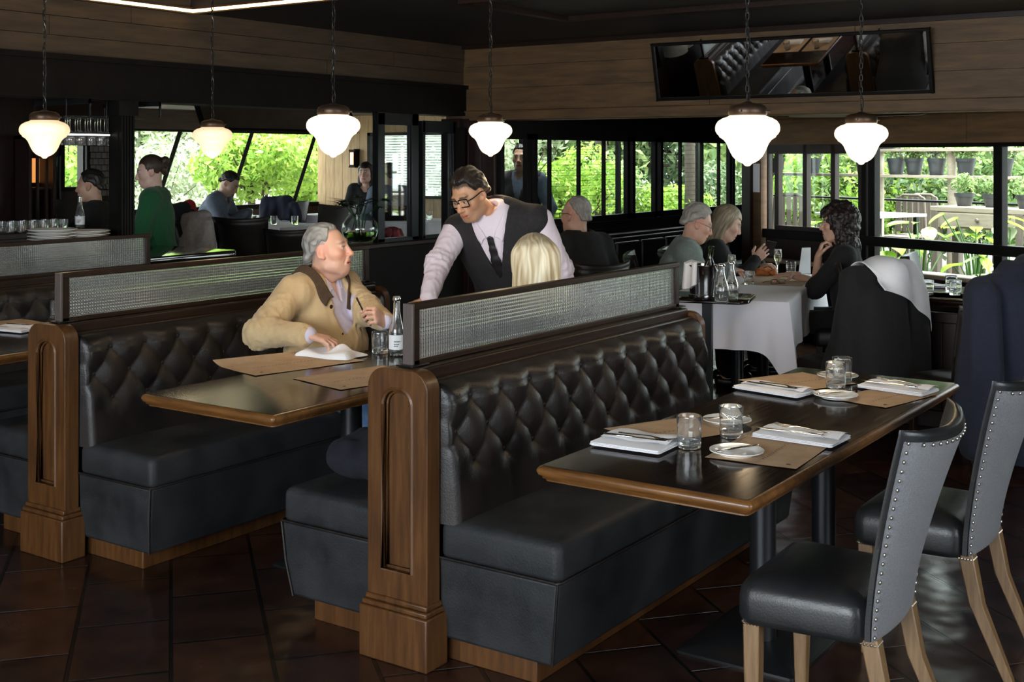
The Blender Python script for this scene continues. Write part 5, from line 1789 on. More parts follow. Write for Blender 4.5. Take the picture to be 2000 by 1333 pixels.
# mineral water bottle in front of the man
def water_bottle(loc, label, H=.255, R=.034, m='clear_glass', lab=True, group=None):
    t = thing('water_bottle', label, 'bottle', loc, group=group)
    s = H / .255
    prof = [(0, .002), (R * .8, 0), (R * .97, .006), (R, .02), (R, .10 * s), (R * .92, .118 * s), (R * .66, .150 * s), (R * .47, .185 * s), (R * .42, .225 * s), (R * .42, .236 * s), (R * .5, .238 * s), (R * .5, .248 * s), (R * .42, H), (R * .33, H), (R * .34, .2 * s), (R * .6, .148 * s), (R * .86, .11 * s), (R * .93, .1 * s), (R * .93, .02), (R * .8, .008), (0, .007)]
    MB().lathe(prof, 32).build('glass_body', m, t, angle=50)
    if lab:
        mb = MB().grid(lambda a, b: ((R + .0006) * math.cos((a - .5) * 3.6 + math.radians(-50)), (R + .0006) * math.sin((a - .5) * 3.6 + math.radians(-50)), .028 + .062 * b), 20, 2)
        mb.mi = 1
        for r_, z_ in ((0, .060), (1, .048), (2, .040)):
            for q in range(5 - r_):
                a0 = math.radians(-50) - .35 + q * .17
                mb.add([((R + .0010) * math.cos(a), (R + .0010) * math.sin(a), z) for a, z in ((a0, z_), (a0 + .11, z_), (a0 + .11, z_ + .005), (a0, z_ + .005))], [(0, 1, 2, 3)])
        mb.build('label', ['white_paper', 'dark_paint'], t, fix=False)
    MB().lathe([(R * .5, .236 * s), (R * .52, .24 * s), (R * .52, .246 * s), (R * .46, .25 * s)], 24).build('neck_ring', 'silver', t)
    return t
p = atz(775, 694, TZ); water_bottle((p.x, p.y, TZ), 'clear mineral water bottle with white label on the booth table beside the divider post')
# pen in the man's far hand
eR = np.mean(man.ends['L'][:2], 0); 
mw = Matrix.Translation(man.root.location) @ Matrix.Rotation(math.radians(-84), 4, 'Z')
pp = mw @ Vector(eR)
o = MB().cyl((0, 0, -.04), (0, 0, .075), .0042, .0042, 10).sphere((0, 0, .075), .0042, 8, 6).build('pen', 'black_plastic', None, pp + Vector((0, 0, .01)))
o.rotation_euler = (.35, -.3, 0); tag(o, 'dark pen held up in the far hand of the man in the tan jacket', 'pen')
# coat lying on the bench beside the blonde woman
f = Field(.011, .04)
b0 = V3(-2.86, 3.52, .47)
for q in range(9):
    a = RNG.uniform(-1, 1, 3); f.ell(b0 + V3(a[0] * .10, a[1] * .22, .035 + abs(a[2]) * .05), (.12, .13, .05))
f.disp = lambda P: wob(P, 38.) * .012; f.clip(lambda P: .457 - P[:, 2]); f.clip(lambda P: P[:, 0] + 2.66)
o = mesh_obj('folded_coat', [f.mesh()], 'dark_navy', None); tag(o, 'dark navy coat heaped on the bench behind the carved end panel', 'coat')

# ================================================================ WHITE CLOTHED TABLE AND SERVICE STAND
WA = math.radians(14)
WT = Vector((-3.33, 7.66, 0))
def wt(u, v, z): return WT + Matrix.Rotation(WA, 3, 'Z') @ Vector((u, v, z))
t = thing('dining_table', 'dining table hidden under a white tablecloth at the centre right', 'table', WT, WA)
MB().box(-.36, .36, -.88, .88, .69, .725).build('tabletop', 'walnut_dark', t)
for sy in (-.5, .5):
    MB().cyl((0, sy, .02), (0, sy, .69), .04).build('column', 'black_steel', t)
    MB().box(-.2, .2, sy - .2, sy + .2, 0, .02).build('base_plate', 'black_steel', t)
mb = MB(); loops = []
base = rrect(.37, .89, .02, 6); n = len(base)
def dense(hx, hy):
    pts = []
    per = [(-hx, -hy), (hx, -hy), (hx, hy), (-hx, hy)]
    for i in range(4):
        a, b = per[i], per[(i + 1) % 4]; m_ = 40
        for k in range(m_): pts.append((a[0] + (b[0] - a[0]) * k / m_, a[1] + (b[1] - a[1]) * k / m_))
    return pts
for lvl in range(12):
    t_ = max(0, lvl - 1) / 10
    ring_ = []
    for k, (x, y) in enumerate(dense(.372, .892)):
        s_ = k / 160 * 2 * PI
        cn = math.exp(-((abs(x) - .372) / .10) ** 2 - ((abs(y) - .892) / .10) ** 2)
        drop = .30 + .16 * cn
        fl = (.010 + .055 * cn) * t_ + .010 * t_ * math.sin(k * .9) * (1 - cn) * (abs(math.sin(k * .21)))
        nx = x / .372 if abs(x) > .36 else 0; ny = y / .892 if abs(y) > .88 else 0
        zz = .742 - drop * t_ if lvl else .742
        ins = .97 if lvl == 0 else 1
        ring_.append((x * ins + nx * fl, y * ins + ny * fl, zz - (.004 if lvl == 1 else 0)))
    loops.append(ring_)
mb.loft(loops[::-1], cap=False)
mb.add(loops[0], [tuple(range(160))])
o = mb.build('tablecloth', 'white_cloth', None, WT, WA, fix=True, angle=70); tag(o, 'white tablecloth hanging over the table of the man in the sage sweater', 'tablecloth')
CZ = .7425
def on_cloth(px, py, z=CZ): p = atz(px, py, z); return (p.x, p.y, z)
c_ = atz(1530, 548, CZ)
o = MB().box(-.20, .20, -.38, .30, 0, .0015).build('table_paper', 'kraft', None, (c_.x - .03, c_.y, CZ + .001), WA, smooth=False); tag(o, 'sheet of brown paper spread on the white tablecloth', 'table paper')
place(tum0, (c_.x + .28, c_.y + .42, CZ), 0, 'tumbler on the white cloth, nearer the curly haired woman', 'glass', 'tumblers on the white cloth')
q = on_cloth(1545, 536); place(tum0, q, 0, 'left one of two tumblers before the menu card on the white cloth', 'glass', 'tumblers on the white cloth')
q = on_cloth(1463, 556, CZ); place(tum0, q, .2, 'tumbler holding amber drink near the hands of the grey blonde woman', 'glass', 'tumblers on the white cloth', scale=.95)
def flute(loc, label, wine=True):
    t = thing('champagne_flute', label, 'glass', loc, group='champagne flutes')
    MB().lathe([(0, 0), (.032, 0), (.033, .002), (.006, .006), (.004, .012), (.004, .095), (.012, .108), (.024, .13), (.029, .16), (.026, .205), (.0245, .21), (.0235, .208), (.027, .16), (.022, .133), (.008, .112), (0, .110)], 28).build('glass_body', 'clear_glass', t, angle=60)
    if wine: MB().lathe([(0, .1115), (.0075, .1135), (.0212, .1345), (.0258, .16), (.0250, .172), (0, .172)], 24).build('wine', 'white_wine', t)
    return t
flute(on_cloth(1519, 546), 'champagne flute of pale wine beside the menu card')
flute(on_cloth(1429, 560), 'champagne flute in front of the grey blonde woman')
f = Field(.006, .02); q = V3(*on_cloth(1499, 538))
for k in range(7): f.cap(q + V3(RNG.uniform(-.05, .05), RNG.uniform(-.06, .06), .012), q + V3(RNG.uniform(-.07, .07), RNG.uniform(-.06, .06), .03), .02, .02)
f.disp = lambda P: wob(P, 70.) * .006; f.clip(lambda P: CZ + .001 - P[:, 2])
o = mesh_obj('napkin', [f.mesh()], 'orange_napkin', None); tag(o, 'rumpled orange napkin on the brown table paper', 'napkin')
q = on_cloth(1520, 556)
mb = MB()
for sx in (-1, 1):
    mb.tube([(sx * .03 + x, 0, .018 + z) for x, z in rrect(.024, .015, .01, 4)], .002, 6, closed=True)
    mb.tube([(sx * .055, 0, .024), (sx * .057, .06, .016), (sx * .05, .12, .004)], .0018, 6)
mb.tube([(-.008, 0, .022), (0, 0, .025), (.008, 0, .022)], .0018, 6)
o = mb.build('spectacles', 'black_plastic', None, q, .9); tag(o, 'black spectacles lying open on the white tablecloth', 'spectacles')
q = on_cloth(1556, 537)
o = MB().poly([(-.05, 0), (.05, 0), (.05, .19), (-.02, .19)], -.002, .002, 'xz').build('menu_card', 'white_paper', None, (q[0] + .02, q[1] + .1, CZ), .9, smooth=False); tag(o, 'upright grey menu card with a cut corner on the white cloth', 'menu')
# phone in the woman's hand
ph = Matrix.Translation(gw.root.location) @ Matrix.Rotation(math.radians(-66), 4, 'Z') @ Vector(np.mean(gw.ends['R'], 0))
o = MB().box(-.035, .035, -.004, .004, -.07, .07).build('phone', 'black_plastic', None, ph + Vector((.02, .0, .0)), .4, bevel=.004); o.rotation_euler = (.6, .2, .5); tag(o, 'dark phone in the hand of the grey blonde woman', 'phone')

# service stand with wine bucket
SZ = .80
c_ = atz(1382, 578, SZ)
t = thing('side_table', 'small black pedestal side table holding the wine bucket', 'table', (c_.x, c_.y, 0), math.radians(16))
MB().loft([[(p[0], p[1], z) for p in rrect(.255 - i, .19 - i, .05, 6)] for z, i in ((SZ - .024, .01), (SZ - .018, 0), (SZ - .004, 0), (SZ, .004))]).build('tabletop', 'table_wood', t, angle=50)
MB().box(-.028, .028, -.028, .028, .02, SZ - .022).build('column', 'black_steel', t, bevel=.003)
MB().loft([[(p[0], p[1], z) for p in rrect(r_, r_, .03, 4)] for z, r_ in ((0, .19), (.012, .19), (.02, .17))]).build('base_plate', 'black_steel', t)
q = atz(1372, 585, SZ)
t = thing('wine_bucket', 'dull steel wine bucket on the side table', 'bucket', (q.x, q.y, SZ))
MB().lathe([(0, .002), (.072, 0), (.076, .004), (.076, .03), (.070, .034), (.074, .10), (.086, .185), (.091, .190), (.091, .196), (.084, .194), (.072, .10), (.066, .012), (0, .010)], 40).build('body', 'steel', t, angle=50)
for sx in (-1, 1): MB().lathe([(.0, -.008), (.013, -.006), (.013, .006), (0, .008)], 12, (sx * .092, 0, .165)).build('handle', 'steel', t)
mb = MB()
def drape(s, tt):
    a = math.radians(112 + 135 * s); r = .093 + .006 * math.sin(7 * s * PI); dz = tt
    if dz < .25: return ((r * (dz / .25) ** .5) * math.cos(a), (r * (dz / .25) ** .5) * math.sin(a), .207 + .010 * math.sin(9 * s) * dz * 4)
    k = (dz - .25) / .75
    return ((r + .012 * k + .006 * math.sin(s * 22)) * math.cos(a), (r + .012 * k + .006 * math.sin(s * 22)) * math.sin(a), .205 - .15 * k * (.55 + .45 * math.sin(PI * (.2 + .65 * s))))
mb.grid(drape, 40, 20)
o = mb.build('bucket_cloth', 'white_linen', None, (q.x, q.y, SZ), math.radians(30), solid=.003, fix=False); tag(o, 'white cloth draped over the rim of the wine bucket', 'cloth')
o = MB().lathe([(0, 0), (.036, 0), (.037, .006), (.037, .14), (.030, .18), (.014, .215), (.0135, .262), (.0155, .264), (.0155, .282), (.012, .285), (0, .285)], 24).build('wine_bottle', 'green_bottle', None, (q.x + .018, q.y + .012, SZ + .02), 0)
o.rotation_euler = (.06, .14, 0); tag(o, 'champagne bottle neck rising from the wine bucket', 'bottle')
for px, py, lab in ((1409, 592, 'left one of two clear carafes on the side table'), (1428, 586, 'right one of two clear carafes on the side table')):
    p = atz(px, py, SZ); water_bottle((p.x, p.y, SZ), lab, H=.215, R=.040, lab=False, group='carafes on the side table')
# floor scrap of paper seen below the tablecloth
# chairs of that group
def seat_chair(loc, yaw, label, group='dark leather chairs beyond the booths', cover='leather'):
    t = thing('dining_chair', label, 'chair', loc, math.radians(yaw), group)
    chair_parts(t, cover=cover, seatm='leather', legm='walnut_dark', nails=False)
    return t
dk = seat_chair((gm.root.location.x, gm.root.location.y, 0), -60, 'dark leather chair under the man in the sage sweater')
def more(loc, yaw, label, scale=None): return dup(dk, loc, math.radians(yaw), label, scale=scale)
more((gw.root.location.x, gw.root.location.y, 0), -66, 'dark leather chair under the grey blonde woman')
more((cw.root.location.x, cw.root.location.y, 0), 108, 'dark leather chair under the curly haired woman')
more((bs.root.location.x, bs.root.location.y, 0), 75, 'dark leather chair of the balding man in black')
cc = more((-2.46, 7.00, 0), 66, 'dark chair hidden under a black coat, nearest the white tablecloth corner', scale=.90)
f = Field(.010, .05)
G = lambda x, y, z: np.array(Matrix.Translation((-2.46, 7.0, 0)) @ Matrix.Rotation(math.radians(66), 4, 'Z') @ Vector((x, y, z)))
f.cap(G(-.21, -.26, .925), G(.21, -.26, .925), .068); f.cap(G(0, -.33, .93), G(0, -.27, .94), .09, .08); f.cap(G(-.22, -.28, .85), G(-.26, -.22, .42), .075, .10); f.cap(G(.22, -.28, .85), G(.27, -.24, .40), .075, .10)
f.cap(G(-.15, -.33, .8), G(-.18, -.33, .28), .10, .12); f.cap(G(.15, -.33, .8), G(.18, -.34, .28), .10, .12); f.cap(G(0, -.33, .8), G(0, -.35, .3), .11, .13)
f.cap(G(.24, -.20, .80), G(.36, .02, .66), .07, .055)
f.disp = lambda P: wob(P * np.array((1, 1, .35)), 30.) * .012; f.clip(lambda P: .2 + .04 * wob(P, 9.) - P[:, 2])
o = mesh_obj('coat', [f.mesh()], 'black_wool', None); tag(o, 'black coat hung over a chair back beside the white tablecloth', 'coat')
coat_f = f
def drape_on(fld, name, m, pts_fn, nu, nv, label, cat, off=.006):
    """cloth sheet laid onto a field: pts_fn gives start points, pulled to the surface"""
    P = np.array([pts_fn(i / (nu - 1), j / (nv - 1)) for j in range(nv) for i in range(nu)])
    for _ in range(14):
        e = .004; fv = fld.eval(P)
        g = np.stack([fld.eval(P + d) - fld.eval(P - d) for d in (V3(e, 0, 0), V3(0, e, 0), V3(0, 0, e))], -1)
        g /= np.linalg.norm(g, axis=-1, keepdims=True) + 1e-9
        P = P - g * np.clip(fv - off - .010, -.03, .03)[:, None]
    mb = MB(); mb.v = [tuple(p) for p in P]
    for j in range(nv - 1):
        for i in range(nu - 1): mb.f.append((j * nu + i, j * nu + i + 1, (j + 1) * nu + i + 1, (j + 1) * nu + i)); mb.m.append(0)
    o = mb.build(name, m, None, solid=.003, fix=False); tag(o, label, cat); return o
drape_on(coat_f, 'napkin', 'white_linen', lambda s, t: G(-.16 + .42 * s + .02 * t, -.16 - .26 * min(1, t * 2.4), 1.0 - max(0, t - .3) * (.20 + .36 * s ** 1.5)), 34, 34, 'white napkin draped over the black coat on the chair', 'napkin')
# navy coat at the right edge on its own chair
cc2 = more((-1.74, 6.79, 0), 62, 'dark chair under the navy coat at the right edge of the photo', scale=.90)
G2 = lambda x, y, z: np.array(Matrix.Translation((-1.74, 6.79, 0)) @ Matrix.Rotation(math.radians(62), 4, 'Z') @ Vector((x, y, z)))
f = Field(.010, .05)
f.cap(G2(-.22, -.30, .90), G2(.02, -.30, .96), .07); f.cap(G2(.02, -.30, .96), G2(.22, -.30, .95), .075); f.cap(G2(.10, -.31, 1.0), G2(.20, -.27, 1.01), .075); f.cap(G2(.17, -.34, .88), G2(.24, -.40, .12), .085, .12); f.cap(G2(-.05, -.36, .88), G2(-.02, -.42, .12), .09, .12)
f.cap(G2(-.22, -.34, .88), G2(-.26, -.38, .15), .085, .11); f.cap(G2(.24, -.30, .90), G2(.33, -.26, .30), .065, .055); f.cap(G2(-.24, -.33, .86), G2(-.31, -.30, .34), .065, .055)
f.disp = lambda P: wob(P * np.array((1, 1, .22)), 30.) * .013; f.clip(lambda P: .05 - P[:, 2])
o = mesh_obj('coat', [f.mesh()], 'navy_wool', None); tag(o, 'navy blue coat hanging over a chair at the right edge', 'coat')
# panelled low partition with the window table
mb = MB().box(-2.55, -.4, 7.40, 7.48, 0, .68)
for k in range(12): mb.box(-2.54 + k * .18, -2.54 + k * .18 + .172, 7.385, 7.40, .10, .62)
mb.box(-2.57, -.4, 7.37, 7.49, .62, .68).box(-2.56, -.4, 7.375, 7.48, 0, .10)
o = mb.build('low_partition', 'mahogany', None, bevel=.004); tag(o, 'dark panelled low partition in front of the window table', 'partition')
t = pedestal_table('dining_table', 'glossy window table with place settings behind the panelled low partition', -1.85, 7.53, 8.35, .95, [(-1.85, 7.95)], edge='walnut_dark')
for px, py, lab in ((1858, 567, 'tumbler in the middle of the window table'), (1866, 577, 'front tumbler on the window table'), (1812, 577, 'left tumbler on the window table')):
    p = atz(px, py, TZ)
    if 7.6 < p.y < 8.3 and -2.28 < p.x < -1.4: place(tum0, (p.x, p.y, TZ), 0, lab, 'glass', 'tumblers on the window table')
for px, py, lab in ((1785, 576, 'left paper placemat on the window table'), (1880, 580, 'right paper placemat on the window table')):
    p = atz(px, py, TZ); p.y = min(max(p.y, 7.72), 8.1)
    o = MB().box(-.2, .2, -.14, .14, 0, .002).build('placemat', 'kraft', None, (max(p.x, -2.08), p.y, TZ + .001), .1, smooth=False); tag(o, lab, 'placemat', 'placemats on the window table')
p = atz(1838, 562, TZ); p.y = min(p.y, 8.2)
o = napkin_mesh(.2, .13, 5).build('napkin', 'white_linen', None, (p.x, p.y, TZ + .002), .1, angle=60); tag(o, 'folded white napkin on the window table', 'napkin')
t = pedestal_table('dining_table', 'second table close to the angled window, showing past the navy coat', -1.75, 8.50, 9.0, .8, [(-1.75, 8.75)], edge='walnut_dark')
o = napkin_mesh(.2, .13, 6).build('napkin', 'white_linen', None, (-1.93, 8.72, TZ + .002), .1, angle=60); tag(o, 'folded white napkin on the table close to the angled window', 'napkin')
more((-2.52, 7.86, 0), -84, 'dark leather chair at the left end of the window table')
more((-2.33, 8.62, 0), -80, 'dark leather chair with its back to the window sill, behind the window table')
more((-3.5, 6.75, 0), 200, 'dark leather chair between the balding man and the booth') if False else None

# bench along the glazed partition: dark back with square frames
mb = MB().box(-5.90, -5.55, 9.3, 13.5, 0, .42).box(-6.08, -5.95, 9.3, 13.5, .0, .80)
for k in range(8): mb.box(-5.95, -5.90, 9.35 + .52 * k, 9.82 + .52 * k, .46, .76)
o = mb.build('wall_bench', 'leather', None, bevel=.02); tag(o, 'long dark bench with square back cushions below the glazed partition', 'bench')

# ceiling fan of the porch
t = thing('ceiling_fan', 'dark ceiling fan with flat blades just below the porch header', 'fan', (-3.2, 9.45, 2.36))
MB().cyl((0, 0, 0), (0, 0, -.36), .012, n=10).lathe([(.05, 0), (.05, -.03), (.012, -.05)], 16).build('rod', 'black_steel', t)
MB().lathe([(0, -.50), (.06, -.49), (.09, -.45), (.09, -.40), (.04, -.36), (0, -.36)], 24).build('motor', 'black_steel', t)
for k, a in enumerate((-24, 96, 216)):
    mb = MB(); M_ = Matrix.Rotation(math.radians(a), 4, 'Z') @ Matrix.Rotation(math.radians(8), 4, 'X')
    mb.loft([[tuple(M_ @ Vector((x, y * w_, z - .455))) for y, z in ((-1, 0), (1, 0), (1, .006), (-1, .006))] for x, w_ in ((.08, .03), (.16, .055), (.45, .062), (.55, .05), (.57, .03))])
    mb.build('blade', 'grey_timber', t, bevel=.002)
# ================================================================ BAR AND SERVICE COUNTER
t = thing('service_counter', 'polished service counter behind the leftmost divider, reflecting the garden window', 'counter', (-6.56, 3.0, 0))
MB().loft([[(-.45 + p[0], 1.56 + p[1], z) for p in rrect(.44 - i, 1.56 - i, .05, 6)] for z, i in ((.885, .012), (.895, 0), (.92, 0), (.93, .006))]).build('worktop', 'counter_top', t, angle=50)
MB().box(-.85, -.06, .05, 3.05, 0, .885).build('carcass', 'mahogany', t)
dp0 = plate_mesh(.145, .016).build('dinner_plate', 'porcelain', angle=60); dp0.location = (0, 0, -50)
for s_, (px, dep, n_, nm) in enumerate(((102, 7.45, 12, 'left'), (168, 7.62, 11, 'right'))):
    for k in range(n_):
        p = atd(px, 450, dep)
        nth = ('topmost', 'second', 'third', 'fourth', 'fifth', 'sixth', 'seventh', 'eighth', 'ninth', 'tenth', 'eleventh', 'lowest')[n_ - 1 - k if k else 11]
        place(dp0, (p.x, p.y, .9305 + k * .0190), 0, '%s white plate of the %s stack on the service counter' % (nth, nm), 'plate', 'white dinner plates stacked on the counter')
# hanging wine glasses on a rack
t = thing('glass_rack', 'black hanging rack carrying upside down wine glasses over the bar', 'rack', (-6.70, 4.74, 1.955))
for k in range(3):
    for e in (-.022, .012): MB().box(-.235 + k * .13 + e, -.225 + k * .13 + e, .0, .62, -.109, -.1035).build('rail', 'black_steel', t)
for y in (.03, .57): MB().box(-.32, .26, y, y + .012, -.03, .0).box(-.32, -.31, y, y + .012, -.105, 0).box(.25, .26, y, y + .012, -.105, 0).build('bracket', 'black_steel', t)
wg0 = MB().lathe([(0, 0), (.034, -.001), (.035, -.003), (.006, -.008), (.004, -.02), (.004, -.105), (.02, -.12), (.037, -.150), (.040, -.18), (.033, -.215), (.0315, -.215), (.038, -.18), (.035, -.151), (.018, -.123), (0, -.118)], 24).build('wine_glass', 'clear_glass', angle=60)
wg0.location = (0, 0, -50)
for r_ in range(3):
    for k in range(7):
        x, y = -6.935 + r_ * .13, 4.80 + k * .076
        place(wg0, (x, y, 1.856), 0, 'upside down wine glass, %s row of the bar rack, %s from the fluted post' % (('rear', 'middle', 'front')[r_], ('seventh', 'sixth', 'fifth', 'fourth', 'third', 'second', 'first')[k]), 'glass', 'wine glasses hanging over the bar', scale=.86)
t = thing('bar_light', 'thin bright light tube glowing in front of the hanging wine glasses', 'light', (-6.60, 4.70, 1.735))
MB().cyl((0, 0, 0), (0, .34, 0), .005, n=10).build('tube', 'bar_light', t)
MB().box(-.008, .008, 0, .34, .005, .012).build('shelf', 'black_steel', t)
for y in (.02, .32): MB().cyl((0, y, .01), (0, y, .225), .004, n=6).build('hanger', 'black_steel', t)
# back wall of the bar with openings
mb = MB()
bx = -9.9
ys = {p: atx(p, 300, bx).y for p in (0, 25, 78, 84, 119, 123, 166, 172, 238)}
wall_openings(mb, 'y', bx - .12, bx, .5, 7.75, .1, 2.2, [(ys[123], ys[166], 1.31, 1.70)])
struct(mb.build('wall_bar', 'mahogany', smooth=False))
f = MB(); y0, y1 = ys[123], ys[166]
f.box(bx - .03, bx + .03, y0 - .04, y0, 1.27, 1.74).box(bx - .03, bx + .03, y1, y1 + .04, 1.27, 1.74).box(bx - .03, bx + .03, y0, y1, 1.27, 1.31).box(bx - .03, bx + .03, y0, y1, 1.70, 1.74)
fo = struct(f.build('window_12', 'black_frame', smooth=False)); MB().box(bx - .005, bx + .005, y0, y1, 1.31, 1.7).build('pane', 'pane_glass', fo, smooth=False)
o = MB().box(0, .02, ys[84], ys[119], 1.20, 1.60).build('bar_mirror', 'mirror', None, (bx + .005, 0, 0), smooth=False); tag(o, 'narrow mirror panel on the bar wall below the amber pendant', 'mirror')
mb = MB()
for r_ in range(8):
    for k in range(7):
        yy = ys[172] + (ys[238] - ys[172]) * (k - (.5 if r_ % 2 else 0)) / 6
        a0, a1 = max(yy + .006, ys[172]), min(yy + (ys[238] - ys[172]) / 6 - .006, ys[238])
        if a1 > a0: mb.box(0, .03, a0, a1, 1.22 + r_ * .06, 1.272 + r_ * .06)
struct(mb.build('trim_11', 'brick', None, (bx + .001, 0, 0), smooth=False))
t = thing('bar_cabinet', 'glazed bar cabinet glowing amber at the far left', 'cabinet', (bx + .02, ys[25], 1.0))
w_ = ys[78] - ys[25]
MB().box(0, .22, 0, w_, 0, .03).box(0, .22, 0, w_, .75, .78).box(0, .22, 0, .03, 0, .78).box(0, .22, w_ - .03, w_, 0, .78).box(0, .01, 0, w_, 0, .78).box(0, .2, .03, w_ - .03, .30, .32).build('body', 'mahogany', t, smooth=False)
MB().box(.012, .016, .03, w_ - .03, .36, .58).build('lit_panel', 'cabinet_lamp', t, smooth=False)
for k in range(2): MB().box(.2, .22, w_ * (k + 1) / 3 - .012, w_ * (k + 1) / 3 + .012, 0, .78).build('mullion', 'mahogany', t, smooth=False)
# small bar table with glasses and the young man in the suit
t = thing('bar_table', 'narrow dark bar table crowded with small glasses', 'table', (-7.80, 5.15, 0))
MB().box(-.25, .25, -.55, .62, 1.03, 1.07).build('tabletop', 'walnut_dark', t, bevel=.004)
MB().box(-.18, .18, -.4, .4, 0, 1.03).build('base', 'mahogany', t, smooth=False)
sg0 = MB().lathe([(0, 0), (.026, 0), (.028, .004), (.030, .075), (.0285, .075), (.026, .008), (0, .007)], 18).build('small_glass', 'clear_glass', angle=60); sg0.location = (0, 0, -50)
names = ('first', 'second', 'third', 'fourth', 'fifth', 'sixth')
for r_ in range(2):
    for k in range(6):
        q = Vector((-7.66 - .10 * r_, 5.03 + .085 * k, 1.0705))
        place(sg0, q, 0, '%s small glass from the left in the %s row on the bar table' % (names[k], ('front', 'back')[r_]), 'glass', 'small glasses on the bar table')
p = atd(129, 437, 8.95); water_bottle((-7.70, 5.62, 1.0705), 'clear bottle standing beside the small glasses on the bar table', H=.24)
# chair or stool for the man in the suit
t = thing('bar_stool', 'dark bar stool under the young man in the dark suit', 'stool', (su.root.location.x, su.root.location.y, .0))
MB().lathe([(0, .56), (.17, .56), (.18, .575), (.18, .60), (.15, .625), (0, .63)], 28).build('seat', 'leather', t)
for k in range(4):
    a = PI / 4 + k * PI / 2; MB().cyl((.13 * math.cos(a), .13 * math.sin(a), .57), (.2 * math.cos(a), .2 * math.sin(a), .0), .014, n=8).build('leg', 'black_steel', t)

# ================================================================ DINING ANNEX BEYOND THE COUNTER
ANX = .15
wx0, wx1 = -12.30, -12.0
yw0, yw1 = 8.6, 12.86
zb, zt_ = .92, 1.93
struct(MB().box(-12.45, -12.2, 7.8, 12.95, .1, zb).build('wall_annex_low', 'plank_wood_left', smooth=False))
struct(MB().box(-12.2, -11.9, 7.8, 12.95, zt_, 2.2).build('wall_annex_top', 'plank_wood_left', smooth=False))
f, g = MB(), MB()
L0, L1 = Vector((wx0 + .05, 0, zb)), Vector((wx1, 0, zt_))
for y in (7.85, 8.95, 10.12, 11.32, 12.52):
    f.tube([(L0.x, y - .10, L0.z), (L1.x, y + .10, L1.z)], .035, 4)
f.box(wx0 - .02, wx0 + .12, 7.8, 12.9, zb - .03, zb + .03).box(wx1 - .05, wx1 + .04, 7.8, 12.9, zt_ - .03, zt_ + .02)
g.add([(L0.x, 7.8, L0.z), (L0.x, 12.86, L0.z), (L1.x, 12.86, L1.z), (L1.x, 7.8, L1.z)], [(0, 1, 2, 3)])
fo = struct(f.build('window_13', 'black_frame', smooth=False)); g.build('pane', 'pane_glass', fo, smooth=False, fix=False)
# end wall of pale boards with a blind window
mb = MB()
yE = 12.86
def vplank(x0, x1, z0, z1):
    n_ = max(1, round((x1 - x0) / .17)); w_ = (x1 - x0) / n_
    for k in range(n_): mb.box(x0 + k * w_ + .003, x0 + (k + 1) * w_ - .003, yE, yE + .04, z0, z1)
vplank(-12.2, -11.25, .15, 2.2); vplank(-11.25, -9.6, .15, 1.03); vplank(-11.25, -9.6, 1.92, 2.2); vplank(-9.6, -9.1, .15, 2.2)
struct(mb.build('wall_annex_end', 'pale_plank', smooth=False))
f = MB(); f.box(-11.25, -11.2, yE - .02, yE + .05, 1.03, 1.92).box(-9.65, -9.6, yE - .02, yE + .05, 1.03, 1.92).box(-11.25, -9.6, yE - .02, yE + .05, 1.03, 1.07).box(-11.25, -9.6, yE - .02, yE + .05, 1.88, 1.92).box(-10.45, -10.4, yE - .02, yE + .05, 1.03, 1.92)
fo = struct(f.build('window_14', 'black_frame', smooth=False)); MB().box(-11.22, -9.62, yE + .02, yE + .025, 1.05, 1.9).build('pane', 'pane_glass', fo, smooth=False)
mb = MB()
for k in range(23): mb.add([(-11.19, yE + .055, 1.08 + k * .036), (-9.66, yE + .055, 1.08 + k * .036), (-9.66, yE + .075, 1.105 + k * .036), (-11.19, yE + .075, 1.105 + k * .036)], [(0, 1, 2, 3)])
o = mb.build('window_blind', 'blind_slat', None, smooth=False, fix=False); tag(o, 'white slatted blind over the far window of the annex', 'blind')
t = thing('wall_sconce', 'small black wall lantern with an orange flame on the pale boards', 'lamp', (-11.45, yE - .01, 1.56))
MB().box(-.05, .05, -.10, -.09, -.10, .12).box(-.05, .05, -.01, .0, -.12, .14).box(-.05, -.04, -.1, 0, -.1, .12).box(.04, .05, -.1, 0, -.1, .12).box(-.055, .055, -.105, .0, .11, .13).box(-.055, .055, -.105, .0, -.12, -.1).build('frame', 'black_frame', t, smooth=False)
MB().lathe([(0, -.06), (.018, -.05), (.022, -.01), (.010, .04), (0, .07)], 12, (0, -.05, 0)).build('flame', 'lantern_flame', t)
MB().box(-.03, .03, -.104, -.101, -.08, .09).build('glow_panel', 'lantern_flame', t, smooth=False)
# tilted mirror hung in the annex
t = thing('mirror', 'tilted ceiling mirror in a dark frame hanging in the annex above the leafy window', 'mirror', (-8.3, 7.35, 1.83))
t.rotation_euler = (0, math.radians(-24), 0)
MB().box(-.012, 0, 0, 1.95, .02, .26).build('glass', 'mirror', t, smooth=False)
MB().box(-.025, .01, -.03, 1.98, 0, .022).box(-.025, .01, -.03, 0, 0, .28).box(-.025, .01, 1.95, 1.98, 0, .28).box(-.025, .01, -.03, 1.98, .26, .28).build('frame', 'black_frame', t, smooth=False)
for y in (.2, 1.75): MB().cyl((-.02, y, .25), (.15, y, .42), .004, n=6).build('hanger', 'black_steel', t)

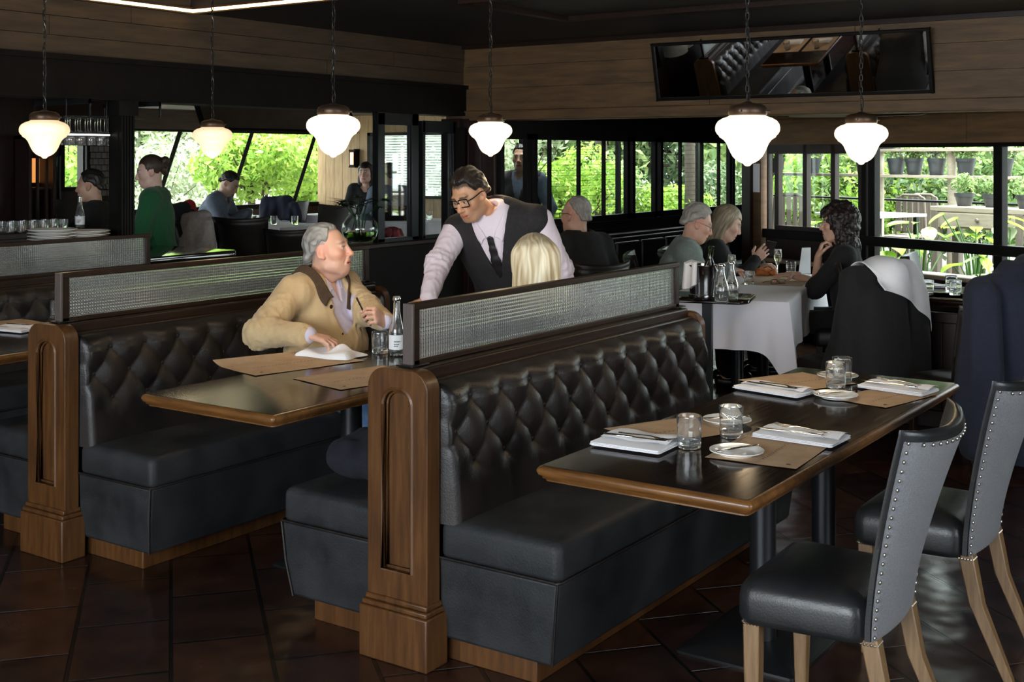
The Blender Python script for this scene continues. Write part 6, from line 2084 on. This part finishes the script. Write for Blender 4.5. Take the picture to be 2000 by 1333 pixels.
# tables and chairs of the annex
def cloth_table(loc, rz, hx, hy, label):
    t = thing('dining_table', label, 'table', loc, rz, 'clothed tables of the annex')
    MB().box(-hx + .02, hx - .02, -hy + .02, hy - .02, .70, .735).build('tabletop', 'walnut_dark', t)
    MB().cyl((0, 0, .02), (0, 0, .70), .04).lathe([(.24, 0), (.24, .015), (.05, .03)], 20).build('pedestal', 'black_steel', t)
    mb = MB(); loops = []
    for lvl in range(7):
        q = max(0, lvl - 1) / 5; ring_ = []
        for k, (x, y) in enumerate(dense(hx, hy)):
            cn = math.exp(-((abs(x) - hx) / .10) ** 2 - ((abs(y) - hy) / .10) ** 2)
            nx = math.copysign(1, x) if abs(x) > hx - .01 else 0; ny = math.copysign(1, y) if abs(y) > hy - .01 else 0
            fl = (.015 + .05 * cn) * q + .012 * q * math.sin(k * .8)
            ring_.append((x * (.97 if not lvl else 1) + nx * fl, y * (.97 if not lvl else 1) + ny * fl, .745 - (.26 + .14 * cn) * q))
        loops.append(ring_)
    mb.loft(loops[::-1], cap=False); mb.add(loops[0], [tuple(range(160))])
    o = mb.build('tablecloth', 'white_cloth', None, loc, rz, angle=70); tag(o, 'white cloth on the ' + label.replace('clothed ', ''), 'tablecloth', 'white cloths of the annex')
    return t
tabs = ((535, 437, 12.6, .42, .42, 'clothed table of the annex nearest the grey chair backs'), (452, 412, 14.3, .5, .42, 'clothed table of the annex where the man in slate grey bends'),
        (672, 412, 14.9, .45, .45, 'clothed table of the annex in front of the woman in black'), (800, 416, 13.6, .5, .4, 'clothed table of the annex seen through the steel glazed frame'))
for k, (px, py, dep, hx, hy, lab) in enumerate(tabs):
    p = atd(px, py, dep); cloth_table((p.x, p.y, ANX), .1, hx, hy, lab)
    for j in range(3):
        q = Vector((p.x + (-.2 + .2 * j), p.y + .1 * (j - 1), ANX + .7465))
        place(sg0, q, 0, '%s glass on the %s' % (('left', 'middle', 'right')[j], lab.replace('clothed ', '')), 'glass', 'glasses on the annex tables', scale=1.2)
def annex_chair(px, dep, yaw, label, scale=1.0):
    p = atd(px, 400, dep); scale = .90 if px == 575 else scale; return dup(dk, (p.x, p.y, ANX), math.radians(yaw), label, 'dark chairs of the annex', scale)
annex_chair(483, 10.9, 30, 'tall dark chair back at the centre of the annex, in front of the leafy shrub', 1.0)
annex_chair(575, 10.7, 28, 'wide grey chair back in front of the nearest clothed annex table')
annex_chair(640, 13.2, 190, 'dark annex chair standing against the pale boards')
annex_chair(552, 14.4, 200, 'annex chair under the dark quilted jacket')
annex_chair(340, 10.9, 20, 'annex chair under the dark and red coats')
annex_chair(398, 10.4, -40, 'annex chair under the pale woolly coat')
for b_, yw_, lab in ((sw, -60, 'dark annex chair of the man in the slate grey sweater'), (lw_, 205, 'dark annex chair of the long haired woman in black'), (bk, 60, 'dark annex chair of the man in the slate shirt')):
    dup(dk, (b_.root.location.x, b_.root.location.y, ANX), math.radians(yw_), lab, 'dark chairs of the annex')
def coat_on(px, dep, m, label, ztop, w_=.2, drop=.5, name='coat'):
    p = np.array(atd(px, 400, dep)); R_ = np.array((_c, _s, 0)); U_ = np.array((-_s, _c, 0))
    f = Field(.012, .035); rg = np.random.default_rng(int(px))
    B_ = p * V3(1, 1, 0)
    f.cap(B_ + V3(0, 0, ztop - .02) - R_ * w_, B_ + V3(0, 0, ztop) + R_ * w_ * .6, .05)
    for k in range(7):
        u = -1 + k / 3 + rg.uniform(-.1, .1); d_ = drop * rg.uniform(.55, 1.05)
        f.cap(B_ + R_ * w_ * u + V3(0, 0, ztop - .03 - .05 * abs(u)) - U_ * .02, B_ + R_ * w_ * (u * 1.1 + rg.uniform(-.2, .2)) + V3(0, 0, ztop - d_) - U_ * rg.uniform(.04, .09), .045, rg.uniform(.03, .055))
    f.cap(B_ + R_ * w_ + V3(0, 0, ztop - .06) - U_ * .05, B_ + R_ * w_ * 1.35 + V3(0, 0, ztop - drop * .9) - U_ * .06, .045, .035)
    f.disp = lambda P: wob(P * np.array((1, 1, .4)), 40.) * .010
    o = mesh_obj(name, [f.mesh()], m, None); tag(o, label, 'coat')
coat_on(338, 10.75, 'black_wool', 'dark coat on an annex chair beside the woman in green', 1.15, .17, .35)
coat_on(363, 11.0, 'red_wool', 'red coat on an annex chair behind the dark coat', 1.16, .07, .25)
coat_on(388, 10.2, 'blush_wool', 'pale woolly coat hanging over an annex chair', 1.10, .09, .30)
coat_on(547, 14.2, 'navy_wool', 'dark quilted jacket on the annex chair before the shrub', 1.10, .17, .25)
# glass vase with palm leaves on the half wall
vp = atx(703, 470, -6.58)
t = thing('vase', 'round clear glass vase of dark palm leaves on the half wall', 'vase', (-6.58, vp.y, .8955))
MB().lathe([(0, .002), (.07, 0), (.10, .015), (.135, .06), (.148, .11), (.140, .165), (.105, .215), (.085, .235), (.092, .25), (.086, .25), (.079, .235), (.1, .213), (.134, .165), (.142, .11), (.129, .062), (.095, .021), (0, .012)], 40).build('glass_body', 'thin_glass', t, angle=60)
MB().lathe([(0, .014), (.092, .022), (.126, .062), (.138, .10), (0, .10)], 32).build('water', 'green_bottle', t)
mb = MB()
for k in range(9):
    a = 2 * PI * k / 9 + .3; r_ = RNG.uniform(.10, .20); hz_ = RNG.uniform(.30, .40)
    tip = Vector((r_ * math.cos(a), r_ * math.sin(a), hz_)); b0 = Vector((.02 * math.cos(a), .02 * math.sin(a), .03))
    mb.tube([b0, Vector((.05 * math.cos(a), .05 * math.sin(a), .22)), tip], .004, 6)
    for j in range(11):
        f_ = (j - 5) / 5.0; aa = a + f_ * 1.25; ln = .20 * (1 - .35 * abs(f_))
        d_ = Vector((math.cos(aa), math.sin(aa), -.10 - .15 * abs(f_) + .25 * (1 - abs(f_)))); sd_ = Vector((-math.sin(aa), math.cos(aa), 0)) * .020
        mb.add([tip, tip + d_ * ln * .5 + sd_, tip + d_ * ln, tip + d_ * ln * .5 - sd_], [(0, 1, 2, 3)])
mb.build('palm_leaves', 'leaf_vase', t, fix=False, smooth=False)
# red blooms on the half wall beside the vase
f = Field(.010, .02); q = V3(-6.62, 7.86, .91)
for k in range(16): f.ell(q + V3(RNG.uniform(-.02, .02), RNG.uniform(-.14, .14), RNG.uniform(.02, .07)), (.035, .035, .03))
f.disp = lambda P: wob(P, 90.) * .006
o = mesh_obj('flower_arrangement', [f.mesh()], 'red_flowers', None); tag(o, 'low dark red flowers on the half wall behind the steel frame', 'flowers')

# ================================================================ GARDEN
struct(MB().box(-40, 25, 16.5, 60, -.3, .05).box(-40, -12.6, -5, 16.5, -.3, .05).box(-12.6, -6.3, 13.1, 16.5, -.3, .05).box(-12.6, 3.2, 15.2, 16.5, -.3, .05).build('ground_garden', 'gravel', smooth=False))
def leaf_mesh(name, m, pts, nrmls, size, parent, narrow=.42, seed=1):
    rg = np.random.default_rng(seed); N = len(pts)
    nv = nrmls + rg.normal(size=(N, 3)) * .6; nv /= np.linalg.norm(nv, axis=1, keepdims=True)
    t = rg.normal(size=(N, 3)); t -= (t * nv).sum(1, keepdims=True) * nv; t /= np.linalg.norm(t, axis=1, keepdims=True)
    b = np.cross(nv, t); s = (size * rg.uniform(.6, 1.25, N))[:, None]
    V = np.empty((N, 4, 3)); V[:, 0] = pts - t * s * .5; V[:, 2] = pts + t * s * .5 - nv * s * .12
    V[:, 1] = pts + b * s * narrow * .5 + nv * s * .07; V[:, 3] = pts - b * s * narrow * .5 + nv * s * .07
    me = bpy.data.meshes.new(name); me.vertices.add(N * 4); me.vertices.foreach_set('co', V.astype(np.float32).ravel())
    me.loops.add(N * 4); me.loops.foreach_set('vertex_index', np.arange(N * 4, dtype=np.int32))
    me.polygons.add(N); me.polygons.foreach_set('loop_start', np.arange(0, N * 4, 4, dtype=np.int32))
    try: me.polygons.foreach_set('loop_total', np.full(N, 4, np.int32))
    except Exception: pass
    me.update(calc_edges=True)
    a = me.attributes.new('tone', 'FLOAT', 'POINT'); a.data.foreach_set('value', np.repeat(rg.uniform(0, 1, N) ** 1.3, 4).astype(np.float32))
    me.materials.append(MATS[m])
    o = bpy.data.objects.new(name, me); C.objects.link(o); o.parent = parent
    return o
def crown_points(n, r, rg, lobes=9, hollow=.55):
    cs = rg.normal(size=(lobes, 3)); cs /= np.linalg.norm(cs, axis=1, keepdims=True); cs *= .55
    k = rg.integers(0, lobes, n); d = rg.normal(size=(n, 3)); d /= np.linalg.norm(d, axis=1, keepdims=True)
    p = cs[k] + d * (rg.uniform(hollow, 1, n) ** .5)[:, None] * .5
    return p * r, d
def shrub(name, label, base, height, rx, ry, rz, n, leaf, m, seed, stems=5, trunk=.02, group=None, cat='shrub'):
    rg = np.random.default_rng(seed)
    t = thing(name, label, cat, base, 0, group)
    p, d = crown_points(n, np.array((rx, ry, rz)), rg, 11)
    p = p + np.array((0, 0, height)); keep = p[:, 2] > .05
    leaf_mesh('foliage', m, p[keep], d[keep], leaf, t, seed=seed)
    mb = MB()
    for k in range(stems):
        a = rg.uniform(0, 2 * PI); q = Vector((rx * .65 * math.cos(a), ry * .65 * math.sin(a), height + rz * rg.uniform(-.1, .6)))
        b0 = Vector((rg.uniform(-.05, .05), rg.uniform(-.05, .05), 0)); m_ = (b0 + q) / 2 + Vector((q.x * -.22, q.y * -.22, .1 * height))
        mb.tube([b0, m_, q], [trunk, trunk * .7, trunk * .3], 7)
        for j in range(2):
            q2 = q * .8 + Vector(rg.normal(size=3) * .25 * rx); mb.tube([m_, (m_ + q2) / 2 + Vector((0, 0, .05)), q2], [trunk * .5, trunk * .4, trunk * .2], 5)
    mb.build('branches', 'bark', t)
    return t
def gpos(px, dep, z=.05): p = atd(px, 400, dep); return (p.x, p.y, z)
# shrub of the leafy window and the hedge behind it
shrub('shrub', 'bright green leafy shrub filling the annex window', gpos(505, 18.6, .3), 1.25, 1.05, 1.0, .72, 5200, .13, 'leaf_bright', 3, stems=9, trunk=.032, cat='shrub')
shrub('shrub', 'second bright shrub at the right of the annex window by the pale boards', gpos(600, 20.2, .2), 1.2, .8, .8, .75, 3000, .13, 'leaf_bright', 4, stems=6, trunk=.03)
shrub('hedge', 'clipped pale hedge low in the left of the annex window', gpos(362, 19.5), .62, 1.0, .8, .50, 3000, .09, 'leaf_grey', 5, stems=4, cat='hedge')
shrub('shrub', 'loose pale bush behind the woman in green', gpos(300, 21), 1.0, 1.4, 1.2, .9, 3000, .14, 'leaf_grey', 6)
shrub('shrub', 'bright bush outside the small bar window', gpos(145, 17), 1.35, .8, .8, .7, 2500, .13, 'leaf_bright', 7)
for k, (px, dep, h_, r_, rz_, n_, m_, lab) in enumerate((
        (270, 27, 2.6, 2.6, 2.4, 3500, 'leaf_grey', 'tall hazy tree at the left of the annex window'), (430, 29, 2.9, 2.6, 2.6, 3500, 'leaf_grey', 'tall hazy tree behind the bright shrub'),
        (590, 30, 2.8, 2.6, 2.6, 3500, 'leaf_mid', 'tall tree behind the second bright shrub'), (120, 26, 2.4, 2.4, 2.2, 2500, 'leaf_mid', 'tall tree far behind the bar'),
        (770, 26, 2.6, 2.2, 2.5, 3000, 'leaf_grey', 'tall tree beyond the blind window'), (930, 25, 2.6, 2.2, 2.5, 3500, 'leaf_grey', 'tall pale tree beyond the corner pillar'),
        (1080, 26, 2.4, 2.2, 2.4, 4000, 'leaf_mid', 'tall tree beyond the left part of the partition'), (1230, 27, 2.4, 2.2, 2.4, 4000, 'leaf_dark', 'tall dark tree beyond the middle of the partition'),
        (1390, 27, 2.4, 2.2, 2.4, 4000, 'leaf_dark', 'tall dark tree beyond the right part of the partition'), (1540, 24, 2.3, 2.0, 2.3, 4500, 'leaf_mid', 'tall tree behind the narrow porch windows'),
        (1690, 23, 2.3, 1.9, 2.3, 4500, 'leaf_dark', 'tall dark tree behind the post of the angled window'), (1830, 22, 2.2, 1.9, 2.2, 5000, 'leaf_mid', 'tall tree behind the potted plants'),
        (1975, 21, 2.2, 1.9, 2.2, 5000, 'leaf_dark', 'tall dark tree at the right edge of the garden'))):
    shrub('tree', lab, gpos(px, dep), h_, r_, r_, rz_, n_, .26, m_, 20 + k, stems=6, trunk=.09, group='trees at the back of the garden', cat='tree')
for k, (px, dep, h_, r_, rz_, n_, lf, m_, lab) in enumerate((
        (1120, 17.0, 1.0, .85, .75, 3600, .11, 'leaf_bright', 'bright yellow green bush behind the first partition panes'), (1010, 17.0, 1.2, .7, .9, 2200, .11, 'leaf_grey', 'pale bush behind the second waiter'),
        (1195, 18.5, .8, .7, .7, 2200, .11, 'leaf_mid', 'green bush between the partition panes'), (1300, 18.5, .62, .8, .55, 2400, .11, 'leaf_bright', 'low bright bush behind the fourth pane of the partition'),
        (1400, 22.0, .8, .7, .7, 2200, .11, 'leaf_dark', 'dark bush at the far end of the partition'),
        (1560, 17.6, 1.0, .8, .85, 3600, .10, 'leaf_bright', 'bright bush behind the narrow porch windows'), (1650, 17.0, 1.2, .8, 1.0, 2600, .11, 'leaf_mid', 'green bush above the head of the curly haired woman'),
        (1745, 16.6, 1.05, .8, .9, 3600, .10, 'leaf_bright', 'bright bush behind the outdoor chairs'), (1830, 16.5, 1.1, .9, 1.0, 3600, .11, 'leaf_dark', 'dark thicket behind the shelf of pots'),
        (1915, 15.8, 1.15, .85, 1.0, 3600, .10, 'leaf_mid', 'green thicket behind the timber console'), (1995, 15.5, 1.2, .8, 1.0, 2600, .10, 'leaf_mid', 'green thicket at the right edge behind the console'))):
    shrub('shrub', lab, gpos(px, dep), h_, r_, r_, rz_, n_, lf, m_, 50 + k, group='bushes of the garden')
# trunks between the partition panes
for k, (px, dep, r_) in enumerate(((1172, 17.5, .10), (1345, 18, .09), (1610, 18.5, .13), (1760, 17.5, .08), (1945, 13.6, .05))):
    p = Vector(gpos(px, dep)); o = MB().tube([(0, 0, 0), (.03, 0, 1.2), (-.03, .05, 2.4), (.05, 0, 4)], [r_, r_ * .9, r_ * .8, r_ * .6], 10).tube([(-.03, .05, 2.4), (.3, .1, 3.2), (.5, 0, 4)], r_ * .4, 6).build('bare_tree', 'bark', None, p)
    tag(o, ('slim', 'dark', 'broad', 'leaning', 'pale')[k] + ' bare tree ' + ('left of the narrow partition pane', 'behind the fourth partition pane', 'behind the narrow porch windows', 'behind the bright bush and outdoor chairs', 'close to the right window bar')[k], 'tree', 'bare trees in the garden')
# plant shelf, pots, console
SH = Vector(gpos(1857, 13.0))
sa = ang
def shp(u, v, z): return SH + Matrix.Rotation(sa, 3, 'Z') @ Vector((u, v, z))
t = thing('plant_shelf', 'weathered timber plant rack with long shelves outside the window', 'shelf', SH, sa)
for u in (-2.75, -.98, 0, 1.35): MB().tube([(u, 0, 0), (u + .02, 0, 1.0), (u, 0, 2.6)], [.055, .048, .05], 10).build('post', 'pale_timber', t)
for z in (1.315, 1.60): MB().box(-2.9, 1.6, -.14, .10, z, z + .03).build('shelf_board', 'pale_timber', t, bevel=.004)
MB().tube([(-2.9, .06, 1.06), (1.6, .06, 1.06)], .014, 8).build('rail', 'black_steel', t)
def pot(loc, label, r_=.10, h_=.18, plant='leaf_mid', seed=1, group='dark plastic pots on the rack'):
    t = thing('flower_pot', label, 'pot', loc, 0, group)
    MB().lathe([(0, .002), (r_ * .68, 0), (r_ * .7, .004), (r_ * .92, h_ - .035), (r_ * 1.0, h_ - .035), (r_ * 1.02, h_), (r_ * .92, h_), (r_ * .85, h_ - .03), (0, h_ - .03)], 24).build('pot', 'pot_plastic', t)
    rg = np.random.default_rng(seed); n_ = 260
    p, d = crown_points(n_, np.array((.14, .14, .12)), rg, 6); p = p + np.array((0, 0, h_ + .08)); k_ = p[:, 2] > h_ - .03
    leaf_mesh('plant', plant, p[k_], d[k_], .055, t, narrow=.3, seed=seed)
def sh_u(px):
    d = ray(px, 400); n = Vector((-math.sin(sa), math.cos(sa))); tt = (SH.x * n.x + SH.y * n.y) / (d[0] * n.x + d[1] * n.y)
    return Vector((d[0] * tt - SH.x, d[1] * tt - SH.y)).dot(Vector((math.cos(sa), math.sin(sa))))
for k, px in enumerate((1520, 1590, 1690, 1753, 1788, 1832, 1889, 1963)):
    p = shp(sh_u(px), -.02, 1.346); pot(p, ('leftmost', 'second', 'third', 'fourth', 'fifth', 'sixth', 'seventh', 'rightmost')[k] + ' dark pot from the left on the lower shelf of the plant rack', seed=80 + k, plant=('leaf_mid', 'leaf_grey')[k % 2])
o = MB().box(-.28, .28, -.09, .09, 0, .12).box(-.31, .31, -.11, .11, .11, .135).build('planter_trough', 'pot_plastic', None, shp(sh_u(1720), -.02, 1.631), sa, bevel=.005); tag(o, 'grey planter trough on the upper shelf of the plant rack', 'planter')
CO = Vector(gpos(1945, 11.9)); 
t = thing('console_table', 'weathered timber console with one drawer outside the right window', 'console', CO, sa)
MB().box(-.62, 1.1, -.2, .2, 1.0, 1.05).build('top', 'pale_timber', t, bevel=.006)
MB().box(-.55, .40, -.19, .19, .84, 1.0).build('apron', 'pale_timber', t, bevel=.004)
dr = MB().box(-.50, .36, -.205, -.19, .855, .99).build('drawer', 'pale_timber', t, bevel=.004)
MB().lathe([(0, -.0), (.016, -.004), (.022, -.018), (.012, -.03), (0, -.032)], 14).build('knob', 'grey_timber', dr).rotation_euler = (PI / 2, 0, 0)
bpy.data.objects[dr.children[0].name].location = (-.05, -.236, .93)
MB().box(.42, 1.05, -.19, .19, .80, 1.0).build('side_box', 'pale_timber', t, bevel=.004)
for u, v in ((-.57, -.16), (-.57, .16), (.40, -.16), (1.02, .16)): MB().box(u - .04, u + .04, v - .04, v + .04, 0, 1.0).build('leg', 'grey_timber', t, bevel=.004)
for k, u in enumerate((-.38, -.05, .32)):
    pot(CO + Matrix.Rotation(sa, 3, 'Z') @ Vector((u, .02, 1.051)), ('left', 'middle', 'right')[k] + ' dark pot standing on the timber console', .095, .13, 'leaf_mid', 95 + k, 'dark pots on the console')
# outdoor table and folding chairs
p = Vector(gpos(1706, 12.9)); t = thing('garden_table', 'pale garden table outside the angled window', 'table', p, sa)
MB().box(-.5, .4, -.35, .35, .92, .95).build('tabletop', 'white_paper', t, bevel=.004)
for u in (-.4, .32):
    for v in (-.28, .28): MB().box(u - .02, u + .02, v - .02, v + .02, 0, .92).build('leg', 'black_steel', t)
def garden_chair(px, dep, yaw, label):
    t = thing('garden_chair', label, 'chair', gpos(px, dep), math.radians(yaw), 'slatted garden chairs')
    for k in range(5): MB().box(-.17 + k * .072, -.115 + k * .072, -.20, -.185, .66, 1.07).build('back_slat', 'grey_timber', t, bevel=.004)
    MB().tube([(-.2, -.2, 0), (-.19, -.2, .6), (-.17, -.2, 1.05), (-.1, -.2, 1.09), (.1, -.2, 1.09), (.17, -.2, 1.05), (.19, -.2, .6), (.2, -.2, 0)], .016, 8).build('back_frame', 'grey_timber', t)
    MB().box(-.19, .19, -.19, .2, .60, .625).build('seat', 'grey_timber', t, bevel=.004)
    for s_ in (-1, 1): MB().cyl((s_ * .18, .18, 0), (s_ * .18, .18, .61), .014, n=8).build('front_leg', 'grey_timber', t)
garden_chair(1762, 14.3, 168, 'slatted garden chair left of the pair by the console'); garden_chair(1787, 14.5, 168, 'slatted garden chair right of the pair by the console')
garden_chair(1540, 14.6, 200, 'slatted garden chair behind the narrow porch windows')
# big leaved plants under the window
def broadleaf(px, dep, label, n_, size, hgt, m, seed):
    rg = np.random.default_rng(seed); t = thing('broadleaf_plant', label, 'plant', gpos(px, dep), 0, 'broad leaved plants under the window')
    mb, ms = MB(), MB()
    tones = []
    for k in range(n_):
        a = rg.uniform(0, 2 * PI); r_ = rg.uniform(.08, .32); h_ = hgt * rg.uniform(.55, 1.1)
        tip = Vector((r_ * math.cos(a), r_ * math.sin(a), h_)); ms.tube([Vector((0, 0, 0)), Vector((tip.x * .35, tip.y * .35, h_ * .7)), tip], [.010, .008, .005], 6)
        L_ = size * rg.uniform(.7, 1.2); W_ = L_ * rg.uniform(.5, .68); dirv = Vector((math.cos(a), math.sin(a), rg.uniform(-.5, .3))).normalized(); sd = dirv.cross(Vector((0, 0, 1))).normalized(); up_ = sd.cross(dirv)
        def fn(s, q, tip=tip, L_=L_, W_=W_, dirv=dirv, sd=sd, up_=up_):
            w_ = W_ * (math.sin(PI * min(1, q ** .72)) ** .8) * (s - .5)
            return tip + dirv * (L_ * (q - .12)) + sd * w_ + up_ * (abs(s - .5) * W_ * .35 - q * q * L_ * .28)
        mb.grid(fn, 7, 9); tones += [float(rg.uniform(.2, 1))] * 63
    o = mb.build('leaves', m, t, fix=False)
    at = o.data.attributes.new('tone', 'FLOAT', 'POINT'); at.data.foreach_set('value', np.array(tones, np.float32))
    ms.build('stems', 'leaf_mid', t)
for k, (px, dep, lab, n_, sz_, hg, m) in enumerate(((1738, 11.3, 'broad leaved plant with one big yellow green leaf, left in the angled window', 7, .26, 1.06, 'leaf_bright'), (1800, 10.9, 'tall narrow leaved plant low in the angled window', 9, .22, .95, 'leaf_mid'),
        (1905, 10.8, 'bright leafy plant in front of the timber console', 16, .20, .95, 'leaf_bright'), (1970, 10.5, 'pale broad leaves at the right window bar', 12, .22, .88, 'leaf_grey'),
        (1600, 12.6, 'spiky bright plant behind the narrow porch windows', 22, .30, .80, 'leaf_bright'), (1568, 12.0, 'low bright plant at the foot of the wooden window post', 12, .18, .62, 'leaf_bright'),
        (1850, 10.5, 'yellow green leaves showing below the window rail', 10, .16, .45, 'leaf_bright'), (1775, 10.6, 'low green leaves showing below the window rail', 10, .15, .45, 'leaf_mid'))):
    broadleaf(px, dep, lab, n_, sz_, hg, m, 120 + k)
# wire trellis outside the partition
t = thing('wire_trellis', 'fine horizontal wire trellis outside the partition panes', 'trellis', (-6.75, 10.0, .05))
for y in (0, 1.9, 3.9): MB().box(-.02, .02, y - .03, y + .03, 0, 2.2).build('post', 'black_steel', t)
mb = MB()
for k in range(22): mb.box(-.002, .002, 0, 3.9, .85 + k * .055, .854 + k * .055)
mb.build('wires', 'black_steel', t, smooth=False)
